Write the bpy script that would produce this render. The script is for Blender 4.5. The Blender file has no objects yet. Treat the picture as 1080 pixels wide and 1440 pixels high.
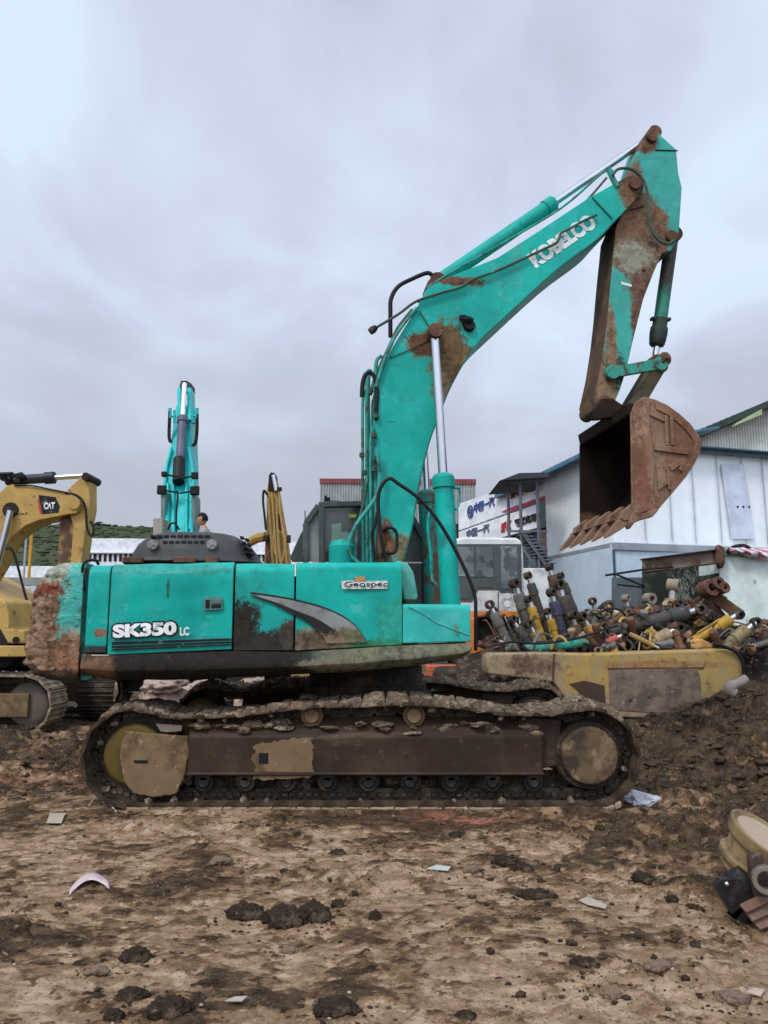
import bpy, bmesh, math, random
import numpy as np
from mathutils import Vector, Matrix, noise
V = Vector
random.seed(7)
SC = bpy.context.scene
COL = SC.collection
# ------------------------------------------------------------------ camera
F = 1081.0; PITCH = math.atan(162 / F); CAMP = V((0, 0, 1.6))
cam = bpy.data.cameras.new('camera'); cam_o = bpy.data.objects.new('camera', cam); COL.objects.link(cam_o)
cam.sensor_fit = 'HORIZONTAL'; cam.sensor_width = 36; cam.lens = 36 * F / 1080
cam.clip_start = 0.05; cam.clip_end = 3000
cam_o.location = CAMP; cam_o.rotation_euler = (math.pi / 2 + PITCH, 0, 0)
SC.camera = cam_o
CT, ST = math.cos(PITCH), math.sin(PITCH)

def ray(px, py):
    u = (px - 540) / F; v = (720 - py) / F
    return V((u, CT - ST * v, ST + CT * v))
def RP(px, py, p0, n):
    d = ray(px, py); t = (p0 - CAMP).dot(n) / d.dot(n)
    return CAMP + d * t
def P(px, py, y):
    d = ray(px, py); return CAMP + d * (y / d.y)
def PZ(px, py, z=0.0):
    d = ray(px, py); return CAMP + d * ((z - CAMP.z) / d.z)

# ------------------------------------------------------------------ mesh helpers
ORG = {}
def frames(path, closed=False):
    n = len(path); T = []
    for i in range(n):
        if closed: t = path[(i + 1) % n] - path[i - 1]
        else: t = path[min(i + 1, n - 1)] - path[max(i - 1, 0)]
        T.append(t.normalized() if t.length > 1e-9 else V((0, 0, 1)))
    up = V((0, 0, 1)) if abs(T[0].z) < .9 else V((1, 0, 0))
    a = T[0].cross(up).normalized(); out = []
    for t in T:
        a = (a - t * a.dot(t))
        a = a.normalized() if a.length > 1e-6 else t.orthogonal().normalized()
        out.append((a, t.cross(a)))
    return out
def catmull(pts, k=6):
    pts = [V(p) for p in pts]
    if len(pts) < 3: return pts
    q = [pts[0] * 2 - pts[1]] + pts + [pts[-1] * 2 - pts[-2]]; out = []
    for i in range(1, len(q) - 2):
        for j in range(k):
            t = j / k; a, b, c, d = q[i - 1], q[i], q[i + 1], q[i + 2]
            out.append(.5 * ((2 * b) + (c - a) * t + (2 * a - 5 * b + 4 * c - d) * t * t + (3 * b - a - 3 * c + d) * t ** 3))
    out.append(pts[-1]); return out
class MB:
    def __init__(s): s.v = []; s.f = []
    def add(s, vs, fs):
        o = len(s.v); s.v += [V(p) for p in vs]; s.f += [tuple(i + o for i in f) for f in fs]; return s
    def box(s, c, size, ax=None):
        c = V(c); A = ax or (V((1, 0, 0)), V((0, 1, 0)), V((0, 0, 1)))
        vs = [c + A[0] * (sx * size[0] / 2) + A[1] * (sy * size[1] / 2) + A[2] * (sz * size[2] / 2)
              for sx in (-1, 1) for sy in (-1, 1) for sz in (-1, 1)]
        return s.add(vs, [(0, 1, 3, 2), (4, 6, 7, 5), (0, 4, 5, 1), (2, 3, 7, 6), (0, 2, 6, 4), (1, 5, 7, 3)])
    def bar(s, p, q, w, h, up=None):
        p = V(p); q = V(q); t = (q - p); L = t.length; t.normalize()
        up = V(up) if up else (V((0, 0, 1)) if abs(t.z) < .9 else V((0, 1, 0)))
        a = t.cross(up).normalized(); b = a.cross(t)
        return s.box((p + q) / 2, (L, w, h), (t, a, b))
    def prism(s, pts, off):
        n = len(pts); off = V(off); vs = [V(p) for p in pts] + [V(p) + off for p in pts]
        return s.add(vs, [tuple(range(n)), tuple(range(2 * n - 1, n - 1, -1))] + [(i, i + n, (i + 1) % n + n, (i + 1) % n) for i in range(n)])
    def loft(s, rings, caps=True, closed=True, loop=False):
        n = len(rings[0]); vs = [p for r in rings for p in r]; fs = []
        m = len(rings)
        for i in range(m if loop else m - 1):
            for j in range(n if closed else n - 1):
                a = i * n + j; b = i * n + (j + 1) % n; c = ((i + 1) % m) * n + (j + 1) % n; d = ((i + 1) % m) * n + j
                fs.append((a, b, c, d))
        if caps and not loop: fs += [tuple(range(n)), tuple(range((m - 1) * n, m * n))[::-1]]
        return s.add(vs, fs)
    def tube(s, path, r, seg=8, closed=False):
        path = [V(p) for p in path]; fr = frames(path, closed); R = r if isinstance(r, (list, tuple)) else [r] * len(path)
        rings = [[p + (a * math.cos(2 * math.pi * k / seg) + b * math.sin(2 * math.pi * k / seg)) * rr for k in range(seg)]
                 for p, (a, b), rr in zip(path, fr, R)]
        return s.loft(rings, loop=closed)
    def lathe(s, o, ax, prof, seg=20):
        o = V(o); ax = V(ax).normalized(); a = ax.orthogonal().normalized(); b = ax.cross(a)
        rings = [[o + ax * t + (a * math.cos(2 * math.pi * k / seg) + b * math.sin(2 * math.pi * k / seg)) * max(r, 1e-4) for k in range(seg)] for t, r in prof]
        return s.loft(rings)
    def ring(s, o, ax, r0, r1, t, seg=24):
        o = V(o); ax = V(ax).normalized()
        return s.lathe_loop(o, ax, [(0, r0), (0, r1), (t, r1), (t, r0)], seg)
    def lathe_loop(s, o, ax, prof, seg=24):
        a = ax.orthogonal().normalized(); b = ax.cross(a)
        rings = [[o + ax * t + (a * math.cos(2 * math.pi * k / seg) + b * math.sin(2 * math.pi * k / seg)) * r for k in range(seg)] for t, r in prof]
        return s.loft(rings, loop=True, caps=False)
    def blob(s, c, r, amp=.35, sub=2, sc=1.0, seed=0, flat=1.0):
        bm = bmesh.new(); bmesh.ops.create_icosphere(bm, subdivisions=sub, radius=1)
        r = V(r) if not isinstance(r, (int, float)) else V((r, r, r)); c = V(c); vs = []
        for v in bm.verts:
            d = v.co.normalized(); k = 1 + amp * (noise.noise(d * 1.7 * sc + V((seed * 3.1, seed, 0))) + .5 * noise.noise(d * 4.3 * sc + V((0, seed * 2.3, 5))) + .25 * noise.noise(d * 9 * sc + V((seed, 1, 5))))
            vs.append(c + V((d.x * r.x * k, d.y * r.y * k, d.z * r.z * k)))
        fs = [tuple(v.index for v in f.verts) for f in bm.faces]; bm.free()
        return s.add(vs, fs)
    def build(s, name, mat, parent=None, bevel=0, ang=38, origin=None, seg=2, jitter=0, jscale=3):
        if parent is not None: org = ORG[parent.name]
        elif origin is not None: org = V(origin)
        else:
            lo = [min(p[i] for p in s.v) for i in range(3)]; hi = [max(p[i] for p in s.v) for i in range(3)]
            org = V(((lo[0] + hi[0]) / 2, (lo[1] + hi[1]) / 2, lo[2]))
        me = bpy.data.meshes.new(name)
        vs = s.v
        me.from_pydata([tuple(p - org) for p in vs], [], s.f)
        bm = bmesh.new(); bm.from_mesh(me); bmesh.ops.recalc_face_normals(bm, faces=bm.faces); bm.to_mesh(me); bm.free()
        me.polygons.foreach_set('use_smooth', [True] * len(me.polygons))
        if ang < 180: me.set_sharp_from_angle(angle=math.radians(ang))
        if mat: me.materials.append(mat)
        o = bpy.data.objects.new(name, me); COL.objects.link(o)
        if parent is not None: o.parent = parent; ORG[o.name] = org
        else: o.location = org; ORG[o.name] = org
        if bevel:
            m = o.modifiers.new('bevel', 'BEVEL'); m.width = bevel; m.segments = seg; m.limit_method = 'ANGLE'; m.angle_limit = math.radians(35); m.harden_normals = False
        return o
def tag(o, label=None, cat=None, group=None, kind=None):
    if label: o['label'] = label
    if cat: o['category'] = cat
    if group: o['group'] = group
    if kind: o['kind'] = kind
    return o
def thing(name, label, cat, loc, group=None):
    o = bpy.data.objects.new(name, None); COL.objects.link(o); o.location = loc; o.empty_display_size = .2
    ORG[o.name] = V(loc); return tag(o, label, cat, group)
def copy_to(o, parent, M=None):
    c = o.copy(); COL.objects.link(c); c.parent = parent
    if M is not None: c.matrix_local = M
    for ch in [x for x in o.children]: copy_to(ch, c)
    return c

# ------------------------------------------------------------------ text
def text_mesh(s, off=0.0, ext=0.0):
    cu = bpy.data.curves.new('lettering', 'FONT'); cu.body = s; cu.size = 1; cu.offset = off; cu.extrude = ext; cu.resolution_u = 4
    o = bpy.data.objects.new('lettering', cu); COL.objects.link(o)
    dg = bpy.context.evaluated_depsgraph_get(); dg.update()
    me = bpy.data.meshes.new_from_object(o.evaluated_get(dg))
    vs = [v.co.copy() for v in me.vertices]; fs = [tuple(p.vertices) for p in me.polygons]
    bpy.data.objects.remove(o); bpy.data.curves.remove(cu); bpy.data.meshes.remove(me)
    return vs, fs
def lettering(s, p0, p1, hvec, normal, mat, parent, off=0.02, thick=.004, name='lettering', shear=0, sizeby=None, lift=0.002):
    """text from p0 (baseline start) to p1 (baseline end); hvec = vector of the letters' full height"""
    vs, fs = text_mesh(s, off)
    x0 = min(v.x for v in vs); x1 = max(v.x for v in vs); y0 = min(v.y for v in vs); y1 = max(v.y for v in vs)
    p0 = V(p0); ex = V(p1) - p0; hv = V(hvec); n = V(normal).normalized()
    m = MB(); A = []; B = []
    for v in vs:
        q = p0 + ex * ((v.x - x0) / (x1 - x0)) + hv * ((v.y - y0) / (y1 - y0)) + ex.normalized() * (shear * (v.y - y0) / (y1 - y0))
        A.append(q + n * (lift + thick)); B.append(q + n * lift)
    m.add(A, fs)
    # side walls along boundary edges
    cnt = {}
    for f in fs:
        for i in range(len(f)):
            e = (f[i], f[(i + 1) % len(f)]); cnt[e] = 1
    side = [e for e in cnt if (e[1], e[0]) not in cnt]
    k = len(A); m.v += B
    m.f += [(a, b, b + k, a + k) for a, b in side]
    return m.build(name, mat, parent, ang=30)

# ------------------------------------------------------------------ materials
def srgb(r, g, b):
    return tuple(((c / 255) / 12.92 if c / 255 <= .04045 else ((c / 255 + .055) / 1.055) ** 2.4) for c in (r, g, b)) + (1,)
def mat(name, col, rough=.6, metal=0.0, layers=(), bump=0.0, bscale=20, bdist=.01, spec=.18, wear=None, alpha=1, trans=0, emit=None, org=V((0, 0, 0)), vary=.12, bump2=0, b2scale=4):
    m = bpy.data.materials.new(name); m.use_nodes = True; nt = m.node_tree; N = nt.nodes; L = nt.links; N.clear()
    out = N.new('ShaderNodeOutputMaterial'); bs = N.new('ShaderNodeBsdfPrincipled'); L.new(bs.outputs[0], out.inputs[0])
    tc = N.new('ShaderNodeTexCoord'); co = tc.outputs['Object']
    def nz(scale, det=5, rough_=.6, stretch=None, dist=0):
        n = N.new('ShaderNodeTexNoise'); n.inputs['Scale'].default_value = scale; n.inputs['Detail'].default_value = det; n.inputs['Roughness'].default_value = rough_; n.inputs['Distortion'].default_value = dist
        if stretch:
            mp = N.new('ShaderNodeMapping'); mp.inputs['Scale'].default_value = stretch; L.new(co, mp.inputs['Vector']); L.new(mp.outputs[0], n.inputs['Vector'])
        else: L.new(co, n.inputs['Vector'])
        return n.outputs['Fac']
    def math_(op, a, b=None, clamp=False):
        n = N.new('ShaderNodeMath'); n.operation = op; n.use_clamp = clamp
        for i, x in enumerate((a, b)):
            if x is None: continue
            if isinstance(x, (int, float)): n.inputs[i].default_value = x
            else: L.new(x, n.inputs[i])
        return n.outputs[0]
    def ramp(x, lo, hi):
        n = N.new('ShaderNodeMapRange'); n.interpolation_type = 'SMOOTHSTEP'; L.new(x, n.inputs['Value']); n.inputs['From Min'].default_value = lo; n.inputs['From Max'].default_value = hi
        return n.outputs['Result']
    def mix(f, a, b):
        n = N.new('ShaderNodeMix'); n.data_type = 'RGBA'
        if isinstance(f, (int, float)): n.inputs['Factor'].default_value = f
        else: L.new(f, n.inputs['Factor'])
        for i, x in ((6, a), (7, b)):
            if isinstance(x, tuple): n.inputs[i].default_value = x
            else: L.new(x, n.inputs[i])
        return n.outputs[2]
    def mixf(f, a, b):
        n = N.new('ShaderNodeMix'); n.data_type = 'FLOAT'; L.new(f, n.inputs[0])
        for i, x in ((2, a), (3, b)):
            if isinstance(x, (int, float)): n.inputs[i].default_value = x
            else: L.new(x, n.inputs[i])
        return n.outputs[0]
    c = tuple(col[:3]) + (1,)
    if vary:
        d = tuple(x * (1 - vary * 1.6) for x in c[:3]) + (1,); e = tuple(min(1, x * (1 + vary)) for x in c[:3]) + (1,)
        c = mix(ramp(nz(2.3, 6), .3, .7), d, e)
    rg = rough; mt = metal; met_used = False
    for l in layers:
        if 'blot' in l:
            vm = N.new('ShaderNodeVectorMath'); vm.operation = 'SUBTRACT'; L.new(co, vm.inputs[0]); vm.inputs[1].default_value = tuple(V(l['blot']) - org)
            vd = N.new('ShaderNodeVectorMath'); vd.operation = 'DIVIDE'; L.new(vm.outputs[0], vd.inputs[0]); vd.inputs[1].default_value = tuple(l['r'])
            ln = N.new('ShaderNodeVectorMath'); ln.operation = 'LENGTH'; L.new(vd.outputs[0], ln.inputs[0])
            x = math_('ADD', ln.outputs['Value'], math_('MULTIPLY', math_('SUBTRACT', math_('ADD', nz(l.get('scale', 6), 8, .72, l.get('stretch')), math_('MULTIPLY', nz(l.get('scale', 6) * 4.5, 7, .8), .95)), .975), l.get('dist', 1.2) * 1.7))
            f = math_('SUBTRACT', 1, ramp(x, 1 - l.get('soft', .22), 1 + l.get('soft', .22)))
        elif 'edge' in l:   # plane: (dir vector, offset) mask where dot(p,dir) < offset with noise
            vm = N.new('ShaderNodeVectorMath'); vm.operation = 'DOT_PRODUCT'; L.new(co, vm.inputs[0]); vm.inputs[1].default_value = tuple(l['edge'])
            x = math_('ADD', vm.outputs['Value'], math_('MULTIPLY', math_('SUBTRACT', nz(l.get('scale', 6), 6, .7, l.get('stretch')), .5), l.get('dist', .3)))
            off = l['at'] - V(l['edge']).dot(org)
            f = math_('SUBTRACT', 1, ramp(x, off - l.get('soft', .03), off + l.get('soft', .03)))
        else:
            f = ramp(nz(l['scale'], l.get('det', 7), l.get('rr', .65), l.get('stretch'), l.get('wd', 0)), l['lo'], l['hi'])
        if l.get('amt', 1) != 1: f = math_('MULTIPLY', f, l['amt'])
        if l.get('break'):
            f = math_('MULTIPLY', f, ramp(nz(l['break'], 6, .7), .38, .58))
        cc = l['c'] + (1,) if len(l['c']) == 3 else l['c']
        if 'blot' in l or 'edge' in l: cc = mix(ramp(nz(13, 8, .75), .40, .60), tuple(min(1, x * 1.2) for x in cc[:3]) + (1,), mix(ramp(nz(5, 6, .7, (1, 1, .35)), .45, .6), tuple(x * .75 for x in cc[:3]) + (1,), tuple(x * .38 for x in cc[:3]) + (1,)))
        c = mix(f, c, cc)
        if 'rough' in l: rg = mixf(f, rg, l['rough'])
        if 'metal' in l: mt = mixf(f, mt, l['metal'])
    if wear:   # paint rubbed off along edges and corners
        bv = N.new('ShaderNodeBevel'); bv.samples = 4; bv.inputs['Radius'].default_value = .022; ge = N.new('ShaderNodeNewGeometry')
        dt = N.new('ShaderNodeVectorMath'); dt.operation = 'DOT_PRODUCT'; L.new(bv.outputs[0], dt.inputs[0]); L.new(ge.outputs['Normal'], dt.inputs[1])
        ed = ramp(math_('SUBTRACT', 1, dt.outputs['Value']), .03, .16); f = math_('MULTIPLY', ed, ramp(nz(7, 8, .75), .46, .56))
        c = mix(f, c, wear + (1,)); rg = mixf(f, rg, .85)
    if isinstance(c, tuple): bs.inputs['Base Color'].default_value = c
    else: L.new(c, bs.inputs['Base Color'])
    for k, x in (('Roughness', rg), ('Metallic', mt)):
        if isinstance(x, (int, float)): bs.inputs[k].default_value = x
        else: L.new(x, bs.inputs[k])
    bs.inputs['Specular IOR Level'].default_value = spec
    if alpha < 1: bs.inputs['Alpha'].default_value = alpha
    if trans: bs.inputs['Transmission Weight'].default_value = trans
    if emit: bs.inputs['Emission Color'].default_value = emit[0]; bs.inputs['Emission Strength'].default_value = emit[1]
    if bump:
        b = N.new('ShaderNodeBump'); b.inputs['Strength'].default_value = bump; b.inputs['Distance'].default_value = bdist
        h = nz(bscale, 8, .65)
        if bump2: h = math_('ADD', h, math_('MULTIPLY', nz(b2scale, 4), bump2))
        L.new(h, b.inputs['Height']); L.new(b.outputs[0], bs.inputs['Normal'])
    return m
RUST = (.16, .06, .028); RUSTD = (.07, .032, .018); MUD = (.13, .085, .055); MUDL = (.30, .22, .15); GRIME = (.022, .018, .012); TEAL = (.003, .345, .285)
LRUST = dict(scale=9, lo=.60, hi=.70, c=RUST, rough=.85)
LDIRT = dict(scale=3, lo=.5, hi=.75, c=MUD, amt=.45, rough=.8)
def L_(d, **k):
    e = dict(d); e.update(k); return e
# ------------------------------------------------------------------ world and sun
SUN_EL, SUN_AZ = math.radians(52), math.radians(205)
w = bpy.data.worlds.new('World'); SC.world = w; w.use_nodes = True
nt = w.node_tree; N = nt.nodes; L = nt.links; N.clear()
wo = N.new('ShaderNodeOutputWorld'); bg = N.new('ShaderNodeBackground'); L.new(bg.outputs[0], wo.inputs[0]); bg.inputs['Strength'].default_value = .1
sky = N.new('ShaderNodeTexSky'); sky.sky_type = 'NISHITA'; sky.sun_disc = False; sky.sun_elevation = SUN_EL; sky.sun_rotation = math.radians(155)
tc = N.new('ShaderNodeTexCoord'); sep = N.new('ShaderNodeSeparateXYZ'); L.new(tc.outputs['Generated'], sep.inputs[0])
def wm(op, a, b=None, clamp=False):
    n = N.new('ShaderNodeMath'); n.operation = op; n.use_clamp = clamp
    for i, x in enumerate((a, b)):
        if x is None: continue
        if isinstance(x, (int, float)): n.inputs[i].default_value = x
        else: L.new(x, n.inputs[i])
    return n.outputs[0]
zz = wm('ADD', wm('ABSOLUTE', sep.outputs[2]), .32)
cmb = N.new('ShaderNodeCombineXYZ'); L.new(wm('DIVIDE', sep.outputs[0], zz), cmb.inputs[0]); L.new(wm('DIVIDE', sep.outputs[1], zz), cmb.inputs[1])
def wn(scale, det, off=(0, 0, 0), st=(1, 1, 1), dist=.4):
    mp = N.new('ShaderNodeMapping'); mp.inputs['Location'].default_value = off; mp.inputs['Scale'].default_value = st; L.new(cmb.outputs[0], mp.inputs[0])
    n = N.new('ShaderNodeTexNoise'); n.inputs['Scale'].default_value = scale; n.inputs['Detail'].default_value = det; n.inputs['Roughness'].default_value = .5; n.inputs['Distortion'].default_value = dist
    L.new(mp.outputs[0], n.inputs[0]); return n.outputs['Fac']
r1 = N.new('ShaderNodeValToRGB'); L.new(wm('ADD', wm('MULTIPLY', wn(1.3, 4, (3.2, 1.2, 0), (1, .8, 1), .5), .58), wm('MULTIPLY', wn(3.4, 7, (7, 3, 0), (1, .8, 1), .6), .42)), r1.inputs[0])
cr = r1.color_ramp; cr.elements[0].position = .34; cr.elements[0].color = (3.8, 4.15, 5.05, 1); cr.elements[1].position = .57; cr.elements[1].color = (5.7, 6.65, 8.0, 1)
e = cr.elements.new(.46); e.color = (4.9, 5.4, 6.6, 1)
# thicker, greyer cloud low over the horizon
mr = N.new('ShaderNodeMapRange'); mr.interpolation_type = 'SMOOTHSTEP'; L.new(wm('ADD', sep.outputs[2], wm('MULTIPLY', wm('SUBTRACT', wn(1.7, 4, (1, 9, 0)), .5), .35)), mr.inputs['Value'])
mr.inputs['From Min'].default_value = .14; mr.inputs['From Max'].default_value = .40
mx = N.new('ShaderNodeMix'); mx.data_type = 'RGBA'; L.new(mr.outputs[0], mx.inputs[0]); mx.inputs[6].default_value = (3.75, 3.95, 4.6, 1); L.new(r1.outputs[0], mx.inputs[7])
mx2 = N.new('ShaderNodeMix'); mx2.data_type = 'RGBA'; mx2.inputs[0].default_value = .93; L.new(sky.outputs[0], mx2.inputs[6]); L.new(mx.outputs[2], mx2.inputs[7])
# the cloud is thinner and brighter towards the veiled sun, behind the photographer
bk_ = N.new('ShaderNodeMapRange'); bk_.interpolation_type = 'SMOOTHSTEP'; L.new(wm('ADD', wm('MULTIPLY', sep.outputs[1], -.8), wm('MULTIPLY', sep.outputs[2], .6)), bk_.inputs[0]); bk_.inputs[1].default_value = .1; bk_.inputs[2].default_value = 1.0; bk_.inputs[3].default_value = 1.0; bk_.inputs[4].default_value = 2.1
vs_ = N.new('ShaderNodeVectorMath'); vs_.operation = 'SCALE'; L.new(mx2.outputs[2], vs_.inputs[0]); L.new(bk_.outputs[0], vs_.inputs['Scale']); L.new(vs_.outputs[0], bg.inputs['Color'])
sl = bpy.data.lights.new('sun', 'SUN'); so = bpy.data.objects.new('sun', sl); COL.objects.link(so)
sl.energy = 1.5; sl.angle = math.radians(11); sl.color = (1, .96, .9)
sdir = V((-.38, -.5, .78)).normalized(); so.rotation_euler = sdir.to_track_quat('Z', 'Y').to_euler()
sky.sun_elevation = math.asin(sdir.z); sky.sun_rotation = math.atan2(sdir.x, sdir.y)
SC.view_settings.view_transform = 'Standard'; SC.view_settings.look = 'None'; SC.view_settings.gamma = 1; SC.view_settings.exposure = 0.42

# ------------------------------------------------------------------ ground
def vn(x, y, seed):
    xi = np.floor(x).astype(np.int64); yi = np.floor(y).astype(np.int64); fx = x - xi; fy = y - yi
    u = fx * fx * (3 - 2 * fx); v = fy * fy * (3 - 2 * fy)
    def h(i, j):
        n = (i * 374761393 + j * 668265263 + seed * 1442695041) & 0xffffffff
        n = ((n ^ (n >> 13)) * 1274126177) & 0xffffffff
        return ((n ^ (n >> 16)) & 0xffff) / 65535.0
    return (h(xi, yi) * (1 - u) + h(xi + 1, yi) * u) * (1 - v) + (h(xi, yi + 1) * (1 - u) + h(xi + 1, yi + 1) * u) * v
def fbm(x, y, seed, o=4, g=.5):
    s = 0; a = 1; t = 0
    for i in range(o):
        s = s + a * vn(x * 2 ** i + i * 17.3, y * 2 ** i + i * 9.1, seed + i); t += a; a *= g
    return s / t
def sst(x, a, b):
    t = np.clip((x - a) / (b - a), 0, 1); return t * t * (3 - 2 * t)
def ground_h(x, y):
    x = np.asarray(x, float); y = np.asarray(y, float)
    base = (fbm(x * .35, y * .35, 3, 3) - .5) * .10
    right = sst(x, .2, 3.2); back = sst(y, 7.4, 9.5); left = sst(-x, 3.2, 4.2) * sst(y, 6, 7.5)
    rough = .05 + .74 * (1 - .75 * sst(y, 11.2, 12.6)) * np.maximum(right * sst(y, 3.6, 6.2), np.maximum(back * .85, left)) + .30 * sst(fbm(x * .9, y * .9, 31, 3), .5, .68)
    wx = x + .25 * (fbm(x * 2, y * 2, 40, 2) - .5); wy = y * 1.1 + .25 * (fbm(x * 2, y * 2, 44, 2) - .5)
    n1 = fbm(wx * 2.5, wy * 2.8, 11, 6, .6); n2 = fbm(wx * 6.8, wy * 7.6, 21, 5, .6); n3 = fbm(wx * 16, wy * 17, 27, 4, .6)
    t1 = sst(n1, .50, .56); t2 = sst(n2, .52, .58); t3 = sst(n3, .55, .62)
    fine = (fbm(x * 24, y * 24, 5, 3) - .5) * .02
    lump = sst(fbm(wx * 3.1, wy * 3.4, 12, 4, .55), .48, .8)
    d = t1 * (.008 + .030 * rough) + t2 * (.006 + .040 * rough) + t3 * (.004 + .022 * rough) + lump * .16 * rough ** 1.6 + fine * (.35 + 1.3 * rough)
    d = d * (1 - .8 * sst(y, 11.6, 12.6) * sst(x, 1.5, 2.2) * (1 - sst(x, 5, 5.8)))
    flat = 1 - sst(np.maximum(np.abs(x + .19) - 2.6, np.abs(y - 8.63) - 1.7), -.1, .25)
    mound = .10 * sst(x, 2.4, 3.6) * sst(y, 7.8, 10) * (1 - sst(y, 11.3, 12.8)) + .52 * sst(x, 3.9, 6.3) * sst(y, 8.5, 12) + .22 * sst(x, 3.2, 4.6) * sst(y, 8.3, 10) * (1 - sst(y, 10.8, 12.4)) - .05 * sst(y, 12, 13) * sst(x, 1.5, 2.5) * (1 - sst(x, 4.2, 5))
    churn = sst(x, 2.2, 3.2) * sst(y, 7.2, 8.6) * (fbm(wx * 1.9, wy * 2.2, 61, 4) - .45) * .42
    far = 1 - sst(np.hypot(x, y), 16, 30)
    h = (base + d * (1 - .8 * flat)) * (.15 + .85 * far) + mound * (1 - sst(np.hypot(x, y), 30, 50)) + churn * far
    h = h * (1 - flat) + flat * (d * .25 + .004)
    # ridge of mud squeezed out along the near track
    h = h + .045 * np.exp(-((y - 6.96) / .07) ** 2) * sst(x, -2.9, -2.4) * (1 - sst(x, 2.3, 2.7)) * fbm(x * 5, y * 8, 77, 3) * 1.6
    return h
def gh(x, y): return float(ground_h(np.array([x]), np.array([y]))[0])
def axis(segs):
    out = [segs[0][0]]
    for a, b, s in segs:
        n = max(1, int(round((b - a) / s))); out += [a + (b - a) * (i + 1) / n for i in range(n)]
    return np.array(out)
def geo(a, b, s0, k=1.35):
    out = []; x = a; s = s0
    while x < b: out.append((x, min(x + s, b), s)); x += s; s *= k
    return out
gx = geo(0, 600, .3); xs = axis([(-5 - b, -5 - a, s) for a, b, s in gx[::-1]] + [(-5, -4, .06), (-4, 4.4, .0155), (4.4, 8.5, .03)] + [(8.5 + a, 8.5 + b, s) for a, b, s in gx])
ys = axis([(-60, -10, 10), (-10, 2, 1.5), (2, 3, .2), (3, 7.2, .0125), (7.2, 9, .025), (9, 12.6, .026), (12.6, 18, .08)] + [(18 + a, 18 + b, s) for a, b, s in geo(0, 900, .2)])
X, Y = np.meshgrid(xs, ys); Z = ground_h(X, Y)
nx, ny = len(xs), len(ys)
me = bpy.data.meshes.new('ground'); me.vertices.add(nx * ny); me.vertices.foreach_set('co', np.stack([X, Y, Z], -1).astype(np.float32).ravel())
I, J = np.meshgrid(np.arange(nx - 1), np.arange(ny - 1)); a = (J * nx + I).ravel()
q = np.stack([a, a + 1, a + nx + 1, a + nx], -1).ravel().astype(np.int32)
me.loops.add(len(q)); me.loops.foreach_set('vertex_index', q); me.polygons.add(len(q) // 4)
me.polygons.foreach_set('loop_start', np.arange(0, len(q), 4, dtype=np.int32)); me.polygons.foreach_set('use_smooth', np.ones(len(q) // 4, dtype=bool)); me.update(calc_edges=True)
# soil type: 0 dry pale packed earth, 1 dark wet churned mud
rgt = sst(X, -.3, 3.2) * sst(Y, 3.8, 6.5); bk = sst(Y, 7.6, 9.5); lf = sst(-X, 3.0, 4.4) * sst(Y, 6.2, 7.6)
lowf = fbm(X * .6 + 3, Y * .75, 91, 3); mid = fbm(X * 2.3, Y * 2.6, 92, 6, .62)
soil = .19 + .44 * np.maximum(rgt, np.maximum(bk * .8, lf * .6)) + (lowf - .5) * .95 + (mid - .5) * 1.2
soil += sst(np.hypot((X - .1) / 1.3, (Y - 6.75) / .22), 1.3, .2) * .35 + .3 * sst(X, 2.4, 3.4) * sst(Y, 8.4, 9.6)
wX = X + .25 * (fbm(X * 2, Y * 2, 40, 2) - .5); wY = Y * 1.1 + .25 * (fbm(X * 2, Y * 2, 44, 2) - .5)
soil += .34 * (sst(fbm(wX * 2.5, wY * 2.8, 11, 6, .6), .50, .56) - .3) + .30 * (sst(fbm(wX * 6.8, wY * 7.6, 21, 5, .6), .52, .58) - .3) + .30 * (sst(fbm(wX * 16, wY * 17, 27, 4, .6), .55, .62) - .2)
mudv = np.clip((soil - .10) / .85, 0, 1)
red = np.exp(-(((X - .62) / .5) ** 2 + ((Y - 6.78) / .14) ** 2)) * sst(fbm(X * 6, Y * 9, 14, 3), .38, .55)
red += .75 * np.exp(-(((X + 4.2) / .9) ** 2 + ((Y - 8.3) / .35) ** 2)) * sst(fbm(X * 3, Y * 5, 15, 3), .4, .6)
yel = np.exp(-(((X + .55) / .55) ** 2 + ((Y - 4.55) / .22) ** 2)) * .8
colr = np.stack([mudv, np.clip(red, 0, 1), yel, np.ones_like(mudv)], -1).astype(np.float32)
at = me.color_attributes.new('soil', 'FLOAT_COLOR', 'POINT'); at.data.foreach_set('color', colr.ravel())
ground = bpy.data.objects.new('ground', me); COL.objects.link(ground); tag(ground, kind='structure')
gm = bpy.data.materials.new('muddy_earth'); gm.use_nodes = True; nt = gm.node_tree; N = nt.nodes; L = nt.links; N.clear()
out = N.new('ShaderNodeOutputMaterial'); bs = N.new('ShaderNodeBsdfPrincipled'); L.new(bs.outputs[0], out.inputs[0])
av = N.new('ShaderNodeVertexColor'); av.layer_name = 'soil'; sp = N.new('ShaderNodeSeparateColor'); L.new(av.outputs[0], sp.inputs[0])
tc = N.new('ShaderNodeTexCoord')
def gn(scale, det=8, r=.65, st=(1, 1, 1), dist=0):
    mp = N.new('ShaderNodeMapping'); mp.inputs['Scale'].default_value = st; L.new(tc.outputs['Object'], mp.inputs[0])
    n = N.new('ShaderNodeTexNoise'); n.inputs['Scale'].default_value = scale; n.inputs['Detail'].default_value = det; n.inputs['Roughness'].default_value = r; n.inputs['Distortion'].default_value = dist; L.new(mp.outputs[0], n.inputs[0]); return n.outputs['Fac']
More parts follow.
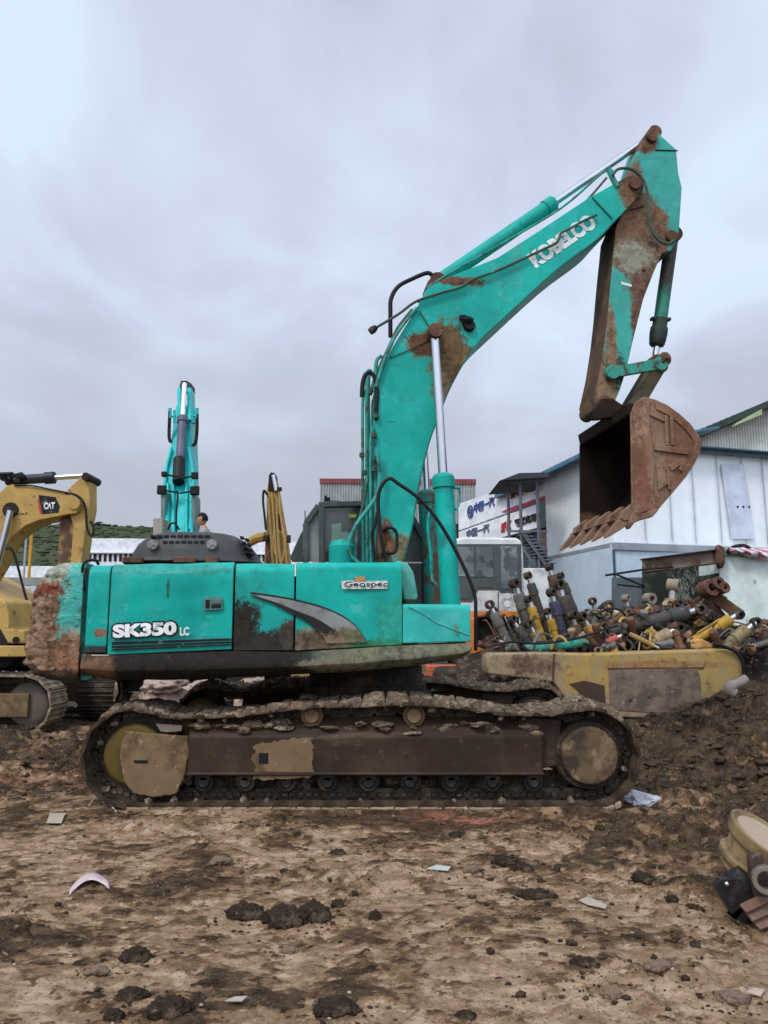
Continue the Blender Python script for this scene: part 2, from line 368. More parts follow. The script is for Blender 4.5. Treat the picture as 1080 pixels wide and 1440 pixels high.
def gmix(f, a, b, mode='MIX'):
    n = N.new('ShaderNodeMix'); n.data_type = 'RGBA'; n.blend_type = mode
    if isinstance(f, (int, float)): n.inputs[0].default_value = f
    else: L.new(f, n.inputs[0])
    for i, x in ((6, a), (7, b)):
        if isinstance(x, tuple): n.inputs[i].default_value = x
        else: L.new(x, n.inputs[i])
    return n.outputs[2]
def gramp(x, lo, hi, a=0, b=1):
    n = N.new('ShaderNodeMapRange'); n.interpolation_type = 'SMOOTHSTEP'; L.new(x, n.inputs[0]); n.inputs[1].default_value = lo; n.inputs[2].default_value = hi; n.inputs[3].default_value = a; n.inputs[4].default_value = b; return n.outputs[0]
dry = gmix(gramp(gn(5, 8, .7, (1, 1.5, 1)), .36, .66), (.215, .138, .080, 1), (.46, .33, .22, 1))
dry = gmix(gramp(gn(30, 6, .7), .52, .72), dry, (.11, .066, .034, 1))
wet = gmix(gramp(gn(7, 8, .7, (1, 1.6, 1)), .35, .65), (.020, .012, .0065, 1), (.095, .058, .031, 1))
wet = gmix(gramp(gn(16, 6, .7, (1, 1.8, 1)), .6, .7), wet, (.27, .20, .135, 1))
m1 = N.new('ShaderNodeMath'); m1.operation = 'ADD'; L.new(sp.outputs[0], m1.inputs[0])
m2 = N.new('ShaderNodeMath'); m2.operation = 'MULTIPLY_ADD'; L.new(gn(11, 8, .75, (1, 1.5, 1)), m2.inputs[0]); m2.inputs[1].default_value = 1.5; m2.inputs[2].default_value = -.75; L.new(m2.outputs[0], m1.inputs[1])
mk = gramp(m1.outputs[0], .40, .58)
c = gmix(gramp(m1.outputs[0], -.02, .26), dry, gmix(gramp(gn(9, 8, .7), .4, .6), (.095, .055, .028, 1), (.23, .142, .082, 1)))
c = gmix(mk, c, wet)
mr_ = N.new('ShaderNodeMath'); mr_.operation = 'MULTIPLY'; L.new(sp.outputs[1], mr_.inputs[0]); L.new(gramp(gn(14, 6), .35, .6), mr_.inputs[1])
c = gmix(mr_.outputs[0], c, (.36, .13, .085, 1)); 
ml = N.new('ShaderNodeMath'); ml.operation = 'MULTIPLY'; L.new(sp.outputs[2], ml.inputs[0]); ml.inputs[1].default_value = .35
c = gmix(ml.outputs[0], c, (.36, .24, .12, 1))
c = gmix(gramp(gn(60, 5, .75), .57, .66), c, (.065, .042, .026, 1))
c = gmix(gramp(gn(85, 3, .7), .64, .72), c, (.44, .37, .29, 1))
L.new(c, bs.inputs['Base Color'])
rr = gmix(mk, (.95, .95, .95, 1), (.72, .72, .72, 1)); L.new(rr, bs.inputs['Roughness']); bs.inputs['Specular IOR Level'].default_value = .12
b1 = N.new('ShaderNodeBump'); b1.inputs['Strength'].default_value = .9; b1.inputs['Distance'].default_value = .022; L.new(gn(22, 10, .72), b1.inputs['Height'])
b2 = N.new('ShaderNodeBump'); b2.inputs['Strength'].default_value = .6; b2.inputs['Distance'].default_value = .006; L.new(gn(110, 5, .7), b2.inputs['Height']); L.new(b1.outputs[0], b2.inputs['Normal'])
L.new(b2.outputs[0], bs.inputs['Normal'])
me.materials.append(gm)
CLODM = mat('wet_clod', (.034, .021, .012), .6, layers=[dict(scale=8, lo=.5, hi=.7, c=(.13, .09, .055)), dict(scale=30, lo=.62, hi=.7, c=(.22, .16, .10))], bump=1, bscale=45, bdist=.02)
CLODT = mat('dry_clod', (.20, .14, .095), .9, layers=[dict(scale=8, lo=.5, hi=.7, c=(.10, .07, .05))], bump=.9, bscale=40, bdist=.02)

# far hills
hm = mat('scrub_hill', (.06, .075, .042), .95, layers=[dict(scale=.035, lo=.45, hi=.6, c=(.09, .105, .05)), dict(scale=.09, lo=.55, hi=.68, c=(.11, .095, .06), amt=.7), dict(scale=.3, lo=.55, hi=.7, c=(.02, .03, .014), amt=.8)], bump=1, bscale=.3, bdist=4)
prof = [(-420, 738), (-200, 742), (-60, 770), (0, 776), (40, 762), (95, 744), (150, 741), (205, 744), (250, 747), (300, 756), (345, 764), (385, 776), (430, 790), (500, 806), (640, 826), (900, 846), (1300, 860)]
rows = []
from bisect import bisect
def prof_y(x):
    i = min(max(bisect([p[0] for p in prof], x), 1), len(prof) - 1); (x0, y0), (x1, y1) = prof[i - 1], prof[i]; t = (x - x0) / (x1 - x0); return y0 + (y1 - y0) * t
nxh, nyh = 300, 40
for j in range(nyh + 1):
    t = j / nyh; row = []
    for i in range(nxh + 1):
        px = -420 + 1720 * i / nxh; top = P(px, prof_y(px), 300); Hh = top.z
        y = 190 + 110 * t if t < 1 else 320
        h = Hh * (math.sin(t * math.pi / 2) ** 1.3)
        h += (noise.noise(V((top.x * .03, y * .03, 1))) * 2.4 + noise.noise(V((top.x * .12, y * .12, 4))) * 1.1 + noise.noise(V((top.x * .4, y * .4, 4))) * .45) * min(1, t * 3) * min(1, Hh / 15)
        row.append(V((top.x, y, h - .5)))
    rows.append(row)
rows.append([V((p.x, 420, -5)) for p in rows[-1]])
m = MB(); m.loft(rows, caps=False, closed=False); hill = m.build('hills', hm, ang=180); tag(hill, kind='structure')

# bushes over the hillside
rs = random.Random(3); m = MB()
for i in range(1500):
    px = rs.uniform(-60, 460); t = rs.uniform(.35, 1.02); top = P(px, prof_y(px), 300); y = 190 + 110 * t; h = top.z * (math.sin(min(1, t) * math.pi / 2) ** 1.3)
    r_ = rs.uniform(.25, 1.0); x = top.x + rs.uniform(-2, 2)
    h += (noise.noise(V((top.x * .03, y * .03, 1))) * 2.4 + noise.noise(V((top.x * .12, y * .12, 4))) * 1.1) * min(1, t * 3) * min(1, top.z / 15)
    m.blob((x, y, h - .3), (r_ * 1.5, r_, r_ * .5), .7, 1, 1.3, i)
tag(m.build('bushes', mat('dark_bushes', (.045, .06, .032), .95, layers=[dict(scale=.2, lo=.45, hi=.6, c=(.085, .10, .045))]), ang=180), 'dark green scrub covering the far hillside', 'bushes', kind='stuff')
# ================================================================== MAIN EXCAVATOR
PHI = math.radians(7); OX, OY = -.20, 8.63
A_ = V((math.cos(PHI), math.sin(PHI), 0)); N_ = V((-math.sin(PHI), math.cos(PHI), 0)); O_ = V((OX, OY, 0)); ZU = V((0, 0, 1))
def U(px, py, w): return RP(px, py, O_ + N_ * w, N_)
def S(px, py, w): return (U(px, py, w) - O_).dot(A_)
def uv(s, w, z): return O_ + A_ * s + N_ * w + ZU * z
def UL(pts, w): return [U(x, y, w) for x, y in pts]
def g(*p): return V(p)
OR = V((OX, OY, 0))
ex = thing('excavator', 'large weathered teal excavator in the foreground with its rusty bucket raised at right', 'excavator', OR)
def bl(px, py, w, r, c, **k): return dict(blot=U(px, py, w), r=r, c=c, **k)
SCR = dict(scale=14, lo=.64, hi=.72, c=(.22, .42, .36), stretch=(1, 1, .35), amt=.6)
FADE = dict(scale=1.4, lo=.5, hi=.75, c=(.018, .40, .33), amt=.6, rough=.6)
def teal(name, *layers, col=TEAL, rough=.48, **k):
    k.setdefault('org', OR); k.setdefault('bump', .12); k.setdefault('bscale', 7)
    base = [FADE, dict(scale=22, lo=.66, hi=.74, c=(.03, .10, .08), amt=.6), dict(scale=2.2, lo=.56, hi=.8, c=(.02, .12, .10), amt=.5, stretch=(1, 1, 2.5))]
    base += [dict(scale=4.5, lo=.57, hi=.66, c=(.09, .42, .385), amt=.45), dict(scale=6, lo=.6, hi=.68, c=(.02, .20, .17), amt=.5), dict(scale=26, lo=.665, hi=.70, c=(.16, .42, .38), stretch=(1, 1, .12), amt=.55), dict(scale=18, lo=.66, hi=.70, c=(.012, .10, .09), stretch=(.15, 1, 1), amt=.6), dict(scale=3.2, lo=.56, hi=.72, c=(.10, .22, .17), stretch=(1, 1, .3), amt=.30)]
    k.setdefault('spec', .2); k.setdefault('wear', (.10, .062, .04))
    return mat(name, col, rough, layers=base + list(layers), **k)
BLK = mat('black_rubber', (.012, .012, .013), .5, vary=.3)
DARK = mat('dark_greasy_steel', (.018, .015, .012), .65, layers=[dict(scale=4, lo=.5, hi=.7, c=(.07, .048, .033))], bump=.5, bscale=25, bdist=.01)
STEEL = mat('chrome_rod', (.52, .53, .55), .22, 1.0, vary=.03)
BRST = mat('brown_rusty_steel', (.10, .05, .03), .8, layers=[dict(scale=3, lo=.45, hi=.65, c=(.17, .085, .05)), dict(scale=13, lo=.55, hi=.68, c=(.05, .026, .018))], bump=.6, bscale=22, bdist=.012, org=OR)
WHITE = mat('white_lettering', (.75, .75, .73), .6, layers=[dict(scale=9, lo=.56, hi=.66, c=(.30, .33, .31)), dict(scale=4, lo=.6, hi=.7, c=(.09, .25, .22), amt=.8)])
GLASS = mat('dusty_dark_glass', (.03, .035, .036), .12, layers=[dict(scale=3, lo=.4, hi=.7, c=(.10, .11, .105), amt=.5, rough=.5)], spec=.6, vary=0)
TEALP = teal('teal_paint', dict(scale=8, lo=.62, hi=.7, c=RUST, amt=.7))
TEALG = teal('teal_paint_grimy', dict(scale=6, lo=.5, hi=.68, c=(.035, .06, .048)), dict(scale=11, lo=.6, hi=.68, c=RUST))

def panel(name, x0, x1, yt0, yt1, yb0, yb1, mt, w=-1.45, r=.10, depth=.4, dent=.012, seed=0, nxs=26, parent=ex, bev=.006, bulge=0, lean=0):
    s0, s1 = S(x0, (yt0 + yb0) / 2, w), S(x1, (yt1 + yb1) / 2, w)
    za, zb = U(x0, yt0, w).z, U(x0, yb0, w).z; zc, zd = U(x1, yt1, w).z, U(x1, yb1, w).z
    rings = []
    for i in range(nxs + 1):
        t = i / nxs; s = s0 + (s1 - s0) * t; zt = za + (zc - za) * t; zl = zb + (zd - zb) * t; ring = []
        for k in range(15):
            q = k / 14; z = zl + (zt - r - zl) * q
            d = dent * (noise.noise(V((s * 1.8, z * 2.2, seed))) + .4 * noise.noise(V((s * 6, z * 6, seed + 3)))) * min(1, 6 * t, 6 * (1 - t)) * min(1, 5 * q)
            ring.append(uv(s, w + d - bulge * math.sin(math.pi * q) + lean * q, z))
        for k in range(1, 6):
            an = math.pi / 2 * k / 5; d = dent * .8 * noise.noise(V((s * 3, k * .2, seed + 9))); ring.append(uv(s, w + lean + r - r * math.cos(an), zt - r + r * math.sin(an) + d * .5))
        ring.append(uv(s, w + depth, zt)); ring.append(uv(s, w + depth, zl)); rings.append(ring)
    m = MB(); m.loft(rings); return m.build(name, mt, parent, bevel=bev, ang=50)
W0 = -1.45
def edge_up(px, py, **k):   # mask for everything below the pixel height
    return dict(edge=(0, 0, 1), at=U(px, py, W0).z, **k)
def edge_s(px, sgn, **k):   # mask for s below (sgn=1) / above (sgn=-1) the pixel column
    p = U(px, 850, W0); return dict(edge=tuple(A_ * sgn), at=p.dot(A_ * sgn), **k)

# house frame behind the panels
m = MB(); s0, s1 = S(112, 870, W0), S(560, 870, W0); zt = U(300, 800, W0).z; zl = U(300, 935, W0).z
m.prism([uv(s0, -1.38, zl), uv(s1, -1.38, zl), uv(s1, -1.38, zt - .1), uv(s0, -1.38, zt - .1)], N_ * 2.75)
m.prism([uv(s0 + .05, -1.0, zt - .1), uv(s1, -1.0, zt - .1), uv(s1, -1.0, zt - .03), uv(s0 + .05, -1.0, zt - .03)], N_ * 2.0)
m.build('house_frame', DARK, ex, bevel=.01)
zlow = U(600, 930, W0).z
m = MB(); s2 = S(664, 900, W0)
m.prism([uv(s1 + .004, -1.3, zlow), uv(s2 - .12, -1.3, zlow), uv(s2 - .12, -1.3, zlow + .1), uv(s1 + .004, -1.3, zlow + .1)], N_ * 2.6)
m.prism([uv(s1 + .004, -.62, zlow + .1), uv(s2 - .35, -.62, zlow + .1), uv(s2 - .5, -.62, zlow + .42), uv(s1 + .004, -.62, zlow + .6)], N_ * .12)
m.prism([uv(s1 + .004, .38, zlow + .1), uv(s2 - .35, .38, zlow + .1), uv(s2 - .5, .38, zlow + .42), uv(s1 + .004, .38, zlow + .6)], N_ * .12)
m.build('boom_mount', TEALG, ex, bevel=.01)

# counterweight
zT, zB = U(90, 793, W0).z, U(90, 957, W0).z
crust = (.15, .080, .045); crust2 = (.27, .175, .115)
cwm = mat('battered_counterweight_paint', (.05, .38, .32), .5, org=OR, bump=1, bscale=24, bdist=.022, layers=[
    FADE, dict(scale=11, lo=.6, hi=.68, c=(.16, .46, .38), amt=.8),
    bl(100, 930, W0, (.36, .6, .25), (.22, .11, .06), dist=1.4, scale=6, rough=.95),
    edge_s(83, 1, c=crust, dist=.34, scale=4.5, soft=.03, rough=.95),
    dict(edge=tuple(A_), at=U(70, 850, W0).dot(A_), c=crust2, dist=.7, scale=9, soft=.04, rough=.95, amt=.75),
    dict(scale=17, lo=.60, hi=.66, c=(.17, .075, .045), rough=.9, stretch=(1, 1, .5)),
    bl(62, 818, W0, (.18, .5, .12), (.20, .055, .035), dist=1.5, scale=12, rough=.9),
    dict(scale=14, lo=.56, hi=.64, c=(.06, .035, .022), rough=.95, amt=.75, stretch=(1, 1, 1.8)), dict(scale=7, lo=.56, hi=.66, c=(.33, .25, .18), amt=.7), bl(66, 803, W0, (.2, .6, .1), (.30, .33, .24), dist=1.5, scale=9), dict(scale=20, lo=.6, hi=.66, c=(.42, .36, .27), amt=.7, stretch=(1, 1, 1.5)),
    edge_up(90, 945, c=(.05, .033, .022), dist=.12, scale=7, soft=.04, rough=.95)])
prof = [(793, 78), (797, 67), (806, 60), (818, 57), (832, 46), (850, 43), (870, 40), (895, 36), (915, 33), (935, 34), (948, 42), (957, 58)]
sF = S(113, 880, W0); rings = []
def cw_ring(z, sr, inset):
    pts = []; hw = 1.45 - inset; cr = .28
    pts.append((sF, -hw))
    n = 46
    for k in range(1, n + 1): pts.append((sF + (sr + cr - sF) * k / n, -hw))
    for k in range(1, 9):
        an = math.pi / 2 * k / 8; pts.append((sr + cr - cr * math.sin(an), -hw + cr - cr * math.cos(an)))
    for k in range(1, 13):
        t = k / 12; w_ = (-hw + cr) + (2 * hw - 2 * cr) * t; pts.append((sr - .22 * math.sin(math.pi * t), w_))
    for k in range(1, 9):
        an = math.pi / 2 * k / 8; pts.append((sr + cr - cr * math.cos(an), hw - cr + cr * math.sin(an)))
    pts.append((sF, hw))
    return pts
from itertools import count
zs = []
for i in range(len(prof) - 1):
    (y0, x0), (y1, x1) = prof[i], prof[i + 1]
    for k in range(9):
        t = k / 9; zs.append((y0 + (y1 - y0) * t, x0 + (x1 - x0) * t))
zs.append(prof[-1])
for py, px in zs:
    z = U(px, py, -1.2).z; sr = S(px, py, -1.22); top = max(0, 1 - (zT - z) / .1); ring = []
    ins = .06 * top ** 2 + .05 * max(0, 1 - (z - zB) / .1) ** 2
    for s_, w_ in cw_ring(z, sr, ins):
        k = min(1, max(0, (sF - s_ - .08) / .25)); q = V((s_ * 2.2, w_ * 2.2, z * 2.2)); q2 = V((s_ * 7, w_ * 7, z * 9)); q3 = V((s_ * 19, w_ * 19, z * 24))
        q4 = V((s_ * 11, w_ * 11, z * 15)) + V((1, 1, 1)) * .8 * noise.noise(q2)
        d = k * (.070 * abs(noise.noise(q)) + .050 * abs(noise.noise(q2)) + .035 * (.5 - abs(noise.noise(q4))) + .020 * (.5 - abs(noise.noise(q3))) - .02) + .004 * noise.noise(q2)
        cn = V((sF, 0)); 
        dirx = -1 if s_ < sr + .3 else 0; wy = -1 if w_ < 0 else 1
        ring.append(uv(s_ - dirx * d * .9, w_ - wy * d, z + .3 * d))
    rings.append(ring)
m = MB(); m.loft(rings)
m.build('counterweight', cwm, ex, ang=60)
# dark vertical gap with a dented green cover strip beside the counterweight
m = MB()
gl = [U(113, 797, -1.40), U(127, 800, -1.40), U(126, 860, -1.40), U(131, 955, -1.40), U(113, 957, -1.40)]
m.prism(gl, N_ * .3); m.build('rear_corner_cover', mat('dark_green_cover', (.008, .10, .08), .5, org=OR, layers=[
    dict(edge=(0, 0, 1), at=-U(120, 880, W0).z * 0 + U(120, 880, W0).z, c=(.012, .16, .12), dist=.1, scale=5, soft=.1), dict(scale=9, lo=.5, hi=.65, c=GRIME), LRUST]), ex, bevel=.006)
# hose over the gap
m = MB(); m.tube(catmull([U(118, 830, -1.42), U(116, 800, -1.44), U(122, 789, -1.42), U(135, 788, -1.2), U(138, 793, -1.0)], 6), .014); m.build('rear_hose', BLK, ex)

mA = teal('rear_panel_paint', bl(140, 890, W0, (.05, .5, .04), (.22, .10, .06), dist=1.2, scale=10), edge_up(140, 908, c=(.03, .035, .03), dist=.05, scale=9, soft=.02), dict(scale=15, lo=.66, hi=.72, c=(.22, .12, .06)))
panel('rear_panel', 122, 152.3, 794, 794, 918, 918, mA, seed=2, nxs=8, w=-1.44)
mB_ = teal('side_door_paint', bl(200, 800, W0, (1, .5, .05), (.03, .22, .18), dist=1, scale=3, amt=.6), bl(240, 900, W0, (.5, .4, .04), (.02, .10, .085), dist=1.1, scale=4, amt=.4),
           bl(237, 828, W0, (.015, .3, .09), (.01, .14, .12), dist=.4, scale=8))
door = panel('side_door', 154, 327.3, 793, 789, 921, 913, mB_, seed=5, dent=.030)
mC = teal('middle_panel_paint', dict(scale=3, lo=.42, hi=.62, c=(.012, .17, .13), amt=.6), bl(335, 885, W0, (.20, .6, .26), GRIME, dist=1.0, scale=5, rough=.8), bl(370, 915, W0, (.5, .6, .19), (.026, .022, .018), dist=.9, scale=5, rough=.8),
          bl(408, 895, W0, (.1, .5, .14), (.05, .04, .03), dist=1.1, scale=7), dict(scale=26, lo=.62, hi=.70, c=(.06, .10, .05), amt=.6))
panel('middle_panel', 330, 413.4, 791.5, 791.5, 915, 914.5, mC, seed=8)
mD = teal('front_panel_paint', bl(445, 912, W0, (.40, .6, .17), (.20, .145, .09), dist=.7, scale=6, rough=.9), bl(440, 900, W0, (.22, .6, .10), (.08, .055, .035), dist=1.3, scale=8, amt=.7, rough=.9),
          bl(535, 912, W0, (.28, .6, .09), (.025, .14, .06), dist=1.2, scale=9), bl(560, 880, W0, (.2, .6, .25), (.03, .27, .17), dist=1.2, scale=9, amt=.6))
panel('front_panel', 416, 565.5, 790.5, 790, 915, 907, mD, seed=11, r=.07)
# chamfered front nose of the hood side
m = MB(); m.prism(UL([(558, 788), (574, 792), (582, 805), (588, 838), (583, 850), (570, 850), (563, 820)], -1.30), N_ * .45); m.build('hood_nose', teal('nose_paint', dict(scale=7, lo=.55, hi=.66, c=(.05, .3, .2)), bl(575, 850, -1.3, (.2, .4, .05), (.06, .06, .03), dist=1, scale=8), col=(.10, .38, .31)), ex, bevel=.02, seg=3)
# storage box
mE = teal('storage_box_paint', dict(scale=6, lo=.6, hi=.7, c=(.03, .28, .22), amt=.6), col=(.03, .40, .35))
panel('storage_box', 566.5, 662, 849, 850, 905, 902.5, mE, seed=14, r=.05, depth=.75, dent=.004, bev=.01)
m = MB()
for a, b in [((575, 853), (590, 860)), ((590, 860), (615, 876)), ((615, 876), (660, 893))]:
    m.bar(U(a[0], a[1], W0 - .004), U(b[0], b[1], W0 - .004), .006, .014, N_)
m.build('box_crease', mat('pale_crease', (.12, .47, .42), .5), ex)
m = MB(); m.bar(U(640, 877, W0 - .008), U(643, 893, W0 - .008), .012, .03, N_); m.build('box_latch', mat('latch_metal', (.25, .22, .12), .6, .3), ex, bevel=.003)
# skirt
sk = [(116, 919, 951), (160, 920, 957), (240, 917, 957), (330, 914.5, 954), (415, 916, 949), (500, 911, 945), (565, 906.5, 939), (620, 905, 932), (650, 904, 926), (664, 904, 917)]
rings = []
for i in range(len(sk) - 1):
    for k in range(6):
        t = k / 6; x, yt, yb = [sk[i][j] + (sk[i + 1][j] - sk[i][j]) * t for j in range(3)]; s_ = S(x, yt, W0); a = U(x, yt, W0).z - .006; b = U(x, yb, W0).z; ring = []
        for q in range(9):
            f = q / 8; z = a + (b - a) * f; d = -.055 * math.sin(min(1, f * 1.25) * math.pi * .62) + .24 * max(0, f - .6) ** 1.5 * 2
            ring.append(uv(s_, W0 + .0 + d + .010 * noise.noise(V((s_ * 4, z * 5, 2))), z + .008 * noise.noise(V((s_ * 5, 7, 2))) * f))
        ring += [uv(s_, W0 + .5, b + .02), uv(s_, W0 + .5, a)]; rings.append(ring)
m = MB(); m.loft(rings)
skm = mat('grimy_skirt', (.035, .10, .08), .8, spec=.2, org=OR, bump=.3, bscale=14, bdist=.012, layers=[
    dict(scale=4, lo=.3, hi=.6, c=(.018, .015, .010)), edge_s(430, 1, c=(.014, .011, .008), dist=.9, scale=4, soft=.15), 
    dict(edge=tuple(-A_), at=-U(450, 900, W0).dot(A_), c=(.14, .13, .08), dist=.6, scale=4, soft=.1, amt=.85), bl(470, 935, W0, (.35, .6, .05), (.16, .13, .09), dist=1.2, scale=8, amt=.8),
    dict(edge=tuple(A_), at=U(160, 900, W0).dot(A_), c=(.12, .06, .035), dist=.25, scale=7, soft=.05), dict(scale=30, lo=.64, hi=.69, c=(.18, .17, .14), amt=.5)])
m.build('side_skirt', skm, ex, bevel=.006, ang=50)
m = MB(); m.bar(U(129, 921.5, W0 - .012), U(153, 921.5, W0 - .012), .012, .012, N_); m.build('skirt_lip', mat('scraped_lip', (.35, .36, .3), .6), ex)

# door lettering, stripes, latch
nf = -N_
BK = mat('black_decal', (.012, .012, .014), .6, layers=[dict(scale=7, lo=.58, hi=.68, c=(.16, .16, .14), amt=.8)])
def letters(s, x0, y0, x1, y1, h, mt, parent, off, w=W0, lift=.03, thick=.003, name='lettering'):
    p0 = U(x0, y0, w); p1 = U(x1, y1, w); up = (p1 - p0).cross(nf).normalized(); up = up if up.z > 0 else -up
    hv = up * ((U(x0, y0 - h, w) - p0).length)
    return lettering(s, p0, p1, hv, nf, mt, parent, off, thick, name, lift=lift)
letters('SK350', 157, 899.2, 251.5, 894, 23, BK, door, .11, lift=.022, name='lettering_outline')
letters('SK350', 159.5, 897.4, 249, 892.4, 19, WHITE, door, .055, lift=.026)
letters('LC', 253.5, 894, 266.5, 893.4, 12, WHITE, door, .04, lift=.024)
m = MB()
for k, (a, b, t) in enumerate([(903, 897.5, 4.2), (908.5, 901.8, 3.2), (913, 905.6, 2.4)]):
    m.prism([U(157, a, W0 - .022), U(326, b, W0 - .022), U(326, b + t * .8, W0 - .022), U(157, a + t, W0 - .022)], nf * .002)
m.build('stripe_decal', BK, door)
LT = mat('latch_grey', (.10, .16, .14), .5, .2)
m = MB(); m.prism(UL([(286, 841), (313, 840), (313, 857.5), (286, 858.5)], W0 - .012), nf * .008); lf_ = m.build('door_latch', teal('latch_plate', col=(.09, .22, .18)), door, bevel=.003)
m = MB(); m.prism(UL([(289, 843.5), (295, 843.3), (295, 855.5), (289, 855.7)], W0 - .021), nf * .003); m.prism(UL([(297, 850), (311, 849.6), (311, 855), (297, 855.4)], W0 - .021), nf * .003); m.build('latch_recess', BLK, lf_)
m = MB(); m.prism(UL([(297, 843.3), (311, 842.8), (311, 848.6), (297, 849)], W0 - .021), nf * .006); m.build('latch_paddle', LT, lf_, bevel=.002)
# swoosh over middle and front panel
up_c = [(352, 834), (385, 838.5), (415, 844), (454, 854.5), (480, 866), (497, 878), (509, 892), (516, 903)]
lo_c = [(352, 836), (385, 846), (415, 858), (443, 869), (462, 880), (474, 889), (482, 896), (486, 904)]
lo2 = [(352, 837), (380, 848), (410, 863), (430, 874), (444, 885), (452, 893), (457, 899), (459, 905)]
def band(c1, c2, w, rng=None, th=.002):
    a = catmull([V((x, y, 0)) for x, y in c1], 5); b = catmull([V((x, y, 0)) for x, y in c2], 5); m = MB()
    for i in range(len(a) - 1):
        xm = (a[i].x + a[i + 1].x) / 2
        if abs(xm - 414.7) < 2.2: continue
        m.add([U(a[i].x, a[i].y, w), U(a[i + 1].x, a[i + 1].y, w), U(b[i + 1].x, b[i + 1].y, w), U(b[i].x, b[i].y, w)], [(0, 1, 2, 3)])
    return m
SIL = mat('silver_decal', (.22, .23, .22), .5, org=OR, layers=[dict(scale=5, lo=.45, hi=.65, c=(.09, .075, .055)), bl(490, 898, W0, (.3, .4, .10), (.13, .12, .06), dist=1, scale=8)])
BKD = mat('dark_decal', (.02, .018, .016), .6, org=OR, layers=[bl(460, 905, W0, (.25, .4, .10), (.17, .12, .075), dist=1, scale=8)])
band([(x, y - 1.6) for x, y in up_c], [(x + 1, y + 1) for x, y in up_c], W0 - .0225).build('swoosh_border', BKD, ex, ang=180)
band(up_c, lo_c, W0 - .020).build('swoosh_decal', SIL, ex, ang=180)
band(lo_c, lo2, W0 - .0212).build('swoosh_border', BKD, ex, ang=180)
m = MB(); m.prism(UL([(480, 817), (545, 816.5), (545, 828), (481, 828.5)], W0 - .016), nf * .002); m.build('badge', mat('badge_backing', (.30, .34, .32), .6, layers=[dict(scale=20, lo=.4, hi=.6, c=(.6, .58, .52)), dict(scale=14, lo=.55, hi=.62, c=TEAL)]), ex)
letters('Geospec', 483, 826.3, 544, 826, 9.5, WHITE, ex, .05, lift=.021)
letters('Geospec', 484, 826.8, 544.6, 826.4, 9.0, BK, ex, .0, lift=.024)
letters('X8', 497, 818.5, 513, 818.3, 8, mat('orange_lettering', (.55, .2, .05), .6, layers=[dict(scale=20, lo=.5, hi=.6, c=(.5, .4, .2))]), ex, .05, lift=.02)

# engine hood (dark, domed, slotted)
HM = mat('faded_black_hood', (.052, .051, .052), .55, org=OR, layers=[dict(scale=4, lo=.5, hi=.7, c=(.10, .095, .09), amt=.7)], bump=.1, bscale=10)
wN = -.85; hs = [(789, 158, 374, 0), (786.5, 162, 371, 0), (784, 172, 366, .02), (775, 174, 361, .04), (763, 182, 352, .10), (754, 194, 340, .20), (749, 206, 330, .32), (747, 216, 318, .45), (746, 226, 300, .6)]
rings = []
for py, xa, xb, ins in hs:
    z = U(270, py, wN).z + ins * .02; sa, sb = S(xa, py, wN), S(xb, py, wN); w1 = wN + ins * .35; w2 = .95 - ins; ring = []
    cxx, cww = (sa + sb) / 2, (w1 + w2) / 2; ra, rb = (sb - sa) / 2, (w2 - w1) / 2
    for k in range(48):
        an = 2 * math.pi * k / 48; c_, s_ = math.cos(an), math.sin(an); e_ = .45
        ring.append(uv(cxx + ra * math.copysign(abs(c_) ** e_, c_), cww + rb * math.copysign(abs(s_) ** e_, s_), z))
    rings.append(ring)
m = MB(); m.loft(rings); hood = m.build('engine_hood', HM, ex, bevel=.01, ang=40)
def hood_w(py):
    for (y0, a0, b0, i0), (y1, a1, b1, i1) in zip(hs, hs[1:]):
        if y1 <= py <= y0: return wN + .35 * (i0 + (i1 - i0) * (y0 - py) / (y0 - y1))
    return wN + .2
m = MB()
for i in range(7):
    x = 229 + i * 8.7
    w_ = hood_w(762) ; m.prism(UL([(x, 760.6), (x + 6, 760.6), (x + 6, 763.6), (x, 763.6)], w_ - .012), N_ * .06)
m.build('hood_slots', BLK, hood); m = MB()
for i in range(9):
    x = 211 + i * 9.6
    w_ = hood_w(754); m.prism(UL([(x, 752.5), (x + 7, 752.5), (x + 7, 755.6), (x, 755.6)], w_ - .012), N_ * .06)
m.build('hood_slots', BLK, hood); m = MB()
for i, (x, y) in enumerate([(337, 755), (344, 758), (340, 762), (347, 765), (342, 769), (349, 772), (343.5, 775.5), (351, 778)]):
    w_ = hood_w(y); m.prism(UL([(x, y - 1.6), (x + 5.5, y - .6), (x + 6, y + 2.2), (x + .5, y + 1.4)], w_ - .01 + .03 * (i % 2)), N_ * .15)
m.build('hood_slots', BLK, hood)
for x in (215, 298):
    m = MB(); c = U(x, 766, hood_w(766) - .01); m.lathe(c, -N_, [(0, .05), (.02, .05), (.022, .035), (.03, .034), (.032, .012), (.05, .012)], 18)
    for k in range(5): an = k * 1.257; m.lathe(c + A_ * .036 * math.cos(an) + ZU * .036 * math.sin(an), -N_, [(0, .014), (.035, .014)], 8)
    m.build('hood_hinge', mat('bare_hinge', (.26, .25, .23), .6, .2), hood)
# clutter between hood and side doors
for x, wd, hh, cc in [(190, 30, 5, 0), (262, 34, 6, 0), (300, 20, 5, 0)]:
    m = MB(); m.box(U(x, 789, -.75), (wd / 160, .3, .06), (A_, N_, ZU)); m.build('hood_rail', BRST, ex, bevel=.01)

# cab at the far side
CABM = mat('cab_frame', (.055, .068, .066), .5, layers=[dict(scale=5, lo=.5, hi=.7, c=(.10, .11, .10))])
wc = .50
cab = [(430, 792), (430, 736), (447, 712), (452, 708), (566, 706), (590, 745), (598, 792), (598, 850), (430, 850)]
near = UL(cab, wc)
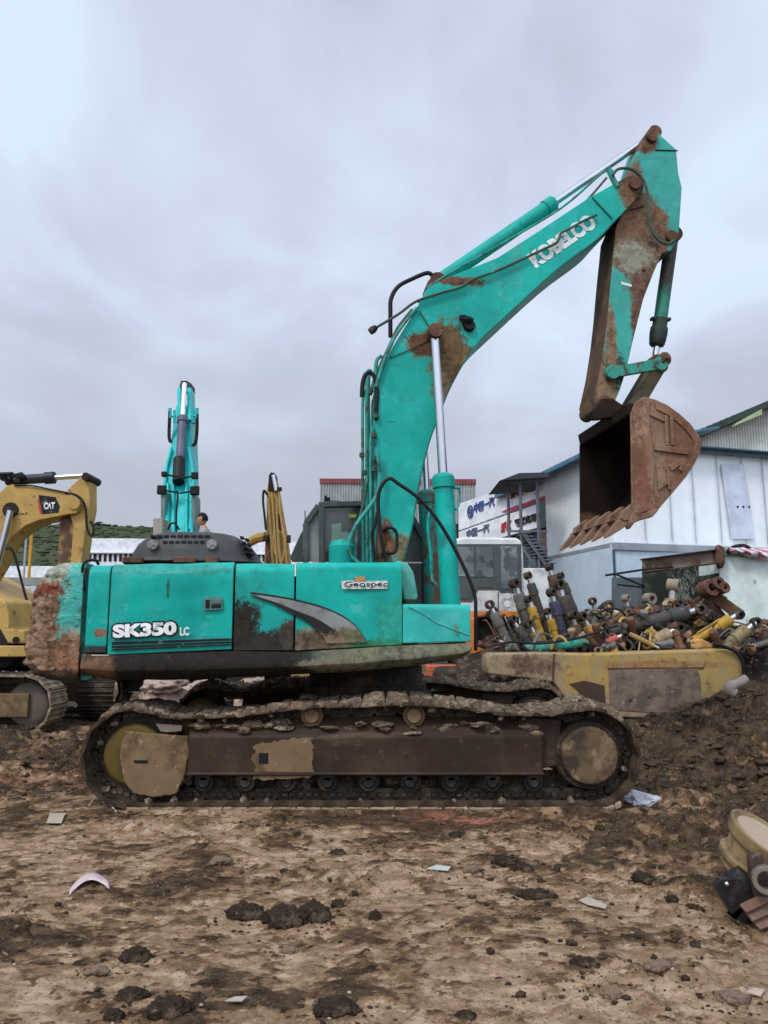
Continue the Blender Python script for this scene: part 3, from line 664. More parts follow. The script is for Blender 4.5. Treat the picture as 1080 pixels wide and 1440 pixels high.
# frame members
def cabbar(m, a, b, w, t=.07): m.bar(U(a[0], a[1], w), U(b[0], b[1], w), t, t, N_)
m = MB()
for w_ in (wc, wc + .95):
    for a, b in [((430, 795), (430, 736)), ((430, 736), (448, 711)), ((448, 710), (568, 707)), ((568, 707), (597, 760)), ((597, 760), (599, 850)), ((452, 711), (453, 795))]:
        cabbar(m, a, b, w_)
m.prism(UL([(446, 712), (451, 706), (569, 703), (571, 709)], wc - .03), N_ * 1.02)
m.prism(UL([(430, 792), (599, 792), (599, 850), (430, 850)], wc), N_ * .95)
cb = m.build('cab', CABM, ex, bevel=.012)
m = MB(); m.prism(UL([(432, 738), (447, 714), (450, 712), (451, 790), (432, 790)], wc + .01), N_ * .012); m.build('cab_window', mat('greyish_window', (.20, .225, .215), .35, layers=[dict(scale=2, lo=.4, hi=.7, c=(.09, .10, .10))]), cb)
m = MB(); m.prism(UL([(455, 713), (567, 710), (595, 762), (597, 790), (455, 790)], wc + .01), N_ * .012); m.build('cab_window', GLASS, cb)
m = MB(); m.prism(UL([(466, 738), (480, 735), (480, 762), (467, 770)], wc - .004), N_ * .004); m.prism(UL([(479, 748), (490, 748), (490, 790), (471, 790), (471, 774), (479, 770)], wc - .003), N_ * .003); m.build('painted_window_reflection', mat('painted_reflection_green', (.16, .25, .21), .4), cb)  # pale green shapes painted over the glass as a reflection
m = MB(); m.prism(UL([(491, 723), (501, 723), (501, 728), (491, 728)], wc - .004), N_ * .004); m.build('window_sticker', mat('lime_sticker', (.22, .25, .03), .5), cb)
m = MB(); m.lathe(U(481, 797, wc - .35), ZU, [(0, .15), (.24, .155), (.25, .14), (.29, .13), (.30, .05), (.31, .05)], 20); m.build('filler_bucket', TEALP, ex, bevel=.005)
m = MB(); m.prism(UL([(411, 790), (408, 783), (422, 752), (428, 742), (429, 748), (429, 790)], wc + .95), N_ * .05)
m.build('rear_guard', CABM, ex, bevel=.01)
m = MB(); m.tube([U(429, 742, wc), U(429, 718, wc)], .006); m.build('antenna', BLK, cb)
m = MB(); m.box(U(460, 704, wc + .2), (.07, .1, .07), (A_, N_, ZU)); m.box(U(467, 706, wc + .2), (.18, .06, .03), (A_, N_, ZU)); m.tube([U(459, 706, wc + .1), U(458, 697, wc + .1)], .015); m.build('roof_lamp', BLK, cb, bevel=.005)

# swing bearing
m = MB(); zc = .80
m.lathe(O_ + ZU * .78, ZU, [(0, .72), (.10, .72), (.10, .66), (.22, .66), (.22, .62), (.40, .62)], 48)
m.build('swing_bearing', DARK, ex, bevel=.006)
m = MB(); m.prism([V((OX - .95, 7.75, .42)), V((OX - .62, 7.75, .80)), V((OX + .62, 7.75, .80)), V((OX + .95, 7.75, .42))], V((0, 1.76, 0)))
m.build('carbody', DARK, ex, bevel=.02)

# ------------------------------------------------------------------ boom
def mid(w, pts): return [p + N_ * 0 for p in UL(pts, w)]
bw = .33
left_edge = catmull([V(p + (0,)) for p in [(541, 870), (532, 790), (530, 680), (529, 580), (533, 534), (546, 500), (563, 470), (582, 440), (599, 408)]], 5)
top_edge = [V(p + (0,)) for p in [(612, 398), (640, 386), (700, 362), (760, 323), (828, 278), (864, 258), (886, 246)]]
low_edge = catmull([V(p + (0,)) for p in [(906, 262), (900, 272), (890, 285), (864, 312), (839, 338), (783, 380), (702, 454), (674, 481), (654, 509), (633, 547), (619, 582), (605, 620), (594, 662), (588, 693), (581, 738), (571, 777), (562, 830), (556, 870)]], 4)
pts = [(p.x, p.y) for p in left_edge + top_edge + [V((896, 244, 0)), V((904, 250, 0))] + low_edge]
foot = U(548, 872, 0)
brown = (.11, .075, .045)
bmt = teal('boom_paint', 
    bl(600, 484, -bw, (.24, .6, .18), (.12, .055, .028), dist=1.1, scale=5, rough=.9), bl(632, 498, -bw, (.24, .6, .42), (.13, .08, .04), dist=1.0, scale=5, rough=.9), bl(622, 545, -bw, (.12, .6, .2), (.18, .13, .07), dist=1.2, scale=6),
    bl(893, 268, -bw, (.24, .6, .30), (.15, .09, .05), dist=.8, scale=7, rough=.9), bl(538, 770, -bw, (.12, .5, .3), (.16, .07, .035), dist=1.2, scale=8, rough=.9), bl(566, 772, -bw, (.12, .5, .16), (.22, .19, .10), dist=1.1, scale=8, rough=.9),
    bl(640, 395, -bw, (.4, .6, .055), (.13, .06, .036), dist=1.6, scale=7, rough=.9), bl(552, 770, -bw, (.06, .3, .10), (.25, .12, .06), dist=1.1, scale=9),
    dict(scale=2.5, lo=.6, hi=.8, c=(.015, .20, .17), amt=.5), col=(.004, .355, .29))
m = MB(); m.prism(UL(pts, -bw), N_ * (2 * bw)); boom = m.build('boom', bmt, ex, bevel=.008, ang=25)
# weld seam, and dark bars as the bottom plate's painted shadow
m = MB()
for a, b in [((833, 278), (861, 308))]: m.bar(U(a[0], a[1], -bw - .005), U(b[0], b[1], -bw - .005), .012, .02, N_)
for i in range(0, len(low_edge) - 1):
    a, b = low_edge[i], low_edge[i + 1]
    if a.y < 300: continue
    m.bar(U(a.x - .6, a.y - .2, -bw - .003), U(b.x - .6, b.y - .2, -bw - .003), .012, .02, N_)
m.build('boom_seam_shadow', mat('dark_teal_seam_shadow', (.012, .12, .10), .6), boom)
for x, y, w_, r in [(894, 257, -bw - .03, .075), (610, 467, -bw - .04, .085), (610, 400, -.14, .08)]:
    m = MB(); m.lathe(U(x, y, w_ - .02), N_, [(0, r * .55), (0, r), (2 * abs(w_ - .02), r), (2 * abs(w_ - .02), r * .5)], 24)
    m.build('boom_pin', BRST, boom, bevel=.006)
m = MB(); c = U(661, 456, -bw - .06); m.lathe(c, N_, [(0, .02), (0, .055), (.03, .07), (.06, .07)], 16); m.blob(U(657, 452, -bw - .03), .06, .6, 2, 2, 3); m.box(U(651, 447, -bw - .02), (.08, .06, .05), (A_, N_, ZU)); m.build('work_lamp', BLK, boom)
# KOBELCO lettering
p0 = U(754, 378, -bw); p1 = U(841, 318, -bw); upv = (p1 - p0).cross(nf).normalized(); upv = upv if upv.z > 0 else -upv
lettering('KOBELCO', p0, p1, upv * .20, nf, mat('worn_white', (.66, .70, .68), .6, layers=[dict(scale=16, lo=.57, hi=.64, c=(.05, .33, .28))]), boom, .06, .003, lift=.003)

# hydraulic cylinders of the machine
def cyl(name, base, tip, split, r, rr, tm, parent, seg=20, gland=True, bosses=True):
    base, tip = V(base), V(tip); ax = (tip - base); Lg = ax.length; ax.normalize(); sp = Lg * split
    m = MB(); prof = [(0, r * .6), (.02, r), (sp - .14, r), (sp - .14, r * 1.16), (sp - .02, r * 1.16), (sp, r * 1.0), (sp + .02, rr * 1.4), (sp + .03, rr * .9)]
    if not gland: prof = [(0, r * .6), (.02, r), (sp, r), (sp + .01, rr)]
    m.lathe(base, ax, prof, seg)
    if gland:
        a = ax.orthogonal().normalized(); b = ax.cross(a)
        for k in range(10):
            an = k * math.tau / 10; m.lathe(base + ax * (sp - .02) + (a * math.cos(an) + b * math.sin(an)) * r * .95, ax, [(0, .012), (.025, .012)], 6)
    o = m.build(name, tm, parent, bevel=.004)
    m = MB(); m.lathe(base + ax * (sp - .02), ax, [(0, rr), (Lg - sp + .02, rr)], seg); m.build('piston_rod', STEEL, o)
    if bosses:
        m = MB(); m.lathe(tip - N_ * .10, N_, [(0, .05), (0, .085), (.20, .085), (.20, .05)], 20); m.build('rod_eye', BRST, o, bevel=.005); m = MB(); m.lathe(base - N_ * .10, N_, [(0, .05), (0, .095), (.20, .095), (.20, .05)], 20); m.build('base_eye', BRST, o, bevel=.005)
    return o
CYM = teal('cylinder_paint', dict(scale=5, lo=.55, hi=.7, c=(.012, .14, .12), amt=.7), dict(scale=11, lo=.66, hi=.74, c=RUST, amt=.7))
CYR = teal('rusty_cylinder_paint', dict(scale=4, lo=.45, hi=.6, c=(.13, .085, .055), stretch=(1, 1, .4)), dict(scale=6, lo=.5, hi=.62, c=RUST))
wcy = -.52
cyl('boom_cylinder', U(636, 885, wcy), U(611, 468, wcy), .505, .105, .05, CYM, ex)
cyl('boom_cylinder', U(636, 885, wcy) - N_ * wcy * 2, U(611, 468, wcy) - N_ * wcy * 2, .505, .105, .05, CYR, ex)
# oil pipe on cylinder
m = MB(); m.tube(catmull([U(638, 686, wcy - .05), U(646, 688, wcy), U(646, 706, wcy), U(641, 717, wcy - .02)], 5), .014); m.tube(catmull([U(606, 712, wcy + .1), U(602, 740, wcy + .1), U(606, 780, wcy + .1), U(608, 815, wcy + .1), U(614, 822, wcy)], 5), .018); m.build('cylinder_pipe', TEALG, ex)
wa = -.02
cyl('arm_cylinder', U(614, 398, wa), U(917, 191, wa), .525, .088, .045, CYM, ex)

# ------------------------------------------------------------------ arm
aw = .235
ao = [(905, 192), (912, 186), (922, 184), (931, 192), (951, 210), (954, 243), (959, 264), (955, 325), (951, 340), (944, 352), (931, 356), (919, 384), (905, 420), (890, 480), (881, 520), (872, 548), (864, 566), (852, 577), (838, 574), (835, 560), (844, 520), (851, 475), (855, 438), (860, 380), (866, 320), (878, 292), (885, 268), (889, 240)]
am = teal('arm_paint', dict(scale=5, lo=.56, hi=.68, c=(.10, .30, .24), amt=.6),
    bl(893, 325, -aw, (.44, .6, .62), (.155, .095, .055), dist=.45, scale=4, rough=.9, soft=.05), bl(905, 395, -aw, (.2, .6, .3), (.13, .075, .045), dist=1.2, scale=6, rough=.9), bl(893, 360, -aw, (.24, .6, .20), (.24, .25, .19), dist=1.6, scale=10, rough=.9, amt=.8),
    bl(900, 450, -aw, (.11, .6, .42), (.12, .07, .045), dist=.9, scale=8, rough=.9), bl(850, 540, -aw, (.18, .6, .42), (.20, .135, .08), dist=1.0, scale=5, rough=.9), bl(868, 520, -aw, (.12, .6, .2), (.03, .05, .04), dist=1.3, scale=8), 
    bl(860, 480, -aw, (.07, .6, .5), (.20, .13, .08), dist=.8, scale=5, rough=.9),
    bl(910, 200, -aw, (.13, .6, .16), (.14, .08, .05), dist=1.0, scale=9, rough=.9), bl(930, 335, -aw, (.16, .6, .12), (.12, .075, .05), dist=1.1, scale=8, rough=.9), bl(893, 250, -aw, (.1, .6, .3), (.13, .08, .05), dist=.8, scale=8),
    dict(edge=tuple(N_), at=-99, c=RUST), col=(.035, .31, .26))
am2 = mat('rusty_arm_underside', (.085, .05, .03), .85, org=OR, layers=[dict(scale=3, lo=.45, hi=.65, c=(.15, .085, .045)), dict(scale=3, lo=.6, hi=.7, c=(.03, .12, .09), amt=.6)], bump=.3)
m = MB(); m.prism(UL(ao, -aw), N_ * (2 * aw)); arm = m.build('arm', am, ex, bevel=.008, ang=25); arm.data.materials.append(am2)
for p in arm.data.polygons:
    if p.normal.dot(A_) < -.55 and abs(p.normal.dot(N_)) < .3 and p.center.z < U(870, 300, -aw).z: p.material_index = 1
for x, y, r in [(918, 190, .075), (946, 331, .075), (850, 566, .09), (862, 523, .085)]:
    m = MB()
    m.lathe(U(x, y, -aw - .05), N_, [(0, r * .5), (0, r), (2 * aw + .1, r), (2 * aw + .1, r * .5)], 22)
    m.build('arm_boss', BRST, arm, bevel=.006)
m = MB(); m.tube([U(921, 211, -aw - .004), U(953, 212, -aw - .004)], .008, 6); m.tube([U(885, 296, -aw - .004), U(905, 290, -aw - .004)], .008, 6); m.build('arm_seam', DARK, arm)
m = MB(); m.prism(UL([(873, 396), (888, 400), (888, 403.5), (874, 400)], -aw - .003), nf * .003); m.build('name_plate', mat('pale_plate', (.7, .7, .68), .5), arm)
m = MB(); m.box(U(906, 378, -aw - .02), (.05, .03, .04), (A_, N_, ZU)); m.build('grease_fitting', BRST, arm)
wk = 0
bk = cyl('bucket_cylinder', U(945, 333, wk), U(920, 511, wk), .86, .082, .04, teal('old_cylinder_paint', dict(scale=3, lo=.45, hi=.65, c=(.03, .05, .04)), bl(938, 370, 0, (.3, .6, .35), (.05, .045, .035), dist=1, scale=6), bl(918, 470, 0, (.3, .6, .20), (.03, .035, .028), dist=.8, scale=6), col=(.03, .20, .14)), ex)
m = MB(); cc = U(928.8, 449, wk); ax_ = (U(920, 511, wk) - U(945, 333, wk)).normalized(); m.box(cc, (.25, .07, .035), (A_, N_, ZU)); m.lathe(cc, ax_, [(0, .06), (0, .088), (.10, .09), (.12, .105), (.20, .108), (.30, .098), (.31, .06)], 16); m.build('cylinder_clamp', mat('dark_green_collar', (.02, .035, .028), .6, layers=[LDIRT]), bk, bevel=.004)
# linkage
def bonebar(m, a, b, w0, w1, h, r):
    a = U(a[0], a[1], w0); b = U(b[0], b[1], w0); off = N_ * (w1 - w0); t = (b - a).normalized(); q = t.cross(N_).normalized()
    m.prism([a + q * h / 2, b + q * h / 2, b - q * h / 2, a - q * h / 2], off)
    m.lathe(a - N_ * .01, N_, [(0, .03), (0, r), (w1 - w0 + .02, r), (w1 - w0 + .02, .03)], 20); m.lathe(b - N_ * .01, N_, [(0, .03), (0, r), (w1 - w0 + .02, r), (w1 - w0 + .02, .03)], 20)
for w0 in (-aw - .09, aw + .03):
    m = MB(); bonebar(m, (862, 523), (930, 511), w0, w0 + .055, .13, .085); m.build('idler_link', TEALG if w0 > 0 else teal('link_paint', dict(scale=9, lo=.5, hi=.62, c=(.05, .045, .035)), dict(scale=6, lo=.55, hi=.66, c=RUST), col=(.03, .26, .20)), ex, bevel=.006)
m = MB(); bonebar(m, (929, 513), (895, 570), -.16, .16, .17, .10); m.build('bucket_link', mat('olive_link', (.10, .085, .05), .8, layers=[LRUST, dict(scale=5, lo=.5, hi=.7, c=(.045, .033, .024))]), ex, bevel=.01)
m = MB(); m.blob(U(932, 507, -.28), .09, .7, 2, 2, 5); m.build('linkage_pin', BRST, ex)

# ------------------------------------------------------------------ bucket
b0, b1 = -.76, .76
bo = [(887, 582), (893, 566), (905, 558), (921, 562), (938, 570), (955, 582), (970, 596), (982, 612), (986, 622), (984, 636), (975, 655), (964, 671), (944, 695), (926, 716), (912, 721), (889, 724)]
BUC = mat('bucket_paint', (.15, .075, .044), .72, org=OR, bump=.4, bscale=18, bdist=.01, wear=(.30, .22, .16), layers=[
    dict(scale=3, lo=.42, hi=.62, c=(.215, .118, .070)), dict(scale=1.8, lo=.5, hi=.66, c=(.23, .165, .115), amt=.75), dict(scale=12, lo=.58, hi=.64, c=(.07, .035, .022), stretch=(.3, 1, 1), amt=.6), dict(scale=8, lo=.58, hi=.68, c=(.11, .055, .035)), bl(902, 690, b0, (.10, .4, .35), (.19, .060, .042), dist=1.6, scale=8, amt=.7), bl(899, 600, b0, (.10, .4, .25), (.27, .15, .10), dist=.9, scale=6),
    dict(scale=30, lo=.6, hi=.68, c=(.30, .19, .13), amt=.6), dict(scale=6, lo=.5, hi=.6, c=(.13, .065, .035), stretch=(1, 1, .4), amt=.7), dict(scale=10, lo=.6, hi=.66, c=(.33, .20, .12), amt=.6)])
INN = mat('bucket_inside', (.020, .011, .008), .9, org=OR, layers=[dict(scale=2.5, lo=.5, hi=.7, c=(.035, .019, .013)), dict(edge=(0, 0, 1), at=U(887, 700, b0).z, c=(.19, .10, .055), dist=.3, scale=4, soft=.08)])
n0 = UL(bo, b0); cen = sum(n0, V()) / len(n0)
bucket_m = MB()
# curved shell (from hinge top round the back to the lip), with thickness
def insetp(p, d): return p + (cen - p).normalized() * d
idx = list(range(1, len(bo)))
outer = [n0[i] for i in idx]; inner = [insetp(p, .035) for p in outer]
rings = []
for wq in (0, b1 - b0):
    rings.append([p + N_ * wq for p in outer] + [p + N_ * wq for p in inner[::-1]])
bucket_m.loft(rings)
bucket = bucket_m.build('bucket', BUC, ex, bevel=.005, ang=30)
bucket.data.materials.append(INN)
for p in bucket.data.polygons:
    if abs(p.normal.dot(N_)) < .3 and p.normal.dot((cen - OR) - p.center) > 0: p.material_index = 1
for k, (wq, s_) in enumerate(((b0 - .012, 1), (b1 - .025, 1))):
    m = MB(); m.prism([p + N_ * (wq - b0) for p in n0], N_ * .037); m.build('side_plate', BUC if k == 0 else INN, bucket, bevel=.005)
# rim strip (side cutter) and wear bars on the near side plate
wq = b0 - .03
m = MB(); m.prism(UL([(887, 583), (893, 567), (906, 558.5), (913, 562), (914, 600), (921, 650), (918, 690), (925, 714), (889, 724)], wq), N_ * .018); m.build('side_cutter', BUC, bucket, bevel=.004)
m = MB()
cur = bo[3:13]
for a, b in zip(cur, cur[1:]):
    ax_, ay_ = a; bx_, by_ = b
    m.prism(UL([a, b, (bx_ + (935 - bx_) * .17, by_ + (640 - by_) * .17), (ax_ + (935 - ax_) * .17, ay_ + (640 - ay_) * .17)], wq), N_ * .018)
m.build('edge_band', BUC, bucket, bevel=.003)
m = MB()
m.prism(UL([(921, 624), (970, 632), (968, 639), (921, 633)], wq - .008), N_ * .026)
for q in [[(935, 583), (939, 584), (941, 626), (937, 626)], [(943, 585), (947, 587), (949, 626), (945, 626)], [(941, 655), (962, 642), (965, 648), (945, 662)], [(924, 655), (928, 654), (940, 680), (926, 689)], [(915, 580), (935, 590), (935, 593), (915, 584)], [(938, 660), (942, 661), (944, 690), (940, 688)], [(916, 700), (928, 712), (926, 716), (915, 705)], [(961, 648), (968, 655), (960, 664), (955, 660)]]:
    m.prism(UL(q, wq - .006), N_ * .024)
m.build('wear_bar', BUC, bucket, bevel=.004)
# lip and teeth
lipn = U(889, 724, b0); lipb = U(914, 722, b0)
m = MB(); dl = (lipn - lipb).normalized()
m.prism([lipb + ZU * .01, lipn + ZU * .02, lipn + dl * .14 - ZU * .02, lipn + dl * .10 - ZU * .055, lipb - ZU * .045], N_ * (b1 - b0)); m.build('cutting_edge', BUC, bucket, bevel=.006)
tipd = (U(793, 770, b1 - .08) - (lipn + N_ * (b1 - .08 - b0))); tipd = tipd - N_ * tipd.dot(N_)
tl = min(tipd.length, .42); tipd = tipd.normalized()
print('TOOTH', tipd.dot(A_), tipd.z, tl, 'bucket far corner')
TOO = mat('worn_tooth', (.22, .13, .085), .7, layers=[dict(scale=6, lo=.5, hi=.65, c=(.11, .06, .04))], bump=.3)
upt = tipd.cross(N_).normalized(); upt = upt if upt.z > 0 else -upt
for k in range(5):
    w_ = .07 + (b1 - b0 - .14) * k / 4; c = lipn + N_ * w_ + dl * .02; L0 = -.12; rings = []
    for t, ww, hh in [(-.16, .06, .055), (.02, .065, .07), (.06, .052, .065), (.10, .058, .055), (.22, .045, .038), (.34, .034, .016), (.37, .024, .006)]:
        cc = c + tipd * t + upt * (-.01 + .02 * (t < .05)); rings.append([cc + N_ * ww * a + upt * hh * b for a, b in ((-1, -1), (1, -1), (1.0, 1), (-1.0, 1))])
    m = MB(); m.loft(rings); m.build('tooth', TOO, bucket, bevel=.014, ang=50, seg=3)
# shroud corner at near side
m = MB(); m.prism(UL([(889, 716), (905, 722), (924, 712), (927, 717), (918, 727), (905, 730), (893, 735), (886, 744), (884, 738)], b0 - .03), N_ * .10); m.build('corner_shroud', TOO, bucket, bevel=.012, seg=3)
# hinge ears on top
for w_ in (-.33, .25):
    m = MB(); m.prism(UL([(836, 590), (832, 578), (838, 572), (846, 560), (862, 560), (880, 572), (905, 562), (908, 575), (887, 584)], w_), N_ * .08); m.build('bucket_ear', INN, bucket, bevel=.01)
m = MB(); m.prism([U(880, 566, b0 + .03), U(894, 566, b0 + .03), U(889, 584, b0 + .03), U(884, 584, b0 + .03)], N_ * (b1 - b0 - .06)); m.build('hinge_box', INN, bucket, bevel=.02)
top_far = U(887, 583, b0) + N_ * (b1 - b0)

# ------------------------------------------------------------------ pipes, hoses, rails on the boom
PM = teal('pipe_paint', dict(scale=6, lo=.5, hi=.64, c=(.03, .07, .055)), dict(scale=10, lo=.6, hi=.68, c=RUST), col=(.03, .27, .22))
RP_ = mat('greenish_old_pipe', (.045, .085, .065), .6, layers=[dict(scale=7, lo=.5, hi=.62, c=(.09, .055, .035)), dict(scale=4, lo=.55, hi=.65, c=(.03, .22, .18))])
def pipe(name, pts, w, r, mt, k=5, parent=None):
    if isinstance(w, (int, float)): w = [w] * len(pts)
    m = MB(); m.tube(catmull([U(p[0], p[1], q) for p, q in zip(pts, w)], k), r, 8); return m.build(name, mt, parent or boom, ang=60)
pipe('steel_pipe', [(525, 463), (560, 442), (585, 424), (620, 412), (648, 404), (665, 393), (700, 380), (742, 361), (765, 350), (783, 341), (789, 328), (800, 322), (820, 311), (839, 302)], -bw - .04, .016, RP_)
m = MB(); m.lathe(U(529, 460, -bw - .04), U(524, 464, -bw - .04) - U(529, 460, -bw - .04), [(0, .03), (.05, .045), (.09, .04), (.09, .02)], 10); m.build('pipe_cap', DARK, boom)
pipe('steel_pipe', [(588, 425), (620, 402), (650, 392), (700, 366), (740, 344), (800, 303), (826, 281), (853, 250)], -bw + .04, .014, RP_)
pipe('steel_pipe', [(600, 405), (640, 380), (700, 346), (790, 292), (846, 244), (862, 240)], -bw + .10, .014, PM)
pipe('black_hose', [(549, 474), (549, 440), (550, 420), (560, 403), (580, 392), (600, 384), (608, 387)], -.1, .026, BLK)
pipe('hose_bracket', [(855, 236), (861, 250), (868, 263)], -bw, .035, PM)
pipe('arm_hose', [(861, 247), (869, 238), (884, 237), (896, 243), (906, 256), (911, 275), (912, 300), (916, 322), (925, 336), (938, 343), (949, 338)], -bw - .06, .018, RP_, parent=ex)
for x0, w_, r, top in [(510, -.22, .018, 548), (517, -.10, .03, 520), (524, .02, .022, 556), (528, -.30, .022, 500), (521, -.34, .016, 600)]:
    pipe('steel_pipe', [(x0 + 1, 800), (x0, 700), (x0, 640), (x0, top + 20), (x0 + (3 if top > 510 else 8), top)], w_, r, PM)
pipe('steel_pipe', [(528, 545), (540, 508), (552, 480), (566, 458), (586, 433)], -.36, .020, PM)
pipe('steel_pipe', [(520, 555), (533, 520), (548, 488), (560, 462), (580, 436)], -.20, .026, RP_)
pipe('steel_pipe', [(515, 800), (492, 780), (492, 758), (503, 735), (528, 700), (534, 672), (530, 630)], -.42, .022, PM)
pipe('steel_pipe', [(500, 795), (503, 740), (511, 710), (517, 670)], -.3, .018, RP_)
pipe('black_hose', [(509, 558), (510, 540), (514, 527), (521, 524), (527, 532), (530, 550), (529, 575), (529, 590)], -.34, .026, BLK)
pipe('black_hose', [(529, 790), (523, 755), (528, 735), (531, 720)], -.40, .018, BLK)
for x, y, w_ in [(529, 585, -.36), (526, 612, -.36), (519, 634, -.2), (527, 645, -.36), (512, 665, -.24), (526, 660, -.36), (509, 640, -.24), (524, 700, -.3)]:
    m = MB(); m.lathe(U(x, y + 3, w_), ZU, [(0, .03), (.05, .03)], 8); m.build('pipe_clamp', RP_, boom)
m = MB()
for (x, y) in [(541, 742), (540, 775)]: m.box(U(x, y, -.37), (.07, .07, .06), (A_, N_, ZU))
m.blob(U(535, 760, -.36), g(.05, .04, .16), .5, 2, 1.5, 3); m.build('swivel_block', BRST, boom, bevel=.01)
pipe('grab_handle', [(540, 744), (546, 742), (554, 744), (558, 752), (558, 768), (555, 776), (548, 778), (541, 777)], -.42, .017, BLK)
m = MB(); m.tube([U(590, 437, -bw - .02), U(605, 462, -bw - .02)], .008, 6); m.tube(catmull([U(548, 503, -bw - .01), U(575, 492, -bw - .01), U(602, 478, -bw - .01)], 5), .006, 6); m.build('grease_line', RP_, boom)
# big black handrail
pipe('hand_rail', [(543, 790), (536, 755), (532, 715), (533, 692), (540, 678), (549, 673), (560, 680), (588, 700), (612, 727), (633, 760), (654, 801), (667, 835), (669, 860), (669, 915)], -1.25, .019, BLK, parent=ex, k=6)

# ------------------------------------------------------------------ undercarriage
TRK = mat('track_steel', (.030, .022, .015), .65, layers=[dict(scale=4, lo=.48, hi=.64, c=(.085, .06, .038)), dict(scale=12, lo=.62, hi=.7, c=(.24, .19, .14), amt=.6)], bump=.6, bscale=30, bdist=.01)
SHO = mat('muddy_shoe', (.030, .020, .012), .8, layers=[dict(scale=3, lo=.45, hi=.62, c=(.075, .05, .030)), dict(scale=9, lo=.54, hi=.64, c=(.22, .165, .115), amt=.75)], bump=.7, bscale=22, bdist=.015)
BEAM = mat('track_beam', (.032, .018, .011), .6, layers=[dict(scale=5, lo=.55, hi=.68, c=(.085, .055, .034), stretch=(.15, 1, 1), amt=.7), dict(scale=6, lo=.55, hi=.7, c=(.014, .009, .006), stretch=(1, 1, .2)), dict(scale=2, lo=.45, hi=.7, c=(.055, .034, .020)), dict(scale=14, lo=.6, hi=.7, c=(.10, .07, .05), amt=.6)], bump=.35, bscale=16)
TANM = mat('dry_tan_mud', (.185, .122, .065), .9, layers=[dict(scale=2.2, lo=.45, hi=.62, c=(.085, .053, .029)), dict(scale=4, lo=.5, hi=.7, c=(.11, .075, .045)), dict(scale=14, lo=.6, hi=.68, c=(.26, .20, .13))], bump=.35, bscale=20)
CRU = mat('mud_crust', (.14, .098, .062), .9, layers=[dict(scale=5, lo=.45, hi=.6, c=(.07, .05, .035)), dict(scale=16, lo=.5, hi=.62, c=(.36, .28, .20), amt=.6), dict(scale=6, lo=.62, hi=.7, c=(.26, .12, .085), amt=.6)], bump=1, bscale=26, bdist=.025)
ROLL = mat('greasy_roller', (.022, .022, .020), .55, layers=[dict(scale=7, lo=.5, hi=.62, c=(.07, .05, .032))], bump=.4)
MUDBLOCK = mat('mud_light_block', (.035, .025, .017), .85, layers=[dict(scale=9, lo=.52, hi=.62, c=(.12, .085, .055)), dict(scale=26, lo=.6, hi=.68, c=(.26, .20, .15), amt=.7)], bump=1, bscale=30, bdist=.02)
def track_path(y, cl, cr_, topz, r=.40, rb=.46):
    """pin-line points (x,z), counter-clockwise from bottom left; cl, cr_ = end centres"""
    pts = []
    zb = .065
    pts += [(cl[0], zb), (cr_[0] - .30, zb)]
    for k in range(0, 13):
        an = -math.pi / 2 + math.pi * k / 12; pts.append((cr_[0] + r * math.cos(an), cr_[1] + r * math.sin(an) + 0))
    pts += topz[::-1]
    for k in range(0, 13):
        an = math.pi / 2 + math.pi * k / 12; pts.append((cl[0] + r * math.cos(an), cl[1] + r * math.sin(an)))
    return pts
def resample(pts, n):
    P2 = [V((x, 0, z)) for x, z in pts] + [V((pts[0][0], 0, pts[0][1]))]; Ls = [0]
    for a, b in zip(P2, P2[1:]): Ls.append(Ls[-1] + (b - a).length)
    T = Ls[-1]; out = []; j = 0
    for i in range(n):
        d = T * (i + .5) / n
        while Ls[j + 1] < d: j += 1
        t = (d - Ls[j]) / (Ls[j + 1] - Ls[j]); p = P2[j].lerp(P2[j + 1], t)
        out.append(p)
    tang = [(out[(i + 1) % n] - out[i - 1]).normalized() for i in range(n)]
    return out, tang, T / n
def shoe_mb(pitch, wd, hw=.5):
    m = MB(); t = .02; prof = [(-.53, 0), (.50, 0), (.50, .032), (.46, .032), (.42, .05), (.40, .05), (.37, .032), (.05, .032), (.02, .048), (0, .048), (-.03, .032), (-.38, .032), (-.41, .05), (-.43, .05), (-.47, .032), (-.53, .032)]
    m.prism([V((x * pitch, -wd / 2, -z)) for x, z in prof], V((0, wd, 0))); return m
def link_mb(pitch, gauge=.20):
    m = MB()
    m.lathe(V((.5 * pitch, -gauge / 2, .045)), V((0, 1, 0)), [(0, .02), (gauge, .02)], 8)
    for s in (-1, 1):
        y = s * gauge / 2
        m.prism([V((-.55 * pitch, y - .02, .0)), V((.55 * pitch, y - .02, .0)), V((.6 * pitch, y - .02, .05)), (V((.35 * pitch, y - .02, .10))), V((-.35 * pitch, y - .02, .10)), V((-.6 * pitch, y - .02, .05))], V((0, .04, 0)))
        m.lathe(V((.5 * pitch, y - .035, .045)), V((0, 1, 0)), [(0, .012), (0, .03), (.07, .03)], 8)
        m.box((-.14 * pitch, y - .022 * 1, .05), (.05, .05, .03)); m.box((.16 * pitch, y - .022, .05), (.05, .05, .03))
    return m
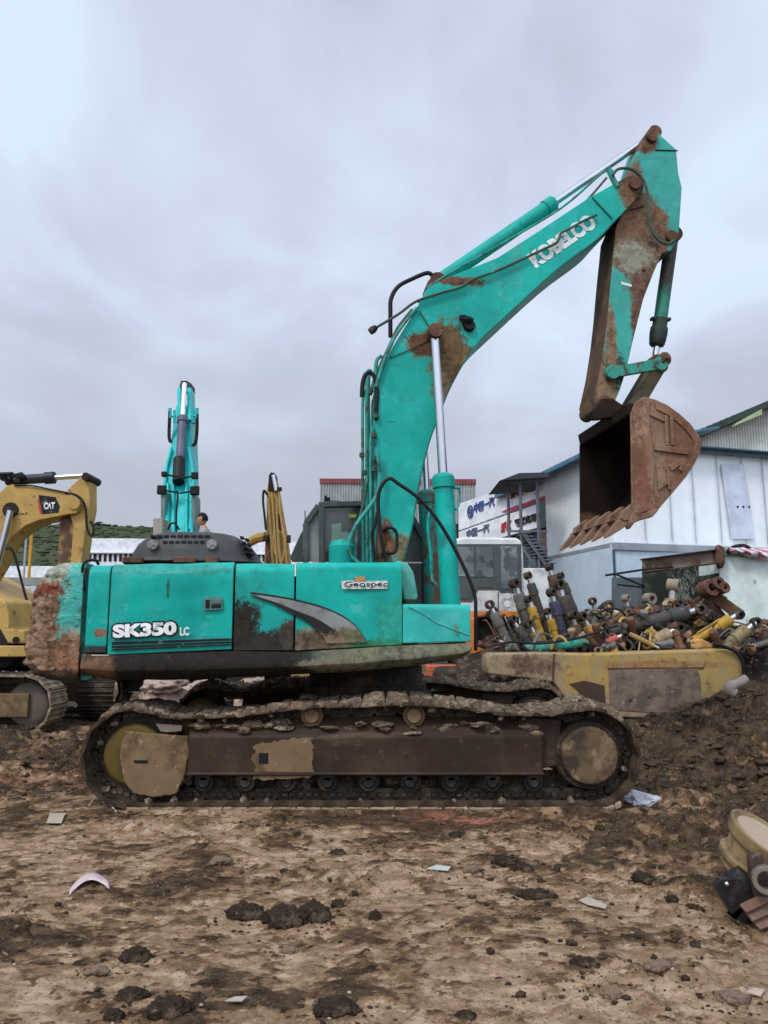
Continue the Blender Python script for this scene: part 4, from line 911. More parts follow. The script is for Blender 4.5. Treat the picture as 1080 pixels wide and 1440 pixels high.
def build_track(parent, yc, pts, n, wd, name='crawler_track', first=None, shoe=None, mats=None):
    """chain = mesh part; shoes = sub-parts"""
    sm, lm = mats or (SHO, TRK)
    pos, tan, pitch = resample(pts, n); org = ORG[parent.name]
    lk = link_mb(pitch); m = MB()
    Ms = []
    for p, t in zip(pos, tan):
        up = t.cross(V((0, -1, 0))).normalized(); up = V((-t.z, 0, t.x))   # inward normal
        Mx = Matrix(((t.x, 0, up.x, p.x), (0, 1, 0, yc), (t.z, 0, up.z, p.z), (0, 0, 0, 1)))
        Ms.append(Mx); m.add([Mx @ v for v in lk.v], lk.f)
    chain = m.build(name, lm, parent, ang=30)
    s0 = None
    for Mx in Ms:
        j = random.uniform(-.05, .05)
        Ml = Matrix.Translation(-org) @ Mx @ Matrix.Rotation(j * .5, 4, 'Y')
        if s0 is None:
            if shoe is None:
                mb = shoe_mb(pitch, wd); o0 = mb.build('track_shoe', sm, None, bevel=.004, origin=(0, 0, 0)); s0 = o0; s0.parent = chain; s0.matrix_local = Ml
            else:
                s0 = shoe; c = s0.copy(); COL.objects.link(c); c.parent = chain; c.matrix_local = Ml
        else:
            c = s0.copy(); COL.objects.link(c); c.parent = chain; c.matrix_local = Ml
    return chain, s0, pos, tan, pitch
YN = 7.04; YC = YN + .30
def PT(px, py, y=YC): p = P(px, py, y); return p
cl = PT(187, 1067, YN + .1); cr = PT(831, 1059, YN + .1)
clz, crz = cl.z, cr.z
top_px = [(240, 1003), (320, 1002), (380, 995), (437, 988), (510, 987), (583, 984), (650, 990), (720, 1000), (780, 998)]
topz = [(P(x, y, YN).x, P(x, y, YN).z - .05) for x, y in top_px]
rr_ = .40
clz = .065 + rr_; crz = .065 + rr_
path = track_path(YC, (cl.x, clz), (cr.x - .02, crz), topz, rr_)
chain1, shoe0, pos1, tan1, pitch1 = build_track(ex, YC, path, 50, .60)
topz2 = [(x, z + .03 * math.sin(i * 1.3) + .015) for i, (x, z) in enumerate(topz)]
path2 = track_path(YC, (cl.x + .12, clz), (cr.x + .02, crz), topz2, rr_)
YF = YC + 2.59
chain2, _, pos2, tan2, _ = build_track(ex, YF, path2, 50, .60, shoe=shoe0)
def crust(pos, tan, yc, seed, lo, hi, name='mud_crust', wd=.62, amp=.05):
    # irregular crust of dried mud carried on the upper run
    up = [(p, t) for p, t in zip(pos, tan) if p.z > .70]
    up.sort(key=lambda q: q[0].x); P3 = catmull([q[0] + V((-q[1].z, 0, q[1].x)) * -.03 for q in up], 12); ny_ = 34; rows = []
    for i, p in enumerate(P3):
        row = []; seg_ = i // 12; gp_ = .25 if i % 12 in (0,) else 1; tilt = .012 * noise.noise(V((seg_ * 5.3, seed, 1))); lat = .018 * noise.noise(V((seg_ * 3.7, seed, 8)))
        for j in range(ny_ + 1):
            y = yc - wd / 2 + wd * j / ny_; q = V((p.x * 1, y, seed))
            h = max(0, noise.noise(q * 2.2) * .8 + .45 * noise.noise(q * 6) + .5 * (.4 - abs(noise.noise(q * 11))) + .35 * (.4 - abs(noise.noise(q * 26))) + .05)
            ed = .02 * noise.noise(V((p.x * 7, seed, 3))) + .012 * noise.noise(V((p.x * 22, seed, 3)))
            row.append(V((p.x, y + lat + (ed if j in (0, ny_) else 0), p.z + .012 + amp * h * gp_ + tilt - (.012 if gp_ < 1 else 0))))
        rows.append([V((p.x, row[0].y + .01, p.z - .025 - .02 * noise.noise(V((p.x * 9, 3, seed)))))] + row + [V((p.x, yc + wd / 2, p.z - .02))])
    m = MB(); m.loft(rows, caps=False, closed=False); return m.build(name, CRU, ex, ang=180)
crust(pos1, tan1, YC, 3, 0, 0, amp=.075); crust(pos2, tan2, YF, 9, 0, 0, amp=.11)
def ragged(pts, n=7, amp=2.2, seed=0):
    out = []
    for i in range(len(pts)):
        (x0, y0), (x1, y1) = pts[i], pts[(i + 1) % len(pts)]
        for k in range(n):
            t = k / n; x = x0 + (x1 - x0) * t; y = y0 + (y1 - y0) * t; out.append((x + amp * noise.noise(V((x * .17, y * .17, seed))) + amp * .6 * noise.noise(V((x * .5, y * .5, seed))), y + amp * noise.noise(V((x * .17, y * .17, seed + 9))) + amp * .6 * noise.noise(V((x * .5, y * .5, seed + 9)))))
    return out
def side_frame(yc, near):
    yn = yc - .16
    xL, xR = P(262, 1060, YN).x, P(765, 1060, YN).x
    z0, z1, z2 = P(500, 1091, YN).z, P(500, 1037, YN).z, P(500, 1010, YN).z
    m = MB()
    m.prism([V((xL, yn - .10, z0)), V((xL, yn - .10, z1)), V((xL, yn + .05, z2)), V((xL, yn + .30, z2)), V((xL, yn + .42, z1)), V((xL, yn + .42, z0))], V((xR - xL, 0, 0)))
    m.box(((xL + xR) / 2, yn - .10, z0 + .012), (xR - xL + .01, .05, .03))
    m.prism([V((xR - .2, yn - .02, z0 + .02)), V((xR + .18, yn - .02, z0 + .06)), V((xR + .18, yn - .02, z2 - .02)), V((xR - .2, yn - .02, z2 + .0))], V((0, .3, 0)))
    fr = m.build('track_frame', BEAM, ex, bevel=.015)
    if near:
        tq = [(356, 1048), (372, 1045), (400, 1040), (438, 1037), (441, 1052), (439, 1070), (442, 1092), (400, 1096), (356, 1096), (358, 1075), (353, 1066), (360, 1058)]
        m = MB(); m.prism(UP(ragged(tq, 8, 3.2), yn - .104), V((0, .008, 0))); m.build('dry_mud_patch', TANM, fr)
        m = MB(); m.prism(UP([(364, 1059), (377, 1059), (377, 1074), (364, 1074)], yn - .108), V((0, .004, 0))); m.build('frame_hole', BLK, fr)
    m = MB(); cq = [(176, 1029), (262, 1037), (264, 1060), (258, 1090), (246, 1118), (215, 1123), (185, 1117), (172, 1100), (166, 1065), (168, 1045)]
    m.prism([V((p.x, yn - .105, p.z)) for p in UP(ragged(cq, 6, 1.6), YN)], V((0, .05, 0))); cv = m.build('idler_cover', TANM, ex, bevel=.012)
    m = MB(); m.prism([V((p.x, yn - .110, p.z)) for p in UP([(187, 1070), (206, 1070), (206, 1074), (187, 1074)], YN)], V((0, .006, 0))); m.build('cover_slot', BLK, cv)
    m = MB(); c = V((cl.x, yn, clz)); Yx = V((0, 1, 0))
    m.lathe(c - Yx * .05, Yx, [(0, .12), (0, .24), (.02, .268), (.05, .275), (.06, .26), (.36, .26)], 44)
    iw_ = m
    m.build('idler_wheel', mat('shaded_idler_yellow', (.105, .070, .014), .6, layers=[dict(scale=5, lo=.5, hi=.68, c=(.06, .04, .02))]), ex, bevel=.004)  # yellow darkened in its base colour for the shade inside the track
    m = MB(); m.lathe(c + Yx * .04, Yx, [(0, .262), (.0, .315), (.05, .335), (.19, .335), (.23, .315), (.23, .262)], 44); m.build('idler_flange', TRK, ex, bevel=.004)
    c = V((cr.x - .02, yn, crz)); m = MB(); teeth = []
    for k in range(44):
        an = k * math.tau / 44; r = .345 if k % 2 else .30; teeth.append(c + V((math.cos(an) * r, .12, math.sin(an) * r)))
    m.prism(teeth, Yx * .07); m.lathe(c - Yx * .03, Yx, [(0, .10), (0, .29), (.03, .305), (.15, .305), (.26, .30), (.34, .26)], 40); sp_ = m.build('sprocket', TRK, ex, bevel=.004)
    m = MB(); m.lathe(c - Yx * .10, Yx, [(0, .02), (0, .235), (.015, .252), (.03, .255), (.08, .255)], 48)
    dd = m.build('drive_cover', mat('drive_tan', (.12, .078, .042), .7, layers=[dict(scale=2.5, lo=.46, hi=.6, c=(.045, .030, .019)), dict(scale=3.3, lo=.52, hi=.62, c=(.21, .145, .085)), dict(scale=40, lo=.62, hi=.68, c=(.05, .04, .03))], bump=.2), ex, bevel=.004)
    m = MB(); m.ring(c - Yx * .034, Yx, .262, .292, .01, 40)
    for k in range(28): an = k * math.tau / 28; m.lathe(c - Yx * .045 + V((math.cos(an), 0, math.sin(an))) * .278, Yx, [(0, .011), (.03, .011)], 6)
    m.build('bolt_ring', TRK, sp_)
    for px in (437, 583):
        q = P(px, 1008, YN); m = MB(); m.lathe(V((q.x, yn - .07, q.z)), Yx, [(0, .03), (0, .062), (.02, .07), (.05, .072), (.05, .10), (.10, .10), (.10, .075), (.3, .075), (.30, .1), (.34, .1)], 24); m.build('carrier_roller', TANM if near else TRK, ex, bevel=.004)
    for k in range(9):
        x = xL + .14 + (xR - xL - .22) * k / 8; m = MB(); m.lathe(V((x, yn - .06, .235)), Yx, [(0, .03), (0, .045), (.03, .06), (.03, .085), (.10, .085), (.10, .105), (.13, .105), (.13, .085), (.3, .085), (.3, .105), (.33, .105), (.38, .06)], 18)
        m.box((x, yn - .03, .30), (.13, .06, .10)); m.build('track_roller', ROLL, ex, bevel=.004)
    pk = []
    for i in range(140):
        x = xL + (xR - xL + .25) * i / 139; row = []
        for j in range(16):
            t = j / 15; z = .08 + .24 * t; q = V((x, yc, z)); row.append(V((x, yn + .08 + .10 * noise.noise(q * 5) + .05 * noise.noise(q * 14) + .02 * noise.noise(q * 35), z)))
        pk.append(row)
    m = MB(); m.loft(pk, caps=False, closed=False); m.build('mud_light_block', MUDBLOCK, fr, ang=180)  # muddy sheet added behind the rollers so no light shows through
def UP(pts, y): return [P(a, b, y) for a, b in pts]
rows = []
xa_, xb_ = P(176, 1130, YN).x, P(872, 1130, YN).x
for i in range(420):
    x = xa_ + (xb_ - xa_) * i / 419; k = (x - xa_) / pitch1; fr_ = k - math.floor(k); sd = math.floor(k)
    e_ = .012 * noise.noise(V((x * 9, 2, 3))) + .006 * noise.noise(V((x * 30, 2, 3))) + .008 * noise.noise(V((sd * 7.7, 1, 1))); gp_ = 0 if fr_ > .06 else 1
    z_ = .012 + .05 * max(0, (x - xb_ + .18) / .18) ** 2
    rows.append([V((x, YN + .05, z_ - .02)), V((x, YN - .028 - e_ + gp_ * .03, z_ - .01)), V((x, YN - .030 - e_ + gp_ * .03, z_ + .022 + e_ * .4 - gp_ * .01)), V((x, YN + .02, z_ + .034 + e_ - gp_ * .012)), V((x, YN + .10, z_ + .03))])
m = MB(); m.loft(rows, caps=False, closed=False); m.build('dried_mud_ledge', mat('dried_mud_ledge', (.27, .19, .115), .9, layers=[dict(scale=6, lo=.5, hi=.62, c=(.12, .08, .048)), dict(scale=18, lo=.58, hi=.66, c=(.38, .29, .19))], bump=.5, bscale=25), ex, ang=50)
side_frame(YC, True); side_frame(YF, False)
# mud plates and clumps stuck to the frame
m = MB()
for i in range(60):
    x = random.uniform(P(270, 1030, YN).x, P(760, 1030, YN).x); z = P(500, random.uniform(1018, 1036), YN).z; m.blob(V((x, YC - .20 + random.uniform(-.03, .12), z)), V((random.uniform(.03, .10), .05, random.uniform(.015, .04))), .6, 2, 1.5, i)
for i in range(26):
    p = random.choice(pos1); m.blob(V((p.x * .97, YC - .26 + random.uniform(0, .1), max(.08, p.z * .97))), random.uniform(.02, .04), .6, 1, 1.5, i)
tag(m.build('stuck_mud', CRU, ex), kind='stuff')
m = MB(); m.prism(UP([(219, 1018), (240, 1019), (256, 1020), (255, 1028), (236, 1030), (226, 1029)], YN + .16), V((0, .02, 0))); m.build('mud_flake', mat('pale_flake', (.42, .32, .25), .8), ex, bevel=.003)
# ================================================================== OTHER MACHINES
def ground_z(x, y): return gh(x, y)
YEL = lambda n, **k: mat(n, k.pop('col', (.44, .28, .085)), .55, layers=[dict(scale=2, lo=.45, hi=.75, c=(.36, .23, .07), amt=.7), dict(scale=7, lo=.58, hi=.68, c=(.16, .085, .04)), dict(scale=18, lo=.62, hi=.7, c=(.07, .045, .03), amt=.8)] + k.pop('extra', []), bump=.15, bscale=12, **k)
CATY = YEL('worn_yellow_paint')
# ---- yellow excavator at the left edge
YL = 11.6
lx = thing('excavator', 'yellow excavator at the left edge with its boom reaching over a dark cylinder', 'excavator', (-7.2, YL + 1.45, 0))
m = MB(); yb = YL + 1.15
bo_ = [(-110, 860), (-95, 800), (-62, 745), (-25, 706), (0, 692), (8, 684), (17, 681), (50, 685), (92, 693), (108, 699), (112, 706), (112, 715), (107, 722), (96, 723), (83, 726), (56, 731), (36, 739), (17, 754), (5, 772), (-10, 800), (-35, 840), (-55, 870)]
m.prism(UP(bo_, yb), V((0, .5, 0))); lb = m.build('boom', CATY, lx, bevel=.012, ang=25)
m = MB(); m.prism(UP([(54, 696), (78, 699), (84, 712), (82, 721), (60, 723), (56, 710)], yb - .004), V((0, .003, 0))); dc = m.build('boom_decal', BK, lb)
m = MB(); m.prism(UP([(53, 702), (55.5, 702), (60, 723), (56, 722)], yb - .006), V((0, .003, 0))); m.build('decal_edge', mat('red_strip', (.35, .05, .03), .6), lb)
lettering('CAT', P(61.5, 716.5, yb), P(77, 715.5, yb), V((0, 0, .115)), V((0, -1, 0)), WHITE, lb, .05, .003, lift=.006)
lettering('CAT', P(24, 724.5, yb), P(39, 724, yb), V((0, 0, .035)), V((0, -1, 0)), BK, lb, .02, .002, lift=.002)
m = MB(); ya = YL + 1.24
m.prism(UP([(95, 688), (108, 676), (117, 667), (123, 668), (126, 680), (126, 714), (122, 735), (114, 792), (106, 860), (96, 862), (99, 792), (103, 740), (97, 720)], ya), V((0, .34, 0))); la = m.build('arm', CATY, lx, bevel=.01, ang=25)
la.data.materials.append(mat('brown_arm_inner_face', (.10, .06, .04), .8, layers=[dict(scale=4, lo=.45, hi=.6, c=(.36, .24, .08))]))
m = MB()
m.prism(UP([(85, 728), (104, 728), (101, 800), (99, 862), (80, 862), (81, 792)], ya + .05), V((0, .24, 0))); m.build('arm_box', la.data.materials[1], la)
for x, y, r in [(104, 708, .1), (120, 670, .07), (14, 717, .13)]:
    m = MB(); m.lathe(P(x, y, yb - .03), V((0, 1, 0)), [(0, r * .4), (0, r), (.56, r), (.56, r * .4)], 18); m.build('pin', DARK if x != 104 else CATY, lb, bevel=.005)
def simplecyl(name, a, b, split, r, rr, mt, parent, rod=STEEL):
    a, b = V(a), V(b); ax = (b - a); Lg = ax.length; ax.normalize(); sp = Lg * split; m = MB()
    m.lathe(a, ax, [(0, r * .6), (.02, r), (sp - .16, r), (sp - .16, r * 1.25), (sp, r * 1.25), (sp + .01, rr)], 16); o = m.build(name, mt, parent, bevel=.004)
    m = MB(); m.lathe(a + ax * (sp - .02), ax, [(0, rr), (Lg - sp + .02, rr)], 14); m.build('piston_rod', rod, o); return o
NAVY = mat('dark_cylinder_paint', (.022, .026, .036), .4)
simplecyl('arm_cylinder', P(8, 676, yb + .25), P(119, 669, yb + .25), .62, .085, .045, NAVY, lx)
simplecyl('boom_cylinder', P(-28, 890, yb - .1), P(15, 718, yb - .1), .35, .09, .055, NAVY, lx)
m = MB(); c = P(22, 672, yb + .2)
for i in range(10): m.blob(c + V((random.uniform(-.16, .16), random.uniform(-.2, .1), random.uniform(-.06, .08))), random.uniform(.04, .09), .3, 1, 1, i)
m.tube([P(-20, 667, yb), P(16, 666, yb)], .03); m.build('hose_manifold', BLK, lb)
def hose(parent, pts, y, r=.018, mt=BLK, name='hose', k=6):
    m = MB(); ys_ = y if isinstance(y, (list, tuple)) else [y] * len(pts); m.tube(catmull([P(a[0], a[1], q) for a, q in zip(pts, ys_)], k), r, 8); return m.build(name, mt, parent)
hose(lb, [(8, 772), (14, 771), (20, 780), (26, 800), (33, 828), (43, 862)], yb - .2, .022)
hose(la, [(92, 694), (104, 695), (116, 704), (121, 720), (122, 740), (127, 753), (131, 750), (131, 740), (127, 733)], ya - .08, .02)
hose(lb, [(20, 682), (45, 683), (70, 688), (96, 693)], yb - .02, .014)
# house
m = MB(); yh = YL + .05
m.prism(UP([(-260, 905), (-260, 790), (-120, 790), (-30, 838), (0, 841), (8, 846), (12, 860), (12, 884), (34, 886), (36, 905)], yh), V((0, 2.6, 0))); hb = m.build('body', CATY, lx, bevel=.03, seg=3)
m = MB(); m.prism(UP([(-30, 880), (0, 884), (10, 902), (11, 911), (-30, 911)], yh - .012), V((0, .01, 0))); m.build('side_vent', DARK, hb)
m = MB(); m.prism(UP([(-260, 908), (38, 908), (38, 924), (-260, 926)], yh - .04), V((0, 2.7, 0))); m.build('deck_sill', CATY, lx, bevel=.02)
m = MB(); m.prism(UP([(-260, 926), (20, 925), (10, 938), (-260, 944)], yh + .3), V((0, 2.0, 0))); m.build('under_deck', DARK, lx)
m = MB(); m.lathe(P(22, 900, yh - .02), V((0, 1, 0)), [(0, .05), (.02, .05)], 12); m.build('lamp', BLK, hb)
SHOL = mat('light_worn_shoe', (.17, .125, .085), .8, layers=[dict(scale=7, lo=.45, hi=.65, c=(.34, .26, .18)), dict(scale=11, lo=.58, hi=.68, c=(.07, .05, .035))], bump=.5, bscale=20)
def tr_generic(parent, xl, xr, yc, n, wd, zt=.95, r=.40, mats=None, shoe=None):
    pts = [(xl, .065), (xr, .065)] + [(xr + r * math.cos(a), .065 + r + r * math.sin(a)) for a in [(-math.pi / 2 + math.pi * k / 12) for k in range(1, 13)]] + [((xl + xr) / 2, .065 + 2 * r + .05)] + [(xl + r * math.cos(a), .065 + r + r * math.sin(a)) for a in [(math.pi / 2 + math.pi * k / 12) for k in range(0, 12)]]
    return build_track(parent, yc, pts, n, wd, mats=mats, shoe=shoe)
xr = P(30, 996, YL).x
_, shl, _, _, _ = tr_generic(lx, xr - 3.9, xr, YL + .3, 48, .6, mats=(SHOL, TRK)); tr_generic(lx, xr - 3.9, xr + .22, YL + 2.75, 48, .6, mats=(SHOL, TRK), shoe=shl)
for yy in (YL + .16, YL + 2.6):
    m = MB(); m.lathe(V((xr, yy, .465)), V((0, 1, 0)), [(0, .1), (0, .25), (.03, .31), (.27, .31), (.3, .25)], 32); m.build('idler_wheel', mat('grey_brown_idler', (.12, .095, .075), .7), lx, bevel=.004)
    m = MB(); m.prism([V((xr - 3.7, yy - .06, .28)), V((xr + .05, yy - .06, .28)), V((xr + .05, yy - .06, .62)), V((xr - 3.7, yy - .06, .62))], V((0, .3, 0))); m.build('track_frame', TANM, lx, bevel=.012)

# ---- second teal machine, seen from behind
tz = thing('excavator', 'bright teal excavator seen from behind with its narrow boom pointing straight up', 'excavator', (-3.3, 16, 0))
TB = mat('bright_teal_paint', (.015, .42, .40), .38, layers=[dict(scale=3, lo=.5, hi=.7, c=(.01, .28, .27), amt=.6)]); TGR = mat('slate_cylinder_paint', (.09, .10, .14), .45)
ZB = 15.6
def q3(px, py, y, dx=0): return P(px, py, y)
def ytop(py): return 15.4 + (790 - py) / 255 * 2.6      # boom leans away as it rises
rings = []
for py, xa, xb in [(885, 234, 271), (800, 234, 270), (745, 233, 270), (690, 232, 269), (650, 234, 269), (625, 240, 268), (600, 243, 268), (580, 246, 268), (570, 247, 267)]:
    y = ytop(py); a, b = P(xa, py, y), P(xb, py, y); rings.append([a, b, b + V((0, .7, 0)), a + V((0, .7, 0))])
m = MB(); m.loft(rings); tb = m.build('boom', TB, tz, bevel=.015)
m = MB()
for x in (236, 243.5, 262, 269): m.tube([P(x, py, ytop(py) - .06) for py in (790, 740, 700, 680)], .035, 8)
for sx, xs_ in ((-1, (236, 232, 233, 237, 241)), (1, (267, 271, 271, 268, 266))): m.tube(catmull([P(x, py, ytop(py) - .08) for x, py in zip(xs_, (745, 700, 665, 645, 630))], 4), .035, 8)
m.build('boom_pipes', TB, tb)
m = MB()
for (xa, xb) in ((249, 254.5), (263, 269)): m.prism([P(xa, 590, 17.3), P(xb, 590, 17.3), P(xb - .5, 545, 17.9), P(xa, 545, 17.9)], V((0, .4, 0)))
m.build('arm', TB, tz, bevel=.01)
m = MB(); m.prism([P(251, 548, 17.9), P(269, 548, 17.9), P(269, 539, 18), P(262, 535, 18), P(254, 535, 18)], V((0, .4, 0))); m.build('arm_head', BLK, tz, bevel=.02)
ac = simplecyl('arm_cylinder', P(252, 672, ytop(672) - .15), P(259.5, 540, 17.7), .62, .10, .055, TGR, tz)
ac.children[0].data.materials[0] = mat('bright_rod', (.8, .8, .8), .4, .2)
m = MB(); m.tube([P(251, 678, ytop(678) - .2), P(252, 646, ytop(646) - .2)], .13, 10); m.build('cylinder_base', BLK, tz)
for sx, pts_ in ((0, [(239, 578), (238, 600), (238, 615), (240, 622)]), (1, [(277, 583), (277, 605), (275, 622), (270, 627)])):
    hose(tb, pts_, 17.1, .04)
    m = MB(); xx = pts_[0][0]; m.tube([P(xx, 574, 17.1), P(xx, 588, 17.1)], .04, 8); m.tube([P(xx, 586, 17.1), P(xx + (8 if sx == 0 else -8), 584, 17.1)], .03, 8); m.tube([P(xx + (6 if sx == 0 else -6), 577, 17.1), P(xx + (6 if sx == 0 else -6), 595, 17.1)], .03, 8); m.build('hose_bracket', TB, tb)
for x, y, s_ in [(231, 667, .07), (274, 669, .09), (227.5, 689, .12), (274, 690, .12)]:
    m = MB(); m.box(P(x, y, 15.9), (s_ * 1.5, .12, s_ * 1.6)); m.bar(P(x, y, 15.95), P(252, y + 4, 16.1), .04, .04); m.build('work_lamp', BLK, tb, bevel=.02)
m = MB(); m.prism(UP([(226, 790), (226, 696), (232, 690), (232, 790)], 15.9), V((0, .5, 0))); m.prism(UP([(269, 790), (269, 690), (274, 697), (274, 790)], 15.9), V((0, .5, 0))); m.build('side_housing', mat('grey_green_housing', (.13, .2, .19), .6), tz, bevel=.01)
hose(tb, [(236, 745), (240, 737), (246, 736), (252, 745)], 15.2, .02); hose(tb, [(248, 748), (248, 720), (250, 700), (249, 690)], 15.3, .02)
m = MB(); m.prism(UP([(215, 790), (215, 729), (228, 728), (228, 790)], 15.0), V((0, .6, 0))); m.build('tool_box', mat('beige_box', (.30, .28, .22), .7, layers=[LDIRT]), tz, bevel=.015)
m = MB(); c = P(250, 860, 13.9); m.box((c.x, 15.2, 1.30), (2.9, 3.6, .9)); m.box((c.x, 14.2, 1.95), (2.7, 1.5, .5)); m.box((c.x, 13.9, 1.35), (2.6, .5, 1.0)); bd = m.build('body', TB, tz, bevel=.08, seg=3)
m = MB(); m.box((c.x, 15.3, .72), (1.8, 2.6, .5)); m.build('undercarriage', DARK, tz, bevel=.02)
def rot_track(parent, xc, y0, y1, n=44):
    # track running away from the viewer: built along x, then turned
    pts = [(y0, .065), (y1, .065)] + [(y1 + .4 * math.cos(a), .465 + .4 * math.sin(a)) for a in [(-math.pi / 2 + math.pi * k / 12) for k in range(1, 13)]] + [(y0 + .4 * math.cos(a), .465 + .4 * math.sin(a)) for a in [(math.pi / 2 + math.pi * k / 12) for k in range(0, 12)]]
    holder = V((0, 0, 0)); pos, tan, pitch = resample(pts, n); org = ORG[parent.name]; m = MB(); lk = link_mb(pitch); R = Matrix(((0, -1, 0, xc), (1, 0, 0, 0), (0, 0, 1, 0), (0, 0, 0, 1))); Ms = []
    for p, t in zip(pos, tan):
        Mx = R @ Matrix(((t.x, 0, -t.z, p.x), (0, 1, 0, 0), (t.z, 0, t.x, p.z), (0, 0, 0, 1))); Ms.append(Mx); m.add([Mx @ v for v in lk.v], lk.f)
    ch = m.build('crawler_track', TRK, parent)
    sm = shoe_mb(pitch, .6).build('track_shoe', TRK, None, bevel=.004, origin=(0, 0, 0)); sm.parent = ch
    for i, Mx in enumerate(Ms):
        Ml = Matrix.Translation(-org) @ Mx
        if i == 0: sm.matrix_local = Ml
        else: k = sm.copy(); COL.objects.link(k); k.parent = ch; k.matrix_local = Ml
    return ch
xt = P(136, 980, 13.4).x; rot_track(tz, xt, 13.75, 17.2); rot_track(tz, xt + 2.5, 13.75, 17.2)

# ---- distant yellow excavator with only its raised arm in view
yx = thing('excavator', 'distant yellow excavator whose hose covered boom rises beside the cab of the teal machine', 'excavator', (-2.6, 22.5, 0))
YE2 = YEL('ochre_paint', col=(.40, .24, .07)); YA = 20
m = MB(); m.prism(UP([(371, 800), (375, 720), (375, 690), (379, 668), (386, 667), (391, 690), (396, 720), (403, 760), (408, 800)], YA), V((0, .5, 0))); b_ = m.build('boom', YE2, yx, bevel=.012)
m = MB(); m.prism(UP([(377, 690), (378, 668), (381, 664), (386, 665), (388, 680), (389, 690)], YA - .05), V((0, .5, 0))); m.build('boom_head', DARK, b_, bevel=.01)
m = MB(); m.tube([P(388, 690, YA - .12), P(384, 668, YA - .12)], .05, 8); m.build('piston_rod', STEEL, b_)
m = MB(); m.prism(UP([(384, 725), (394, 722), (397, 744), (386, 744)], YA - .03), V((0, .02, 0))); m.prism(UP([(374, 752), (382, 750), (383, 800), (374, 800)], YA - .03), V((0, .02, 0))); m.build('rust_plate', BRST, b_)
for i, pts_ in enumerate([[(377, 700), (380, 740), (384, 800)], [(382, 692), (385, 730), (390, 800)], [(392, 690), (394, 720), (400, 760), (404, 800)], [(389, 700), (390, 740), (396, 800)], [(396, 748), (402, 760), (399, 780), (394, 795)], [(386, 745), (384, 760), (387, 780)], [(392, 745), (391, 765), (394, 790)]]):
    hose(b_, pts_, YA - .1, .03, YE2 if i % 3 else mat('pale_ochre_pipe', (.33, .22, .09), .6), 'pipe')
hose(b_, [(376, 696), (371, 690), (370, 705), (372, 725), (374, 745)], YA - .1, .03); m = MB(); m.box(P(393, 688, YA - .1), (.12, .1, .1)); m.box(P(374, 757, YA - .1), (.14, .1, .14)); m.box(P(406, 758, YA - .1), (.1, .1, .2)); m.build('bracket', DARK, b_, bevel=.01)
m = MB(); m.tube(catmull([P(350, 763, YA + .6), P(362, 757, YA + .5), P(376, 754, YA + .2)], 4), .13, 8); m.build('arm', YE2, yx)
m = MB(); c = P(390, 850, YA + 1.5); m.box((c.x, YA + 2, 1.5), (2.6, 3.4, 1.2)); m.box((c.x, YA + 2, .55), (2.9, 3.8, .8)); m.build('body', YE2, yx, bevel=.1, seg=3)

# ---- orange machine with a white cab
ox = thing('excavator', 'orange tracked machine with a grey white cab behind the teal storage box', 'excavator', (2.6, 16.6, 0))
YO = 15.4; WPA = mat('grimy_white_paint', (.60, .61, .59), .5, layers=[dict(scale=2, lo=.5, hi=.75, c=(.28, .28, .26)), dict(scale=12, lo=.6, hi=.7, c=(.2, .18, .15), amt=.6)])
m = MB(); m.prism(UP([(630, 862), (634, 770), (640, 758), (650, 755), (726, 756), (733, 760), (736, 775), (738, 862)], YO), V((0, 1.7, 0))); oc = m.build('cab', WPA, ox, bevel=.05, seg=3)
FRM = mat('grey_window_frame', (.07, .08, .08), .5); GL2 = mat('cab_glass', (.10, .12, .12), .15, layers=[dict(scale=1.5, lo=.4, hi=.6, c=(.24, .26, .25), amt=.8), dict(scale=3, lo=.5, hi=.6, c=(.05, .06, .06))], spec=.6)
m = MB(); m.prism(UP([(640, 765), (733, 765), (734, 833), (703, 833), (701, 829), (672, 829), (664, 846), (640, 846)], YO - .02), V((0, .02, 0))); wf = m.build('door_frame', FRM, oc, bevel=.004)
for q in [[(643, 769), (693, 769), (694, 812), (643, 810)], [(704, 768), (727, 768), (729, 828), (705, 828)], [(643, 816), (694, 818), (693, 826), (672, 826), (661, 842), (643, 842)]]:
    m = MB(); m.prism(UP(q, YO - .03), V((0, .01, 0))); m.build('window', GL2 if q[0][0] != 643 or q[0][1] < 800 else FRM, oc)
m = MB(); m.box(P(668, 790, YO - .035), (.03, .02, .62)); m.build('window_bar', FRM, oc)
m = MB(); m.prism(UP([(700, 833), (701.2, 833), (701.2, 862), (700, 862)], YO - .006), V((0, .006, 0))); m.build('door_gap', DARK, oc)
for yy_ in (838, 850): m = MB(); m.lathe(P(714, yy_, YO - .01), V((0, 1, 0)), [(0, .06), (.01, .07)], 16); m.build('round_sticker', mat('white_sticker', (.6, .6, .6), .6), oc)
OR_ = mat('orange_paint', (.60, .20, .035), .5, layers=[dict(scale=5, lo=.5, hi=.7, c=(.42, .14, .04)), dict(scale=12, lo=.62, hi=.7, c=(.2, .08, .04))])
m = MB(); m.prism(UP([(630, 862), (738, 860), (738, 868), (630, 868)], YO - .05), V((0, 2.2, 0))); m.build('deck_edge', OR_, ox, bevel=.01)
m = MB(); m.prism(UP([(640, 868), (730, 868), (730, 950), (640, 950)], YO + .1), V((0, 2.0, 0))); m.build('engine_bay', DARK, ox, bevel=.02)
m = MB(); m.prism(UP([(656, 868), (670, 868), (668, 905), (683, 914), (683, 948), (656, 948)], YO - .15), V((0, .5, 0))); m.build('fender', OR_, ox, bevel=.03)
